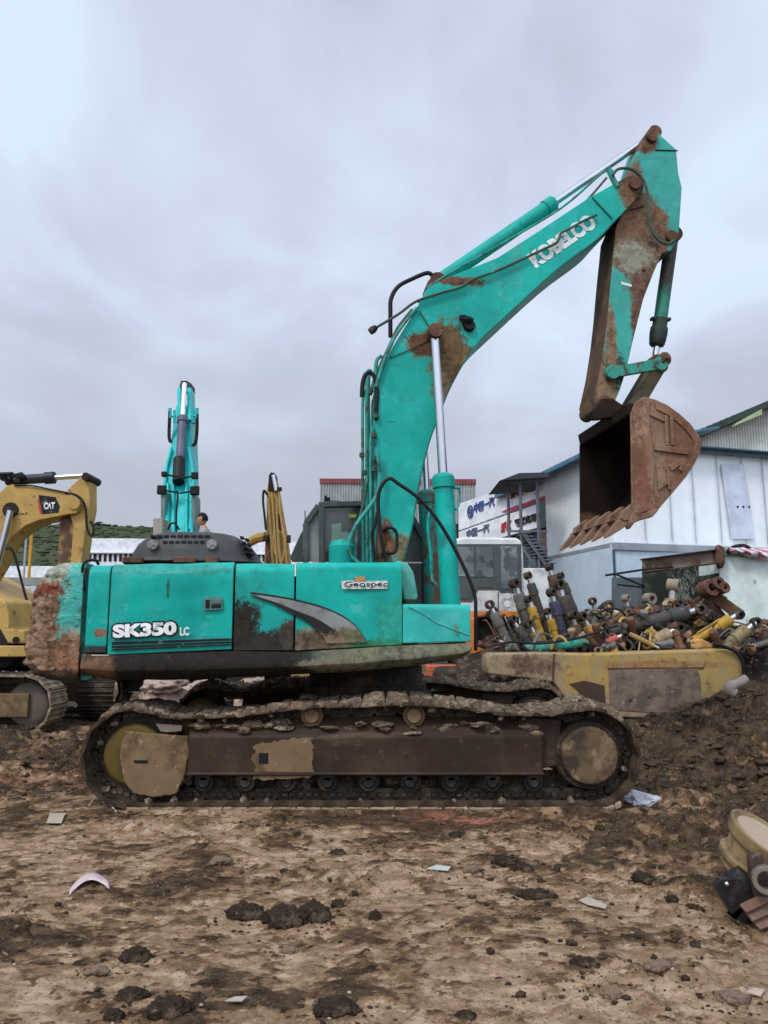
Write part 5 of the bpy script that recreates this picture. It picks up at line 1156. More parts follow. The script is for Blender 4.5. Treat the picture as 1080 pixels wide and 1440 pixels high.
m = MB(); m.prism(UP([(600, 936), (662, 935), (662, 949), (600, 952)], YO - .3), V((0, .4, 0))); m.build('lower_sill', mat('orange_red_paint', (.50, .12, .05), .6, layers=[LDIRT]), ox, bevel=.02)
hose(ox, [(672, 868), (690, 866), (712, 868)], YO - .1, .03, mat('dark_red_hose', (.12, .02, .02), .5))
m = MB(); m.lathe(P(687, 867, YO - .12), V((.6, -.5, .5)), [(0, .07), (0, .09), (.22, .09), (.22, .06)], 14); m.build('exhaust_stub', DARK, ox)
m = MB(); m.box(P(670, 958, YO + .6), (1.9, 2.4, .7)); m.build('track', TRK, ox, bevel=.15, seg=3)

# ================================================================== PERSON on the deck of the rear machine
def person():
    Yp = 14.15; hc = P(285.5, 725, Yp); x0 = hc.x; zf = 1.76; Hh = hc.z + .12 - zf
    r = thing('person', 'dark haired person in a black vest facing left beside the bright teal boom', 'person', (x0, Yp, zf))
    def sk_mesh(name, verts, edges, radii, mt):
        me = bpy.data.meshes.new(name); me.from_pydata([tuple(V(v) - V((x0, Yp, zf))) for v in verts], edges, []); o = bpy.data.objects.new(name, me); COL.objects.link(o); o.parent = r
        s = o.modifiers.new('skin', 'SKIN'); s.use_smooth_shade = True
        for i, q in enumerate(radii): me.skin_vertices[0].data[i].radius = q if isinstance(q, tuple) else (q, q)
        me.skin_vertices[0].data[0].use_root = True; sb = o.modifiers.new('sub', 'SUBSURF'); sb.levels = sb.render_levels = 2; me.materials.append(mt); return o
    SK = mat('skin', (.36, .20, .13), .55, vary=.05)
    B = lambda a, b, c: V((x0 + a, Yp + b, zf + c))
    t = hc.z - zf - .30   # shoulder height
    hipz = t * .62
    vs = [B(.06, 0, hipz), B(.07, 0, hipz + .22), B(.05, 0, t - .04), B(.03, 0, t + .06), B(.01, 0, t + .13),  B(.06, .10, hipz - .06), B(.03, .11, hipz * .5), B(.06, .11, .07), B(-.08, .11, .03), B(.06, -.10, hipz - .06), B(.05, -.11, hipz * .5), B(.08, -.11, .07), B(-.06, -.11, .03),
          B(.05, .19, t - .02), B(.08, .25, t - .30), B(-.12, .22, t - .42), B(.05, -.19, t - .02), B(.10, -.25, t - .30), B(-.10, -.22, t - .40), B(-.18, .21, t - .44), B(-.16, -.21, t - .42)]
    es = [(0, 1), (1, 2), (2, 3), (3, 4), (0, 5), (5, 6), (6, 7), (7, 8), (0, 9), (9, 10), (10, 11), (11, 12), (2, 13), (13, 14), (14, 15), (2, 16), (16, 17), (17, 18), (15, 19), (18, 20)]
    rd = [(.13, .16), (.12, .15), (.12, .17), .062, .055, .085, .062, .045, .04, .085, .062, .045, .04, .06, .045, .035, .06, .045, .035, .03, .03]
    sk_mesh('body', vs, es, rd, SK)
    # clothes: pale sleeved shirt with a black vest over it, dark trousers
    CL = mat('pale_grey_cloth', (.30, .31, .30), .9); VE = mat('black_vest_cloth', (.012, .012, .013), .9); TR = mat('dark_trousers', (.03, .035, .05), .9)
    vs2 = [B(.06, 0, hipz), B(.07, 0, hipz + .22), B(.05, 0, t - .04), B(.045, .20, t - .01), B(.08, .25, t - .28), B(.045, -.20, t - .01), B(.10, -.25, t - .28), B(.035, 0, t + .05)]
    sk_mesh('shirt', vs2, [(0, 1), (1, 2), (2, 3), (3, 4), (2, 5), (5, 6), (2, 7)], [(.145, .175), (.135, .165), (.135, .18), .07, .058, .07, .058, .068], CL)
    sk_mesh('vest', [B(.06, 0, hipz + .02), B(.07, 0, hipz + .22), B(.05, 0, t - .05), B(.045, .11, t - .0), B(.045, -.11, t + .0)], [(0, 1), (1, 2), (2, 3), (2, 4)], [(.152, .182), (.145, .175), (.148, .185), .072, .072], VE)
    sk_mesh('trousers', [B(.06, 0, hipz + .02), B(.06, .10, hipz - .08), B(.03, .11, hipz * .5), B(.06, .11, .12), B(.06, -.10, hipz - .08), B(.05, -.11, hipz * .5), B(.08, -.11, .12)], [(0, 1), (1, 2), (2, 3), (0, 4), (4, 5), (5, 6)], [(.15, .18), .10, .078, .07, .10, .078, .07], TR)
    # head facing left (-x), slightly bowed
    m = MB(); hcx = B(-.01, 0, t + .23); bm = bmesh.new(); bmesh.ops.create_icosphere(bm, subdivisions=4, radius=1); out = []
    for v in bm.verts:
        d = v.co.copy(); x, y, z = d.x * .095, d.y * .075, d.z * .118
        if d.z < 0: y *= 1 - .25 * -d.z; x = x * (1 - .10 * -d.z) - .012 * -d.z
        f = max(0, -d.x)                                   # face side
        nose = math.exp(-((d.z + .12) / .20) ** 2 - (d.y / .18) ** 2) * f ** 4; x -= .026 * nose
        eye = math.exp(-((d.z - .10) / .13) ** 2 - ((abs(d.y) - .36) / .16) ** 2) * f ** 2; x += .010 * eye
        lip = math.exp(-((d.z + .48) / .09) ** 2 - (d.y / .3) ** 2) * f ** 3; x -= .007 * lip
        chin = math.exp(-((d.z + .82) / .16) ** 2) * f; x -= .012 * chin
        ear = math.exp(-((d.z + .02) / .22) ** 2 - ((d.x - .08) / .14) ** 2) * (abs(d.y) > .55); y += math.copysign(.016 * ear, y)
        out.append(hcx + Matrix.Rotation(-.18, 3, 'Y') @ V((x, y, z)))
    m.add(out, [tuple(v.index for v in f.verts) for f in bm.faces]); m.build('head', SK, r, ang=180)
    m = MB(); out = []; kp = []
    for v in bm.verts: d = v.co; out.append(hcx + Matrix.Rotation(-.18, 3, 'Y') @ V((d.x * .104 + .004, d.y * .083, d.z * .127 + .004)))
    fs = [tuple(v.index for v in f.verts) for f in bm.faces if (f.calc_center_median().z > .38 or (f.calc_center_median().x > .12 and f.calc_center_median().z > -.35)) ]
    m.add(out, fs); m.build('hair', mat('black_hair', (.010, .009, .008), .7), r, ang=180); bm.free()
    m = MB()
    for s in (-1, 1): m.blob(hcx + Matrix.Rotation(-.18, 3, 'Y') @ V((-.078, s * .030, .012)), .009, 0, 2)
    m.build('eyes', BLK, r)
    for s, (hx, hz) in ((1, (-.18, t - .44)), (-1, (-.16, t - .42))):
        base = B(hx, s * .215, hz); m = MB()
        m.lathe(base, V((-1, 0, -.2)), [(0, .028), (.03, .038), (.08, .038), (.09, .03)], 10)
        for k in range(4):
            o_ = base + V((-.08, (k - 1.5) * .018, -.016)); ln = [.07, .078, .072, .058][k]
            m.tube([o_, o_ + V((-ln * .45, 0, -.012)), o_ + V((-ln * .8, 0, -ln * .35)), o_ + V((-ln * .9, 0, -ln * .65))], [.009, .0085, .008, .006], 6)
        o_ = base + V((-.02, -s * .03, 0)); m.tube([o_, o_ + V((-.03, -s * .022, -.005)), o_ + V((-.06, -s * .028, -.012))], [.011, .010, .007], 6)
        m.build('hand', SK, r, ang=180)
person()
# ================================================================== BUILDINGS
def wave(name, col, period, axis_='x', rough=.6, depth=.5, layers=(), dist=.02):
    m = mat(name, col, rough, layers=layers); nt = m.node_tree; N = nt.nodes; L = nt.links; bs = [n for n in N if n.type == 'BSDF_PRINCIPLED'][0]
    tc = N.new('ShaderNodeTexCoord'); wv = N.new('ShaderNodeTexWave'); wv.wave_type = 'BANDS'; wv.bands_direction = axis_.upper(); wv.inputs['Scale'].default_value = 1 / period * .314159 * 2 / 2; L.new(tc.outputs['Object'], wv.inputs[0])
    b = N.new('ShaderNodeBump'); b.inputs['Strength'].default_value = depth; b.inputs['Distance'].default_value = dist; L.new(wv.outputs['Fac'], b.inputs['Height']); L.new(b.outputs[0], bs.inputs['Normal']); return m
def ribs(m, a, b, ztop, zbot, off, period, r):
    """vertical corrugation: thin ribs on a wall between a and b"""
    a, b = V(a), V(b); Lg = (b - a).length; n = int(Lg / period)
    for i in range(n + 1):
        p = a.lerp(b, i / n); m.add([V((p.x - r, p.y, zbot)) + off * 0, V((p.x, p.y, zbot)) + off, V((p.x + r, p.y, zbot)), V((p.x - r, p.y, ztop)), V((p.x, p.y, ztop)) + off, V((p.x + r, p.y, ztop))], [(0, 1, 4, 3), (1, 2, 5, 4)])
STREAK = dict(scale=1.2, lo=.5, hi=.75, c=(.30, .29, .26), stretch=(2.5, 2.5, .25), amt=.15)
SHEDW = mat('white_steel_sheet', (.72, .76, .78), .45, layers=[L_(STREAK, amt=.08), dict(scale=.35, lo=.4, hi=.7, c=(.66, .72, .76), amt=.3), dict(scale=9, lo=.68, hi=.73, c=(.24, .19, .14), amt=.5)], vary=.03)
SHEDL = mat('blue_grey_sheet', (.47, .56, .62), .45, layers=[L_(STREAK, amt=.1), dict(scale=.35, lo=.45, hi=.7, c=(.54, .62, .68), amt=.4)], vary=.05)
def plane_wall(a, b, z0, z1, t, zb1=None):
    """vertical slab from plan point a to b; thickness t to the far side"""
    a, b = V((a[0], a[1], 0)), V((b[0], b[1], 0)); n = (b - a).cross(ZU).normalized() * -t
    return [a + ZU * z0, b + ZU * z0, b + ZU * (z1 if zb1 is None else zb1), a + ZU * z1], n
# ---- white shed on the right
A = P(863, 765, 18); A = V((A.x, A.y, 0)); Lw = P(769, 780, 21.8); Lw = V((Lw.x, Lw.y, 0)); Bw = P(1080, 770, 19.3); Bw = A + (V((Bw.x, Bw.y, 0)) - A) * 2.3
zl_ = P(863, 764, 18).z; zh = P(863, 626, 18).z
sh = thing('shed', 'white sheet steel shed with a blue roof edge behind the raised bucket', 'building', A)
m = MB(); f_, n_ = plane_wall(Lw, A, -.1, zl_, .15); m.prism(f_, n_); f_, n_ = plane_wall(A, Bw, -.1, zl_, .15); m.prism(f_, n_)
m.build('lower_wall', SHEDL, sh)
m = MB(); D_ = (Lw - A).normalized() * .06; E_ = (Bw - A).normalized()
f_, n_ = plane_wall(Lw + V((.02, .05, 0)), A + V((.02, .05, 0)), zl_, zh, .15); m.prism(f_, n_); f_, n_ = plane_wall(A + V((.02, .05, 0)), Bw + V((.02, .05, 0)), zl_, zh, .15); m.prism(f_, n_)
m.build('upper_wall', SHEDW, sh)
m = MB(); f_, n_ = plane_wall(Lw + V((0, -.04, 0)), A + V((0, -.04, 0)), zl_ - .07, zl_ + .03, .06); m.prism(f_, n_); f_, n_ = plane_wall(A + V((0, -.06, 0)), Bw + V((0, -.06, 0)), zl_ - .16, zl_ + .02, .1); m.prism(f_, n_); m.build('ledge', mat('grey_ledge', (.25, .27, .29), .5), sh, bevel=.01)
# sheet joints as thin folded seams
nR = (Bw - A).cross(ZU).normalized(); nR = nR if nR.y < 0 else -nR
def onR(px, py): return RP(px, py, A + nR * .0, nR)
m = MB()
for px in (905, 942, 975, 1011, 1046, 1075):
    p = onR(px, 700); q = V((p.x, p.y, 0)) ; m.box(V((q.x, q.y - .005, (zl_ + zh) / 2 + .05)), (.018, .03, zh - zl_ - .12))
for px in (935, 1000): p = onR(px, 800); m.box(V((p.x, p.y - .045, zl_ / 2 - .1)), (.018, .03, zl_ - .25))
m.build('wall_seam', mat('seam_grey', (.36, .40, .44), .5), sh)
m = MB(); q = [onR(x, y) + nR * .02 + V((0, -.0, 0)) for x, y in [(1013, 653), (1045, 653), (1060, 758), (1028, 758)]]; m.prism(q, nR * .01); m.build('bluish_panel', mat('lilac_sheet', (.50, .54, .63), .5), sh)
m = MB()
for px in (1036, 1044, 1052): p = onR(px, 713) + nR * .03; m.lathe(p, nR, [(0, .03), (.01, .03)], 10)
m.build('wall_hole', BLK, sh)
m = MB(); m.tube([V((A.x - .02, A.y - .03, -.1)), V((A.x - .02, A.y - .03, zl_ - .17))], .03, 6); m.build('corner_post', mat('dark_post', (.05, .09, .12), .5), sh)
BLUE = mat('blue_roof_sheet', (.045, .16, .24), .4, layers=[dict(scale=3, lo=.5, hi=.7, c=(.12, .22, .28))])
m = MB(); zr = zh
def on_l(px, py): return RP(px, py, A, V((-(Lw - A).y, (Lw - A).x, 0)).normalized())
far_l = on_l(712, 676)
# roof sheet: overhanging eave along the left wall, rising to the ridge behind
ev = [A + ZU * (zh + .02), V((far_l.x, far_l.y, zh + .02))]
nl = V((-(Lw - A).y, (Lw - A).x, 0)).normalized(); nl = nl if nl.x < 0 else -nl
m.prism([ev[0] + nl * .35 + E_ * 0 - ZU * .10, ev[1] + nl * .35 - ZU * .10, ev[1] - nl * 3 + ZU * .55, ev[0] - nl * 3 + ZU * .55], ZU * .06)
m.build('roof', BLUE, sh, bevel=.004)
m = MB(); m.bar(ev[0] + nl * .38 - ZU * .13, ev[1] + nl * .38 - ZU * .13, .10, .12); m.build('eave_gutter', BLUE, sh, bevel=.01)
zg = P(1000, 647, 19).z
m = MB(); c0 = A + nR * .1 + ZU * zh; c1 = Bw + nR * .1 + ZU * zh; m.bar(c0, c1, .14, .10); m.bar(c0 + ZU * .07 + nR * .05, c1 + ZU * .07 + nR * .05, .3, .03)
for i in range(60): p = c0.lerp(c1, i / 60); m.lathe(p + ZU * .085 + nR * .17, -nR, [(0, .022), (.4, .022)], 6)
m.build('gutter', mat('slate_gutter', (.06, .10, .13), .5), sh)
# ---- tall corrugated hall behind
HB = thing('hall', 'tall corrugated steel hall with a dark pitched roof at the right edge', 'building', (14, 25, 0))
YH = 24
m = MB(); ps = UP([(770, 705), (985, 613), (1090, 570), (1180, 610), (1300, 665)], YH); m.prism([V((ps[0].x, YH, 0))] + ps + [V((ps[-1].x, YH, 0))], V((0, 9, 0)))
HW = mat('corrugated_wall', (.58, .59, .54), .6, layers=[STREAK]); m.build('wall', HW, HB)
m = MB(); a, b = V((P(950, 620, YH).x, YH, 0)), V((P(1180, 620, YH).x, YH, 0)); n = 60
for i in range(n):
    p = a.lerp(b, i / n); px = 540 + (p.x / YH) * F * 1.0
    zt_ = ps[1].z + (p.x - ps[1].x) * (ps[2].z - ps[1].z) / (ps[2].x - ps[1].x); zt_ = min(zt_, ps[2].z - max(0, (p.x - ps[2].x)) * .4)
    m.box(V((p.x, YH - .015, zt_ / 2)), (.05, .03, zt_ - .1))
m.build('wall_ribs', HW, HB)
DR = mat('dark_green_roof', (.03, .045, .04), .6, layers=[dict(scale=3, lo=.5, hi=.7, c=(.05, .07, .06))])
m = MB(); r0, r1 = P(978, 615, YH - .5), P(1092, 568, YH - .5); r00 = P(760, 708, YH - .5)
m.prism([r00, r1, r1 + ZU * .22, r00 + ZU * .2], V((0, 10, 0))); r2 = P(1300, 665, YH - .5); m.prism([r1 + V((.003, 0, 0)), r2, r2 + ZU * .2, r1 + ZU * .22 + V((.003, 0, 0))], V((0, 10, 0)))
rf = m.build('roof', DR, HB)
m = MB()
for i in range(14): p = r0.lerp(r1, i / 13); m.lathe(p + ZU * .17 + V((0, .35, 0)), V((0, 1, 0)), [(0, .07), (9, .07)], 6)
m.build('roof_ribs', DR, rf)
q0, q1 = P(1028, 599, YH - .54), P(1072, 581, YH - .54)
m = MB(); m.prism([q0 - ZU * .04, q1 - ZU * .04, q1 + ZU * .14, q0 + ZU * .12 + V((.2, 0, 0))], V((0, .03, 0))); m.build('skylight_sheet', mat('yellow_green_sheet', (.32, .38, .20), .5), rf)
# ---- signboard building
R0 = V((P(772, 690, 22).x, 22, 0)); R1 = V((P(645, 730, 27.5).x, 27.5, 0)); nS = (R1 - R0).cross(ZU).normalized(); nS = nS if nS.y < 0 else -nS
def SG(px, py, off=0): return RP(px, py, R0 + nS * off, nS)
sb = thing('shop_building', 'white building with large blue and red sign lettering behind the metal stairs', 'building', R1)
WS = mat('white_sign_panel', (.75, .77, .80), .5, layers=[dict(scale=1.5, lo=.5, hi=.8, c=(.42, .46, .52), amt=.5)])
m = MB(); top1, top2 = SG(645, 709), SG(800, 656); bt1, bt2 = SG(645, 746), SG(800, 692)
m.prism([V((R1.x, R1.y, 0)) - nS * .3, V((R0.x + .9, R0.y - .9 * (R1.y - R0.y) / (R0.x - R1.x), 0)) - nS * .3, top2 - nS * .3, top1 - nS * .3], -nS * 5)
DG = mat('dim_shopfront', (.05, .06, .065), .5, layers=[dict(scale=1, lo=.45, hi=.6, c=(.14, .16, .16))]); m.build('facade', DG, sb)
m = MB(); m.prism([SG(645, 708.5), SG(800, 655), SG(800, 690), SG(645, 746)], -nS * .2); u1 = m.build('sign_board', WS, sb)
m = MB(); m.prism([SG(645, 749), SG(800, 693), SG(800, 738), SG(768, 748), SG(645, 756)], -nS * .2); 
m = MB(); m.prism([SG(645, 748), SG(800, 693), SG(800, 730), SG(645, 772)], -nS * .2); u2 = m.build('sign_board', WS, sb)
m = MB(); m.prism([SG(714, 715.5, .01), SG(800, 686, .01), SG(800, 689.5, .01), SG(714, 721, .01)], nS * .02); m.prism([SG(706, 719.5, .01), SG(714, 715.5, .01), SG(714, 721, .01)], nS * .02)
m.build('red_strip', mat('magenta_strip', (.40, .05, .09), .5), u1)
m = MB(); m.prism([SG(645, 755, -.1), SG(672, 747, -.1), SG(672, 800, -.1), SG(645, 800, -.1)], nS * .05)
BLUEL = mat('navy_lettering', (.06, .09, .26), .5); REDL = mat('red_lettering', (.50, .04, .05), .5); BRL = mat('brown_lettering', (.13, .05, .05), .5); BLKL = mat('black_lettering', (.03, .03, .035), .5)
def sign(s, x0, y0, x1, y1, h, mt, par, off=.02):
    a, b = SG(x0, y0, .0), SG(x1, y1, .0); hv = ZU * ((SG(x0, y0) - SG(x0, y0 - h)).length + (SG(x1, y1) - SG(x1, y1 - h)).length) / 2; return lettering(s, a, b, hv, nS, mt, par, off, .03, lift=.004)
sign('中国一汽', 667.5, 722, 696, 712, 14.5, BLUEL, u1, .03)
sign('解放卡车', 719, 702, 757, 688, 13, BRL, u1, .02)
sign('中国一汽', 657, 757, 688.5, 748, 12, mat('slate_lettering', (.10, .13, .18), .5), u2)
sign('轻型商用车', 724.5, 742, 763, 730.5, 12, BLKL, u2)
sign('解放', 705.5, 750, 720, 743, 14, REDL, u2, .01)
m = MB(); c = SG(661.5, 719.5, .02); m.lathe_loop(c, nS, [(0, .17), (0, .23), (.02, .23), (.02, .17)], 28)
a_ = (R0 - R1).normalized()
for s_ in (-1, 1): m.bar(c + a_ * s_ * .03 - ZU * .15, c + a_ * s_ * .10 + ZU * .10, .02, .04, nS); 
m.bar(c - a_ * .15, c + a_ * .15, .02, .04, nS); m.bar(c - a_ * .1 + ZU * .09, c + a_ * .1 + ZU * .09, .02, .03, nS)
m.build('round_emblem', BLUEL, u1)
m = MB(); m.prism([SG(757, 706, .02), SG(770, 702, .02), SG(770, 740, .02), SG(757, 745, .02)], nS * .01); m.build('window', mat('green_glass', (.09, .15, .14), .2), sb)
m = MB(); m.prism([SG(760, 748, .02), SG(772, 746, .02), SG(772, 785, .02), SG(760, 790, .02)], nS * .05); m.build('brick_panel', mat('pinkish_brick', (.25, .15, .13), .8), sb)
# ---- metal stair tower
st = thing('stair_tower', 'thin grey metal stair with a flat canopy beside the shop signs', 'staircase', (P(740, 800, 20).x, 20, 0))
GM = mat('grey_stair_steel', (.12, .13, .15), .5, .3); YS = 20
m = MB()
for x, y in [(714, YS + .6), (731, YS), (755, YS)]: p = P(x, 672, y); m.tube([V((p.x, y, 0)), V((p.x, y, p.z))], .045, 6)
m.build('posts', GM, st)
m = MB(); m.prism([P(702, 676, YS - .3), P(730, 665, YS - .3), P(772, 664, YS - .3), P(772, 671, YS - .3), P(712, 675, YS - .3)], V((0, 2.2, 0))); m.build('canopy', mat('dark_canopy', (.04, .045, .05), .6), st, bevel=.01)
m = MB(); m.bar(P(712, 677, YS), P(770, 675, YS), .05, .05); m.build('canopy_beam', GM, st); m = MB(); m.bar(P(713, 747, YS), P(770, 747, YS), .05, .05)
for yy_ in (759, 770): m.bar(P(734, yy_, YS), P(770, yy_, YS), .03, .03)
m.build('landing', GM, st)
m = MB()
for dx in (0, 5): m.bar(P(731 + dx, 744 + dx, YS - .1), P(765 + dx, 790 + dx * 1.5, YS - .1), .05, .08); 
m.bar(P(733, 768, YS - .1), P(751, 795, YS - .1), .04, .06); m.build('stringer', GM, st)
for i in range(10): t = i / 9; m = MB(); m.box(P(736 + 34 * t, 752 + 42 * t, YS + .3), (.22, .9, .03)); m.build('step', GM, st)
m = MB()
for i in range(5): m.bar(P(736, 778 + i * 4.2, YS + .2), P(770, 776 + i * 4.2, YS + .2), .03, .03)
for i in range(5): p = P(741 + i * 6.5, 780, YS + .2); m.bar(p - ZU * .35, p + ZU * .1, .03, .03)
m.build('grating', GM, st)
m = MB(); m.prism([P(734, 799, 19), P(772, 799, 19), P(772, 900, 19), P(734, 900, 19)], V((0, .9, 0))); tag(m.build('cabinet', WPA, None, bevel=.02), 'plain white box standing below the metal stairs', 'cabinet')
# ---- grey building behind the boom
gb = thing('warehouse', 'grey corrugated warehouse with a red brown roof edge behind the boom', 'building', (0, 42, 0)); YG = 40
g0, g1 = P(451, 677, YG), P(668, 680, YG)
m = MB(); m.prism([V((g0.x, YG, 0)), V((g1.x, YG, 0)), V((g1.x, YG, g1.z)), V((g0.x, YG, g0.z))], V((0, 12, 0))); GW = mat('grey_corrugated', (.33, .34, .34), .6, layers=[STREAK, dict(scale=.3, lo=.4, hi=.7, c=(.27, .29, .30))]); m.build('wall', GW, gb)
m = MB()
for i in range(58): x = g0.x + (g1.x - g0.x) * i / 57; m.box(V((x, YG - .03, g0.z * .76)), (.05, .06, g0.z * .46))
m.build('wall_ribs', GW, gb)
m = MB(); m.prism([V((g0.x - .05, YG - .1, g0.z - .12)), V((g1.x + .05, YG - .1, g1.z - .05)), V((g1.x + .05, YG - .1, g1.z + .22)), V((g0.x - .05, YG - .1, g0.z + .14))], V((0, 12.2, 0))); m.build('roof_edge', mat('red_brown_trim', (.20, .06, .055), .6), gb)
for (xa, xb, ya, yb_) in [(452, 500, 708, 745), (505, 560, 708, 745), (572, 640, 738, 790)]:
    m = MB(); m.prism(UP([(xa, ya), (xb, ya), (xb, yb_), (xa, yb_)], YG - .02), V((0, .01, 0))); m.build('window', mat('dark_window', (.04, .05, .055), .2), gb)
m = MB(); m.prism(UP([(628, 735), (648, 737), (648, 800), (628, 800)], YG - 6), V((0, 1, 0))); m.build('dark_annex', DARK, gb)
# ---- distant white building with a row of windows
wb = thing('factory', 'long low white factory with a row of dark windows at the foot of the hill', 'building', (P(260, 790, 90).x, 90, 0)); YW = 88
m = MB(); a, b = P(-200, 775, YW), P(440, 780, YW)
for xa, xb, yt, yt2 in [(-260, 108, 796, 796), (108, 168, 757, 757), (168, 440, 757, 762)]:
    m = MB(); pa, pb = P(xa, yt, YW), P(xb, yt2, YW); m.prism([V((pa.x, YW, 0)), V((pb.x, YW, 0)), pb, pa], V((0, 25, 0))); wl = m.build('wall', mat('white_render', (.68, .70, .72), .6), wb)
for i in range(40):
    px = 119 + i * 7.2
    if px > 430: break
    m = MB(); p = P(px, 784, YW - .05); m.box(p, (.30, .1, .85)); m.build('window', BLK, wb)
m = MB(); m.prism(UP([(106, 776), (440, 779), (440, 780.5), (106, 777.5)], YW - .3), V((0, .3, 0))); m.build('ledge', mat('pale_ledge', (.6, .62, .64), .6), wb)
# ---- left side: hoarding, wall, poles
fn = thing('hoarding', 'pale blue white sheet metal hoarding behind the yellow excavator', 'fence', (P(20, 880, 24).x, 24, 0))
m = MB(); a, b = P(-300, 826, 24), P(60, 824, 24); m.prism([V((a.x, 24, 0)), V((b.x, 24, 0)), b, a], V((0, .06, 0))); HO = mat('hoarding_sheet', (.42, .47, .54), .5, layers=[STREAK]); m.build('panel', HO, fn)
m = MB()
for i in range(40): x = a.x + (b.x - a.x) * i / 39; m.box(V((x, 23.96, a.z / 2)), (.04, .05, a.z - .05))
m.build('panel_ribs', HO, fn)
m = MB(); m.prism(UP([(-300, 812), (60, 812), (60, 823), (-300, 824)], 26), V((0, .3, 0))); tag(m.build('parapet_wall', mat('olive_concrete', (.24, .24, .19), .8)), 'low olive grey concrete wall above the hoarding', 'wall')
for i, (x, yt, y0, col, lab) in enumerate([(46.5, 722, 26.5, (.55, .28, .03), 'slim orange yellow pole in front of the green hill'), (37, 757, 34, (.33, .34, .34), 'slim pale grey pole in front of the green hill')]):
    m = MB(); p = P(x, yt, y0); q = P(x - 4, 880, y0); m.lathe(V((p.x, y0, 0)), V((0, 0, 1)), [(0, .09), (.15, .09), (.15, .06), (p.z, .05)], 10)
    r_ = thing('pole', lab, 'pole', (p.x, y0, 0)); m.build('shaft', mat('pole_paint_%d' % i, col, .5), r_)
    m = MB(); m.box(V((p.x, y0, p.z + .04)), (.22, .12, .06)); m.build('cap', GM, r_, bevel=.01)
# ---- container / office at far right with rusty beam
YC2 = 16.2
ct = thing('container', 'pale green white container with one open dark bay under a rusty beam', 'container', (P(1045, 870, YC2).x, YC2, 0))
GWH = mat('greenish_white_sheet', (.58, .66, .62), .5, layers=[STREAK, dict(scale=5, lo=.62, hi=.7, c=(.18, .15, .11), amt=.7)])
m = MB(); m.prism(UP([(1012, 779), (1200, 784), (1200, 900), (1014, 900)], YC2), V((0, 3, 0))); m.build('wall', GWH, ct, bevel=.01)
m = MB(); m.prism(UP([(1010, 775), (1100, 777), (1100, 783), (1010, 782)], YC2 - .05), V((0, .06, 0))); m.build('top_rail', mat('grey_green_rail', (.16, .24, .21), .6), ct)
m = MB(); m.prism(UP([(905, 795), (1011, 790), (1011, 900), (905, 900)], YC2 + 1.1), V((0, .1, 0))); m.prism([P(1011, 786, YC2 + .05), P(1011, 900, YC2 + .05), P(1011, 900, YC2 + .05) + V((0, 1.05, 0)), P(1011, 786, YC2 + .05) + V((0, 1.05, 0))], V((.04, 0, 0))); m.build('open_bay', mat('dark_interior', (.022, .026, .022), .9, layers=[dict(scale=2, lo=.5, hi=.6, c=(.05, .06, .045))]), ct)
m = MB(); m.prism(UP([(862, 812), (905, 812), (905, 900), (862, 900)], YC2 + 1.2), V((0, .1, 0))); m.build('side_screen', mat('grey_screen', (.10, .12, .13), .7), ct)
RB = mat('rusty_beam_steel', (.17, .13, .10), .8, layers=[dict(scale=3, lo=.5, hi=.65, c=(.10, .045, .03)), dict(scale=8, lo=.6, hi=.7, c=(.28, .25, .2))])
bmn = thing('steel_beam', 'rusty i-shaped steel beam lying over the open container bay', 'beam', P(905, 800, YC2))
b0_, b1_ = P(904, 796, YC2 - .1), P(1007, 783, YC2 - .1); tt = (b1_ - b0_).normalized(); uu = V((0, 1, 0)).cross(tt) * -1; uu = uu if uu.z > 0 else -uu
m = MB(); m.bar(b0_, b1_, .04, .26, uu); m.build('web', RB, bmn)
m = MB(); m.bar(b0_ + uu * .14, b1_ + uu * .14, .28, .025, uu); m.bar(b0_ - uu * .14, b1_ - uu * .14, .28, .025, uu); m.build('flange', mat('dark_flange', (.04, .03, .025), .8), bmn, bevel=.004)
m = MB(); m.blob(b1_ + V((.05, -.05, .0)), g(.12, .1, .26), .4, 2, 2, 2); m.build('rust_lump', BRST, bmn)
m = MB(); m.tube([P(852, 809, YC2 - 1.0), P(905, 801, YC2 - .3), P(948, 797, YC2 - .2)], .025, 6); m.tube([P(866, 807.5, YC2 - .9), P(905, 824, YC2)], .02, 6); m.tube([P(905, 822, YC2 - .02), P(905, 826, YC2 + .8), P(868, 822, YC2 + .8)], .02, 6); tag(m.build('awning_frame', BLK), 'thin black metal awning bars left of the rusty beam', 'frame')
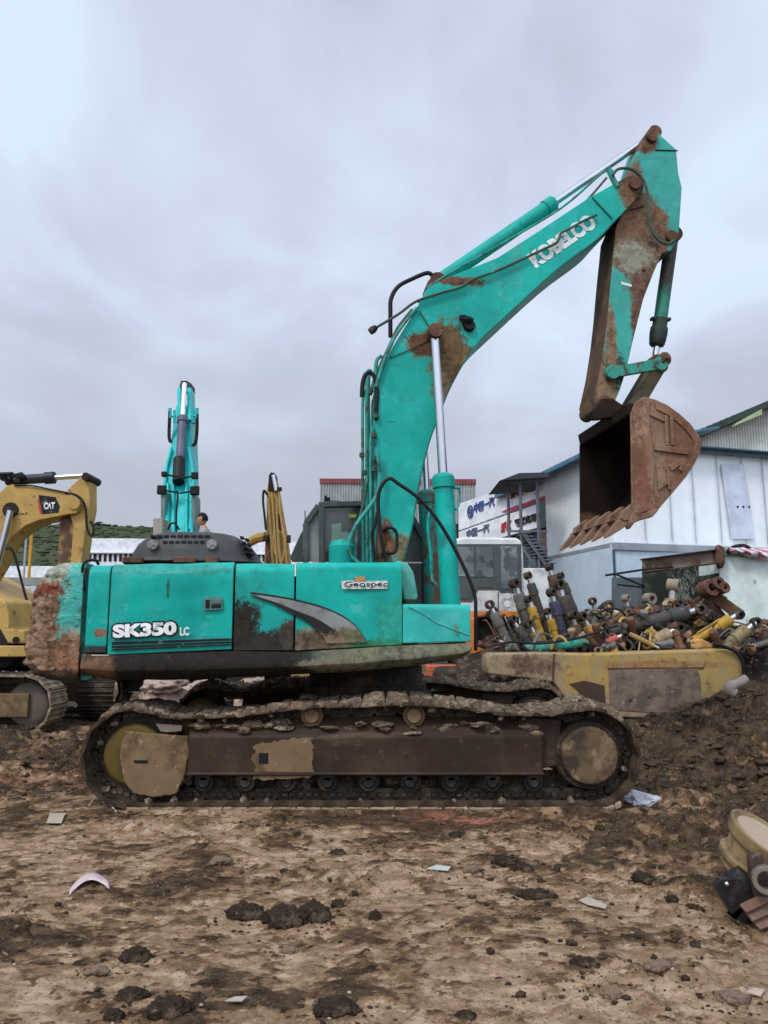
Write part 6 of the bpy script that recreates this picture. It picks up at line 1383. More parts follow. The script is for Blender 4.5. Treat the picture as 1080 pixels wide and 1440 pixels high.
# striped tarp bundle
rows = []
for i in range(26):
    t = i / 25; row = []
    for j in range(9):
        s_ = j / 8; px = 1026 + 64 * t; py = 771 + 7 * t + (s_ - .3) * (8 + 12 * t); row.append(P(px, py, YC2 - .12 - .15 * math.sin(s_ * math.pi) + .04 * noise.noise(V((t * 9, s_ * 4, 2)))) + ZU * .05 * noise.noise(V((t * 8, s_ * 3, 7))))
    rows.append(row)
m = MB(); m.loft(rows, caps=False, closed=False)
tp = m.build('striped_tarp', None, None, ang=180); tm = bpy.data.materials.new('striped_cloth'); tp.data.materials.append(tm); tm.use_nodes = True; nt = tm.node_tree; bs = nt.nodes['Principled BSDF']; wv = nt.nodes.new('ShaderNodeTexWave'); wv.inputs['Scale'].default_value = 2.6; wv.inputs['Distortion'].default_value = 2; wv.bands_direction = 'DIAGONAL'
tc = nt.nodes.new('ShaderNodeTexCoord'); nt.links.new(tc.outputs['Object'], wv.inputs[0]); rp = nt.nodes.new('ShaderNodeValToRGB'); rp.color_ramp.interpolation = 'CONSTANT'; rp.color_ramp.elements[0].color = (.34, .09, .11, 1); rp.color_ramp.elements[1].color = (.48, .49, .50, 1); rp.color_ramp.elements[1].position = .42; nt.links.new(wv.outputs['Fac'], rp.inputs[0]); nt.links.new(rp.outputs[0], bs.inputs['Base Color'])
tag(tp, 'red and white striped tarp bunched on top of the container', 'tarp')
m = MB(); m.tube(catmull([P(1022, 777, YC2 - .1), P(1032, 770, YC2 - .1), P(1046, 768, YC2 - .1), P(1056, 773, YC2 - .1)], 6), [.03] + [.05] * 17 + [.04], 8); tag(m.build('rubber_roll', BLK), 'black rubber roll lying on the container behind the striped tarp', 'roll')

# ================================================================== SCRAP
# ---- long yellow machine boom lying in front of the cylinders
YBm = 13.5
sbm = thing('scrap_boom', 'long scuffed yellow and brown excavator boom lying in front of the cylinder heap', 'boom', P(860, 990, YBm))
cw = (.26, .19, .11)
SY = mat('scuffed_yellow', (.38, .25, .07), .65, org=ORG[sbm.name], bump=.3, bscale=12, layers=[dict(scale=1.6, lo=.42, hi=.66, c=(.34, .25, .11)), dict(scale=5, lo=.56, hi=.66, c=(.13, .08, .045), amt=.9),
    dict(edge=(1, 0, 0), at=P(790, 950, YBm).x, c=(.27, .20, .125), dist=.9, scale=2.5, soft=.2), dict(scale=11, lo=.6, hi=.68, c=(.10, .055, .035)), dict(blot=P(745, 935, YBm), r=(.45, .6, .16), c=(.14, .09, .06), dist=1.2, scale=5),
    dict(edge=(0, 0, 1), at=P(850, 975, YBm).z, c=(.30, .21, .14), dist=.4, scale=5, soft=.08), dict(blot=P(930, 935, YBm), r=(1.1, .6, .07), c=(.27, .14, .06), dist=1.5, scale=7, amt=.8), dict(scale=3, lo=.5, hi=.6, c=(.30, .22, .12), amt=.8)])
m = MB(); o_ = [(686, 948), (684, 934), (686, 924), (692, 919), (760, 918), (831, 919.5), (900, 917), (1000, 914), (1020, 913), (1034, 916), (1042, 925), (1046, 940), (1046, 1000), (1040, 1008), (990, 1010), (885, 1010), (850, 1005), (800, 990), (779, 960), (740, 954)]
m.prism(UP(o_, YBm), V((0, .75, 0))); sbo = m.build('boom_box', SY, sbm, bevel=.035, seg=4, ang=50)
m = MB(); m.prism(UP([(856, 943), (900, 941), (982, 941), (986, 960), (987, 1000), (925, 1003), (858, 998)], YBm - .012), V((0, .02, 0))); m.build('brown_plate', mat('dented_brown_plate', (.19, .14, .10), .75, layers=[dict(scale=3, lo=.45, hi=.6, c=(.11, .08, .06)), dict(scale=8, lo=.6, hi=.68, c=(.30, .24, .18)), dict(scale=5, lo=.6, hi=.68, c=(.03, .03, .035))], bump=.3), sbo, bevel=.006)
m = MB(); m.prism(UP([(778, 919.5), (781, 919.5), (779, 957), (776, 957)], YBm - .008), V((0, .01, 0))); m.build('weld_seam', BRST, sbo); m = MB(); m.prism(UP([(855, 939), (990, 938), (990, 941), (855, 942)], YBm - .01), V((0, .01, 0))); m.build('plate_rim', BRST, sbo)
m = MB(); m.prism(UP([(800, 962), (822, 957), (850, 964), (852, 990), (822, 980)], YBm - .005), V((0, .01, 0))); m.build('dark_patch', mat('dark_brown_patch', (.07, .04, .03), .8), sbo)
m = MB(); m.tube(catmull([P(1003, 905, YBm - .05), P(1020, 910, YBm - .06), P(1036, 918, YBm - .06), P(1044, 932, YBm - .06), P(1046, 952, YBm - .06)], 5), .03, 8); tag(m.build('rubber_hose', BLK), 'black hose draped round the right end of the scrap boom', 'hose')
# ---- scrap heap under the cylinders (nobody could count it)
rows = []
hp = [(640, 925), (672, 905), (700, 895), (730, 890), (770, 880), (800, 868), (840, 865), (880, 862), (910, 860), (940, 855), (980, 858), (1010, 870), (1040, 882), (1070, 893), (1110, 905)]
for i in range(110):
    px = 640 + 470 * i / 109
    for (x0_, y0_), (x1_, y1_) in zip(hp, hp[1:]):
        if x0_ <= px <= x1_ + .01: py = y0_ + (y1_ - y0_) * (px - x0_) / (x1_ - x0_)
    row = []
    for j in range(30):
        t = j / 29; y = 14.15 + 2.6 * t; topz_ = P(px, py, 15.2).z; z = .25 + (topz_ - .25) * math.sin(min(1, t * 1.7) * math.pi / 2) * (1 - .6 * max(0, t - .7) / .3)
        X_ = P(px, 900, 15).x; q = V((X_, y, z)); z += .22 * noise.noise(q * 1.9) + .16 * abs(noise.noise(q * 4.5)) + .06 * noise.noise(q * 12); row.append(V((X_ + .06 * noise.noise(q * 7), y, z)))
    rows.append(row)
HEAP = mat('dark_scrap', (.035, .026, .02), .7, layers=[dict(scale=4, lo=.5, hi=.6, c=(.10, .06, .04)), dict(scale=9, lo=.58, hi=.64, c=(.20, .14, .09)), dict(scale=7, lo=.66, hi=.7, c=(.30, .20, .05)), dict(scale=15, lo=.55, hi=.6, c=(.015, .014, .013))], bump=1, bscale=14, bdist=.05)
m = MB(); m.loft(rows, caps=False, closed=False)
def jj(a, b): return random.uniform(a, b)
tag(m.build('scrap_heap', HEAP, ang=180), 'dark tangled scrap metal heap under the old cylinders', 'scrap heap', kind='stuff')
# small scrap bits spread on the heap: hoses, brackets, ends
SCRM = [mat('bit_rust', (.14, .07, .045), .8, layers=[LDIRT]), mat('bit_dark', (.03, .028, .026), .6), mat('bit_grey', (.15, .145, .13), .6, layers=[LDIRT]), mat('bit_ochre', (.38, .25, .08), .6, layers=[LRUST]), mat('bit_tan', (.28, .21, .14), .8)]
def heap_y(px):
    for (x0_, y0_), (x1_, y1_) in zip(hp, hp[1:]):
        if x0_ <= px <= x1_ + .01: return y0_ + (y1_ - y0_) * (px - x0_) / (x1_ - x0_)
    return 905
for k, mt_ in enumerate(SCRM):
    m = MB()
    for i in range([80, 60, 45, 26, 40][k]):
        px = jj(690, 1095)
        if px < 835 and i % 3: px = jj(840, 1095)
        top = heap_y(px) + (14 if px < 835 else 0); py = jj(top - 3, 915); Yq = 14.1 + (915 - py) / (916 - top + .1) * .8; c = P(px, py, Yq); d = V((jj(-1, 1), jj(-.5, .5), jj(-.5, 1))).normalized(); Lq = jj(.12, .62)
        if i % 4 == 0: m.tube(catmull([c, c + d * Lq * .5 + ZU * jj(0, .15), c + d * Lq, c + d * Lq * 1.3 - ZU * .15], 4), jj(.012, .03), 6)
        elif i % 4 == 1: m.box(c, (jj(.05, .25), jj(.03, .1), jj(.05, .2)), (d, d.orthogonal().normalized(), d.cross(d.orthogonal().normalized())))
        elif i % 4 == 2: m.lathe(c, d, [(0, .03), (0, .06), (Lq * .5, .06), (Lq * .5, .075), (Lq * .7, .075)], 10)
        else: rr2 = jj(.05, .09); m.ring(c, V((jj(-1, 1), -1, jj(-.4, .6))), rr2 * .55, rr2, jj(.04, .09), 14)
    tag(m.build('scrap_bits', mt_, bevel=.006), ['small rust brown scrap fittings strewn over the heap', 'small black hoses and brackets strewn over the heap', 'small grey pipe ends and rings strewn over the heap', 'small ochre painted fittings strewn over the heap', 'small tan muddy fittings strewn over the heap'][k], 'scrap', kind='stuff')
# ---- individual hydraulic cylinders
CM = {}
def cm(k):
    if k in CM: return CM[k]
    cols = dict(grey=(.12, .125, .11), dgrey=(.055, .055, .052), yellow=(.40, .24, .035), ochre=(.32, .22, .085), olive=(.22, .18, .09), navy=(.04, .05, .09), rust=(.11, .06, .04), orange=(.50, .27, .09), teal=(.03, .30, .24), red=(.42, .09, .08), black=(.02, .02, .02), tan=(.30, .23, .14), green=(.09, .13, .10))
    CM[k] = mat('cylinder_' + k, cols[k], .55, layers=[dict(scale=3, lo=.48, hi=.66, c=tuple(x * .5 + y * .5 for x, y in zip(cols[k], (.10, .065, .04)))), dict(scale=8, lo=.58, hi=.66, c=(.10, .06, .04)), dict(scale=16, lo=.62, hi=.68, c=(.28, .22, .16), amt=.7)], bump=.3, bscale=18); return CM[k]
EYE = mat('worn_eye_steel', (.045, .036, .028), .6, .1, layers=[dict(scale=7, lo=.55, hi=.66, c=(.14, .11, .08)), dict(scale=5, lo=.6, hi=.68, c=(.14, .06, .04))])
RODM = mat('dull_rod', (.55, .54, .52), .3, .8)
def hyd(base, tip, wpx, col, label, y0=14.7, y1=None, eye='worn', gl=True, split=.82, rodlen=None, cat='cylinder'):
    y1 = y1 or y0; a, b = P(base[0], base[1], y0), P(tip[0], tip[1], y1); r = wpx / 2 / F * y0 * .93; ax = (b - a); Lg = ax.length; ax.normalize()
    a0 = a; a = a - ax * .25; Lg += .25; sp = Lg - max(.12, r * 1.5) if rodlen is None else Lg - rodlen
    root = thing('hydraulic_cylinder', label, cat, a, 'old hydraulic cylinders piled on the scrap heap')
    m = MB(); pr = [(0, r * .7), (.02, r), (sp * .45, r), (sp * .45, r * 1.06), (sp * .45 + .05, r * 1.06), (sp * .45 + .05, r), (sp - r * 3.0, r)]
    if gl: pr += [(sp - r * 3.0, r * 1.22), (sp - r * 1.9, r * 1.25), (sp - r * 1.9, r * 1.12), (sp - r * .6, r * 1.18), (sp, r * 1.0), (sp, r * .6)]
    else: pr += [(sp, r), (sp, r * .6)]
    m.lathe(a, ax, pr, 18); m.build('barrel', cm(col), root, bevel=.004)
    m = MB(); m.lathe(a + ax * (sp - .02), ax, [(0, r * .55), (Lg - sp + .02, r * .55)], 12); m.build('rod', RODM, root)
    side = V((jj(-.5, .5) + .6, -.75, jj(-.2, .3))).normalized(); side = (side - ax * side.dot(ax)).normalized()
    m = MB(); re = r * .95; m.ring(b + ax * re * .5 - side * r * .8, side, re * .5, re, r * 1.6, 18); m.build('rod_eye', EYE if eye == 'worn' else mat('pale_eye', (.24, .20, .15), .7, layers=[LDIRT]), root, bevel=.005)
    a2 = side.cross(ax).normalized(); m = MB(); k_ = a + a2 * r * 1.15 + side * .0
    m.tube([a + ax * .1 + a2 * r, a + ax * .16 + a2 * r * 1.35, a + ax * (sp - r * 2.6) + a2 * r * 1.35, a + ax * (sp - r * 2.2) + a2 * r * 1.0], r * .17, 6); m.build('port_pipe', cm('dgrey') if col not in ('yellow',) else cm('yellow'), root)
    return root
hyd((713, 902), (690, 853), 14, 'grey', 'grey green cylinder nearest the orange machine, leaning left', 14.5)
hyd((726, 903), (709, 866), 4, 'dgrey', 'thin bare rod leaning just right of the first grey cylinder', 14.5, gl=False)
hyd((741, 902), (722, 874), 13, 'dgrey', 'short dark cylinder low between two long leaning ones', 14.5)
hyd((748, 890), (725, 824), 16, 'grey', 'tall grey cylinder with a fat collar left of the narrow yellow one', 14.8)
hyd((758, 903), (745, 880), 14, 'olive', 'olive barrel at the foot of the tall grey cylinder', 14.5)
hyd((764, 902), (744, 845), 12, 'yellow', 'bright yellow cylinder leaning left beside a tall dark one', 14.6)
hyd((774, 902), (743, 812), 12, 'dgrey', 'longest dark cylinder with a brown lower end, behind the yellow one', 14.95)
hyd((783, 902), (771, 862), 11, 'yellow', 'shorter bright yellow cylinder just left of the navy one', 14.55)
hyd((795, 902), (776, 836), 14, 'navy', 'navy blue cylinder with a large open ring at its top', 14.7)
hyd((802, 880), (787, 826), 18, 'dgrey', 'thick black cylinder with a wide collar right of the navy one', 15.0)
hyd((793, 868), (773, 800), 13, 'rust', 'dark brown cylinder standing highest at the back of the heap', 15.5)
hyd((812, 870), (789, 812), 11, 'dgrey', 'slender dark cylinder leaning against the shed wall', 15.5)
hyd((806, 880), (795, 850), 10, 'rust', 'rusty cylinder in shadow behind the thick black one', 15.2)
hyd((816, 900), (806, 868), 15, 'rust', 'rust brown cylinder left of the orange tan stub', 14.6)
hyd((835, 896), (821, 870), 16, 'orange', 'orange tan cylinder stub without a collar', 14.5, gl=False)
hyd((841, 870), (834, 848), 12, 'dgrey', 'small grey cylinder with its ring up against the blue grey wall', 15.2)
hyd((853, 902), (850, 880), 14, 'grey', 'short grey upright cylinder among loose hoses', 14.7)
hyd((884, 876), (858, 856), 19, 'ochre', 'thick ochre cylinder lying near the middle of the heap', 14.9, gl=False)
hyd((756, 911), (836, 902), 13, 'teal', 'teal pipe like cylinder lying flat on the yellow boom', 14.25, gl=False)
hyd((850, 905), (876, 893), 11, 'red', 'faded red cylinder lying flat beside the teal one', 14.3, gl=False)
hyd((874, 884), (980, 858), 19, 'dgrey', 'long dark grey cylinder lying across the heap', 14.5)
hyd((990, 893), (1036, 865), 15, 'yellow', 'bright yellow cylinder lying at the right above the scrap boom', 14.3)
hyd((1022, 907), (1060, 878), 17, 'olive', 'olive brown cylinder at the right end of the heap', 14.2)
hyd((943, 868), (947, 828), 21, 'ochre', 'thick ochre cylinder standing upright before the open bay', 15.3, eye='pale')
hyd((911, 872), (913, 846), 18, 'grey', 'grey upright cylinder with a pale top left of the ochre one', 15.2, eye='pale')
hyd((886, 868), (881, 844), 12, 'dgrey', 'dark upright cylinder with a pale ring near the awning bars', 15.3, eye='pale')
hyd((925, 900), (952, 884), 17, 'tan', 'muddy tan cylinder under the long dark grey one', 14.35)
hyd((903, 900), (928, 912), 7, 'ochre', 'thin pale yellow cylinder pointing down to the scrap boom', 14.1, gl=False)
hyd((898, 880), (903, 858), 14, 'rust', 'rust brown stub behind the long dark grey cylinder', 15.0)
hyd((965, 862), (956, 852), 15, 'rust', 'rusty ring ended stub at the middle of the heap', 15.1)
hyd((862, 880), (845, 866), 11, 'dgrey', 'dark stub tangled in hoses near the blue grey wall', 14.9)
hyd((1068, 905), (1085, 880), 12, 'rust', 'rusty cylinder at the right edge of the photograph', 14.4)
hyd((722, 912), (700, 900), 9, 'rust', 'small rusty cylinder at the left foot of the heap', 14.3)
hyd((880, 890), (905, 878), 12, 'olive', 'olive cylinder half buried left of the tan one', 14.6)
hyd((832, 885), (845, 858), 10, 'green', 'green grey cylinder leaning right behind the orange stub', 15.0)
# rusty linkage plates
rl = thing('rusty_linkage', 'rusty brown bucket linkage plates and hubs lying before the container', 'machine part', P(1000, 860, 15.0))
m = MB(); m.prism(UP([(962, 868), (968, 852), (985, 838), (1003, 842), (1022, 866), (1010, 874), (975, 872)], 15.0), V((0, .12, 0))); m.build('plate', BRST, rl, bevel=.01)
m = MB(); m.bar(P(1003, 838, 15.1), P(1042, 866, 14.9), .25, .22); m.build('beam', BRST, rl, bevel=.015)
for x, y, r_ in [(990, 830, .17), (1000, 824, .13), (1008, 830, .11)]:
    m = MB(); m.ring(P(x, y, 14.9), V((.3, -1, .2)), r_ * .45, r_, .25, 20); m.build('hub', BRST, rl, bevel=.01)
m = MB(); m.prism(UP([(970, 912), (974, 900), (985, 897), (1002, 905), (1004, 912)], 14.1), V((0, .4, 0))); tag(m.build('bracket', cm('orange'), bevel=.04, seg=3), 'orange tan casting on top of the scrap boom near its right end', 'machine part')
for i, (pts_, lab) in enumerate([([(690, 908), (720, 903), (760, 905), (810, 898), (850, 885), (868, 880)], 'long thin black hose running over the left part of the heap'), ([(820, 905), (842, 908), (850, 897), (848, 888)], 'short black hose hanging over the scrap boom edge'), ([(905, 880), (930, 878), (960, 882), (975, 884)], 'thin black hose above the tan cylinder'), ([(1030, 880), (1050, 892), (1070, 898), (1090, 900)], 'black hoses trailing off at the right edge'), ([(842, 862), (856, 856), (872, 858), (880, 866)], 'looped black hose by the blue grey wall')]):
    m = MB(); m.tube(catmull([P(a, b, 14.0 if i in (0, 1) else 14.4) for a, b in pts_], 5), .022, 7); tag(m.build('rubber_hose', BLK), lab, 'hose', 'hoses on the scrap heap')
# white bent pipe on mud
m = MB(); m.tube(catmull([P(1050, 954, 12.2), P(1040, 960, 12.2), P(1030, 964, 12.2), P(1026, 970, 12.2), P(1032, 975, 12.2)], 4), [.07] * 8 + [.09] * 9, 10); tag(m.build('bent_pipe', mat('dirty_white_pipe', (.36, .30, .24), .7, layers=[LDIRT])), 'dirty white bent pipe poking out of the mud at right', 'pipe')

# ================================================================== FOREGROUND PIECES
def gp(px, py):
    p = PZ(px, py, 0); 
    for _ in range(6): p = PZ(px, py, gh(p.x, p.y))
    return p
clods = [(345, 1278, 26, 15, 'wide dark mud clod, left of a row of three'), (398, 1284, 30, 18, 'middle dark clod of a row of three'), (441, 1279, 25, 19, 'right upright dark clod of a row of three'), (475, 1269, 11, 8, 'small dark clod just right of the row of three'), (527, 1286, 9, 11, 'lone small upright dark clod at the lower middle'), (191, 1340, 22, 13, 'dark rounded clod at the lower left'),
         (237, 1412, 30, 18, 'large crumbly dark clod at the bottom edge on the left'), (185, 1395, 22, 11, 'flat crumbly clod left of the large one at the bottom edge'), (160, 1425, 16, 10, 'low clod at the bottom edge left of the crumbly clods'), (472, 1412, 32, 13, 'broad flat dark clod at the bottom edge in the middle'), (903, 1231, 16, 9, 'dark clod alone on pale mud at the right'), (752, 1255, 24, 8, 'flat dark clod below the churned strip'), (712, 1208, 20, 8, 'flat dark clod right of the red earth'), (735, 1218, 16, 8, 'dark clod touching the churned strip'),
         (311, 1208, 16, 6, 'low brown clod at the left middle'), (475, 1197, 12, 6, 'small flat dark clod below the track middle'), (400, 1224, 7, 5, 'tiny dark clod between track and the clod row'), (665, 1220, 12, 6, 'brown clod left of the churned strip'), (843, 1163, 8, 5, 'small dark clod near the right track end'), (640, 1172, 9, 6, 'small clod beside the red earth'), (975, 1275, 14, 6, 'dark clod left of the roller scrap'), (945, 1262, 10, 6, 'small dark clod between the lone clod and the roller scrap'), (137, 1362, 16, 7, 'low brown clod below the pink paper'),
         (820, 1350, 18, 8, 'dark lumpy clod at the lower right'), (930, 1355, 20, 8, 'broad brown clod at the lower right'), (860, 1395, 18, 7, 'flat brown clod near the bottom right'), (1030, 1400, 24, 11, 'big brown clod in the bottom right corner'), (655, 1425, 14, 6, 'small clod at the bottom edge right of the middle'), (408, 1335, 14, 6, 'low brown clod below the middle one of the row')]
CR = []
for i, (px, py, rx, rz, lab) in enumerate(clods):
    p = gp(px, py + rz * .7); s_ = p.y * CT / F; m = MB(); rr_c = random.Random(i); nb = 4 if rx < 12 else (9 if rx < 20 else 16)
    m.blob(p + ZU * rz * s_ * .25, V((rx * s_ * .8, rx * s_ * .5, rz * s_ * .85)), .4, 4, 2, i + 20)
    for k in range(nb):
        an = rr_c.uniform(0, math.tau); q = rr_c.uniform(.3, .95); f = rr_c.uniform(.22, .46)
        m.blob(p + V((math.cos(an) * q * rx * s_ * .85, math.sin(an) * q * rx * s_ * .55, rz * s_ * (.9 - q * .8) * rr_c.uniform(.2, 1))), V((rx * s_ * f, rx * s_ * f * .8, rz * s_ * f * 1.25)), .5, 3, 2, i * 31 + k)
    for k in range(26):
        an = rr_c.uniform(0, math.tau); q = rr_c.uniform(.8, 2.6); x_, y_ = p.x + math.cos(an) * q * rx * s_, p.y + math.sin(an) * q * rx * s_ * .8; f = rr_c.uniform(.03, .13) * rx * s_; CR.append(((x_, y_, gh(x_, y_)), (f * 1.2, f, f * .8)))
    tag(m.build('mud_clod', CLODM if 'brown' not in lab else CLODT, ang=180, origin=tuple(p)), lab, 'mud clod', 'mud clods on the ground')
m = MB(); rs = random.Random(5)
for i, (a_, b_) in enumerate(CR): m.blob(a_, b_, .6, 1, 1.5, i)
for i in range(2600):
    y = 3.2 + 6.0 * rs.random() ** 1.3; x = rs.uniform(-.56, .56) * y * 1.02; v = float(fbm(np.array([x * .9]), np.array([y * .9]), 31, 3)[0])
    if rs.random() > .25 + 1.8 * max(0, v - .45) + .35 * (x > .5): continue
    if abs(x + .19) < 2.5 and 7.0 < y < 10.3: continue
    r_ = .003 + .012 * rs.random() ** 3 + (.02 * rs.random() if rs.random() < .07 else 0); z = gh(x, y); m.blob((x, y, z + r_ * .3), (r_ * rs.uniform(.8, 1.6), r_, r_ * rs.uniform(.5, .9)), .6, 1, 1.5, i)
m.build_ = None
tag(m.build('mud_crumbs', CLODM, ang=180), 'small dark crumbs of mud and gravel scattered over the yard', 'gravel', kind='stuff')
m = MB()
for i in range(200):
    y = 3.2 + 4.5 * rs.random() ** 1.2; x = rs.uniform(-.56, .56) * y; r_ = .003 + .008 * rs.random() ** 2
    if y > 6.9: continue
    m.blob((x, y, gh(x, y) + r_ * .3), (r_ * 1.3, r_, r_ * .7), .4, 1, 1, i)
tag(m.build('pale_pebbles', mat('pale_stone', (.30, .24, .18), .8), ang=180), 'small pale pebbles scattered over the yard', 'gravel', kind='stuff')
# heavier churned lumps on the right bank and behind the tracks
m = MB()
for i in range(1300):
    y = rs.uniform(7.4, 13.0); x = rs.uniform(2.35, .52 * y + .3) if i % 5 else rs.uniform(-.5 * y, -2.9)
    if x < 0 and y > 11: continue
    r_ = .012 + .045 * rs.random() ** 2.5; m.blob((x, y, gh(x, y) - r_ * .1), (r_ * rs.uniform(1, 1.8), r_ * 1.1, r_ * rs.uniform(.4, .7)), 1.0, 2, 2.2, i)
tag(m.build('churned_mud', mat('churned_mud', (.045, .028, .016), .6, layers=[dict(scale=5, lo=.45, hi=.65, c=(.085, .054, .030)), dict(scale=14, lo=.6, hi=.68, c=(.25, .185, .13), amt=.7)], bump=1, bscale=30, bdist=.02), ang=180), 'lumpy churned mud over the bank at right', 'mud', kind='stuff')
# light rubble seen under the machine
for px, py, rx, rz, y_, lab in [(232, 964, 28, 8, 12.6, 'pinkish pale lump of rubble under the counterweight side'), (285, 968, 22, 6, 12.2, 'tan lump of rubble beside the pinkish one'), (355, 962, 20, 5, 12.0, 'grey tan lump of rubble seen just above the far track')]:
    c = P(px, py, y_); s_ = y_ / F; m = MB(); m.blob(V((c.x, y_, c.z)), (rx * s_, .5, rz * s_ * 1.6), .3, 4, 1.5, px); m.blob(V((c.x, y_ + .1, c.z * .4)), (rx * s_ * 1.3, .7, c.z * .7), .3, 3, 1.5, px + 1); tag(m.build('rubble', mat('pinkish_rubble', (.36, .27, .22), .9, layers=[dict(scale=5, lo=.5, hi=.65, c=(.18, .12, .09))], bump=.8), ang=180), lab, 'rubble')
# curved sheet of pink checked paper
pa, pb, pc = gp(97, 1262), gp(125, 1246), gp(154, 1253); rows = []
for i in range(15):
    t = i / 14; px = 97 + 57 * t; py = 1262 - 9 * t - 14 * math.sin(math.pi * t) * .9; a_ = gp(px, py); row = []
    b_ = gp(px + 2 - 2 * t, py - 1 + 0 * t - 11)
    for j in range(5): q = a_.lerp(b_, j / 4); row.append(q + ZU * (.012 + .02 * math.sin(math.pi * t) + .006 * math.sin(j)))
    rows.append(row)
m = MB(); m.loft([r for r in rows] , caps=False, closed=False); pp = m.build('paper_sheet', None, ang=180); pm = bpy.data.materials.new('pink_checked_paper'); pm.use_nodes = True; nt = pm.node_tree; bs = nt.nodes['Principled BSDF']; br = nt.nodes.new('ShaderNodeTexBrick'); br.offset = 0; br.inputs['Color1'].default_value = (.50, .36, .36, 1); br.inputs['Color2'].default_value = (.46, .30, .31, 1); br.inputs['Mortar'].default_value = (.56, .52, .50, 1); br.inputs['Scale'].default_value = 30; br.inputs['Mortar Size'].default_value = .05; br.inputs['Brick Width'].default_value = .6; br.inputs['Row Height'].default_value = .6
tc = nt.nodes.new('ShaderNodeTexCoord'); nt.links.new(tc.outputs['Object'], br.inputs[0]); nt.links.new(br.outputs[0], bs.inputs['Base Color']); pp.data.materials.append(pm)
s_ = pp.modifiers.new('solid', 'SOLIDIFY'); s_.thickness = .002
tag(pp, 'curved strip of pink checked paper lying on the earth at left', 'paper')
# plastic bag by the right end of the track
p = gp(905, 1130); m = MB(); bm = bmesh.new(); bmesh.ops.create_icosphere(bm, subdivisions=4, radius=1); vs = []
for v in bm.verts:
    d = v.co; k = 1 + .35 * noise.noise(d * 1.6 + V((3, 3, 3))) + .22 * abs(noise.noise(d * 4)) + .1 * abs(noise.noise(d * 9)); vs.append(p + V((d.x * .155 * k, d.y * .1 * k, .03 + (d.z * .075) * k - .02 * d.x)))
m.add(vs, [tuple(v.index for v in f.verts) for f in bm.faces]); bm.free(); tag(m.build('plastic_bag', mat('crumpled_plastic', (.52, .53, .56), .35, vary=.25, layers=[LDIRT]), ang=25), 'crumpled whitish plastic bag by the right end of the near track', 'bag')
def scrapsheet(px, py, pts, col, lab, name, cat):
    m = MB(); q = [gp(px + a, py + b) + ZU * (.018 + .01 * noise.noise(V((a, b, px)))) for a, b in pts]; m.prism(q, ZU * .004); return tag(m.build(name, mat(name + str(px), col, .7, layers=[LDIRT])), lab, cat)
scrapsheet(78, 1155, [(-13, 6), (-8, -8), (14, -8), (8, 6)], (.40, .35, .26), 'square pale scrap of card left of the near track', 'card_scrap', 'litter')
scrapsheet(837, 1275, [(-23, -4), (-10, -9), (17, 3), (15, 8), (-12, 2)], (.36, .30, .25), 'pointed pale shard lying in the mud at the lower right', 'card_scrap', 'litter')
scrapsheet(622, 1226, [(-22, 0), (-8, -5), (12, -3), (8, 3)], (.40, .40, .36), 'flat pale shard in the middle of the yard', 'card_scrap', 'litter')
scrapsheet(330, 1412, [(-14, 3), (0, -3), (18, -4), (10, 3)], (.38, .34, .30), 'flat pale shard near the bottom edge', 'card_scrap', 'litter')
scrapsheet(1062, 1342 + 60, [(-12, 0), (0, -6), (14, -3), (8, 6)], (.40, .31, .26), 'pale stone chip in the bottom right corner', 'stone_chip', 'litter')
hp_ = [gp(125, 1134), gp(136, 1128), gp(152, 1134), gp(163, 1143)]; m = MB(); m.tube(catmull([hp_[0] + ZU * .01, hp_[1] + ZU * .04, hp_[2] + ZU * .03, hp_[3] + ZU * .01], 6), .008, 6); tag(m.build('wire', mat('pale_wire', (.4, .38, .34), .5)), 'bent pale wire lying by the left end of the near track', 'wire')

# ---- scrapped roller and brackets at the lower right edge
rc = gp(1068, 1310); RY = rc.y
sr = thing('scrap_roller', 'tan flanged track roller lying tilted on dark brackets at the lower right edge', 'machine part', rc)
DT = mat('roller_tan', (.22, .15, .075), .6, layers=[dict(scale=6, lo=.5, hi=.66, c=(.10, .07, .045)), dict(scale=18, lo=.6, hi=.68, c=(.30, .24, .17))], bump=.4, bscale=25)
RTOP = mat('roller_face', (.36, .28, .20), .6, layers=[dict(scale=5, lo=.5, hi=.7, c=(.30, .24, .18))]); DBR = mat('dark_oily_bracket', (.018, .016, .018), .35, layers=[dict(scale=7, lo=.55, hi=.68, c=(.07, .045, .035))], bump=.3)
Yr = RY + .12; ct_ = P(1078, 1174, Yr); ax = V((.42, -.36, .83)).normalized(); u = Yr / F
m = MB(); m.lathe(ct_ - ax * .27, ax, [(0, .06), (0, .115), (.05, .12), (.06, .165), (.085, .17), (.10, .15), (.19, .155), (.20, .19), (.225, .20), (.265, .205), (.27, .19), (.25, .165), (.245, .0)], 44); dr = m.build('drum', DT, sr, bevel=.002)
m = MB(); m.lathe(ct_ - ax * .024, ax, [(0, .0), (0, .163), (.012, .16), (.014, .0)], 36); m.build('end_face', RTOP, dr)
b0_ = P(1049, 1232, Yr - .08)
m = MB(); m.lathe(b0_ - ax * .08, ax, [(0, .05), (0, .075), (.03, .085), (.05, .08), (.07, .065), (.1, .06)], 30); m.build('collar', DBR, sr, bevel=.002)
m = MB(); m.prism(UP([(1006, 1247), (1014, 1237), (1040, 1236), (1060, 1262), (1078, 1295), (1085, 1312), (1070, 1314), (1030, 1290), (1034, 1293)], Yr - .14), V((0, .05, 0))); lb_ = m.build('link_plate', DBR, sr, bevel=.006)
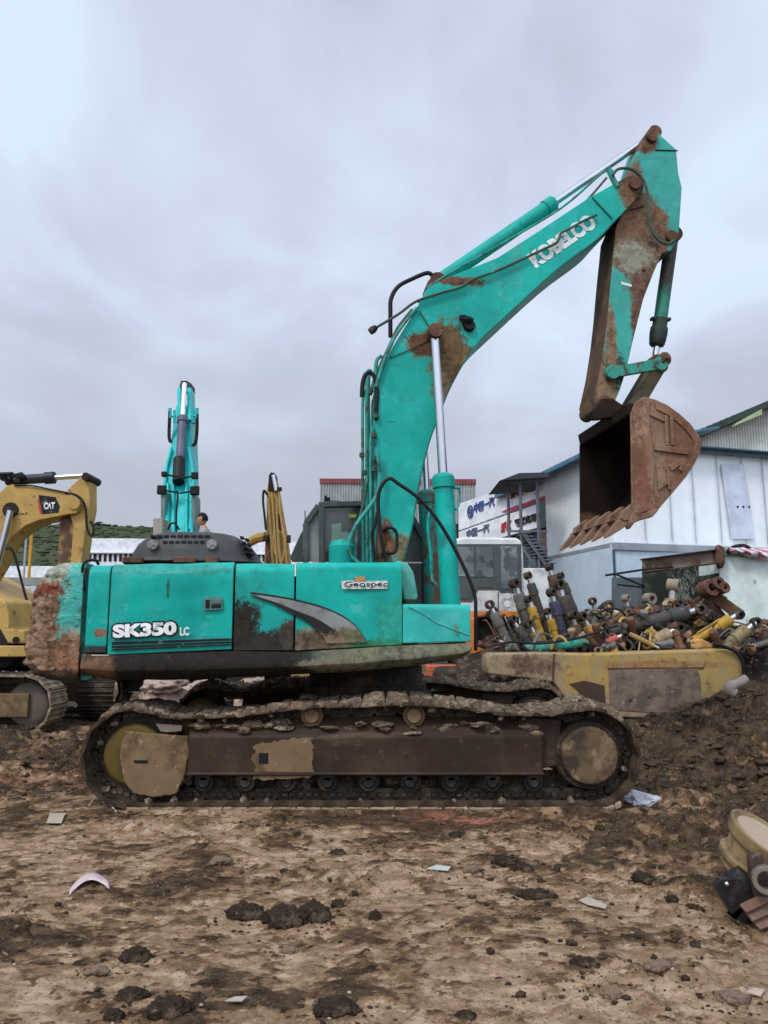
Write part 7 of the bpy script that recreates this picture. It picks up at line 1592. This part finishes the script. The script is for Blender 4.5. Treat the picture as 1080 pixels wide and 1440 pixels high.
m = MB(); m.blob(P(1022, 1243, Yr - .16), .014, .1, 2); m.build('bolt_head', STEEL, lb_)
m = MB(); m.prism(UP([(1056, 1206), (1066, 1198), (1100, 1195), (1120, 1240), (1100, 1268), (1062, 1262), (1058, 1240)], Yr - .16), V((0, .06, 0))); bp_ = m.build('side_bracket', mat('brown_dark_bracket', (.06, .04, .035), .45, layers=[dict(scale=8, lo=.5, hi=.62, c=(.13, .08, .06))], bump=.4), sr, bevel=.01)
m = MB(); m.ring(P(1076, 1235, Yr - .20), V((-.35, -1, .1)), .045, .07, .07, 28); m.build('bushing', mat('worn_bushing', (.20, .17, .14), .4, .3), bp_, bevel=.003)
m = MB()
for k, (a, b) in enumerate([((1045, 1278), (1100, 1252)), ((1054, 1290), (1110, 1266)), ((1064, 1302), (1120, 1280))]): m.bar(P(a[0], a[1], Yr - .22), P(b[0], b[1], Yr - .10), .05, .018, V((.2, -.6, .8)))
m.build('grouser_bars', mat('worn_bar_steel', (.17, .10, .07), .5, .2, layers=[dict(scale=9, lo=.5, hi=.6, c=(.26, .18, .12))]), sr, bevel=.004)
m = MB(); m.prism([gp(1010, 1268) + ZU * .06, gp(1035, 1296) + ZU * .03, gp(1040, 1290) + ZU * .05, gp(1014, 1262) + ZU * .09], V((.0, .012, .0))); m.build('bent_strip', mat('pale_strip_steel', (.26, .24, .21), .5, .4), sr)
# ---- grass tufts and weeds by the bay
rs = random.Random(9); m = MB(); base = P(965, 850, 15.6)
for i in range(150):
    h = rs.uniform(.3, .9); b = base + V((rs.uniform(-.12, .12), rs.uniform(-.1, .1), 0)); d = V((rs.uniform(-.25, .25), rs.uniform(-.2, .2), h)); p = b + d * rs.random(); q = p + V((rs.uniform(-.1, .1), 0, rs.uniform(.02, .12))); m.add([p, q, q + V((.008, 0, .004)), p + V((.008, 0, 0))], [(0, 1, 2, 3)])
tag(m.build('dry_weed', mat('pale_weed', (.25, .28, .24), .8), ang=180), 'thin pale dry weed standing before the dark open bay', 'plant')
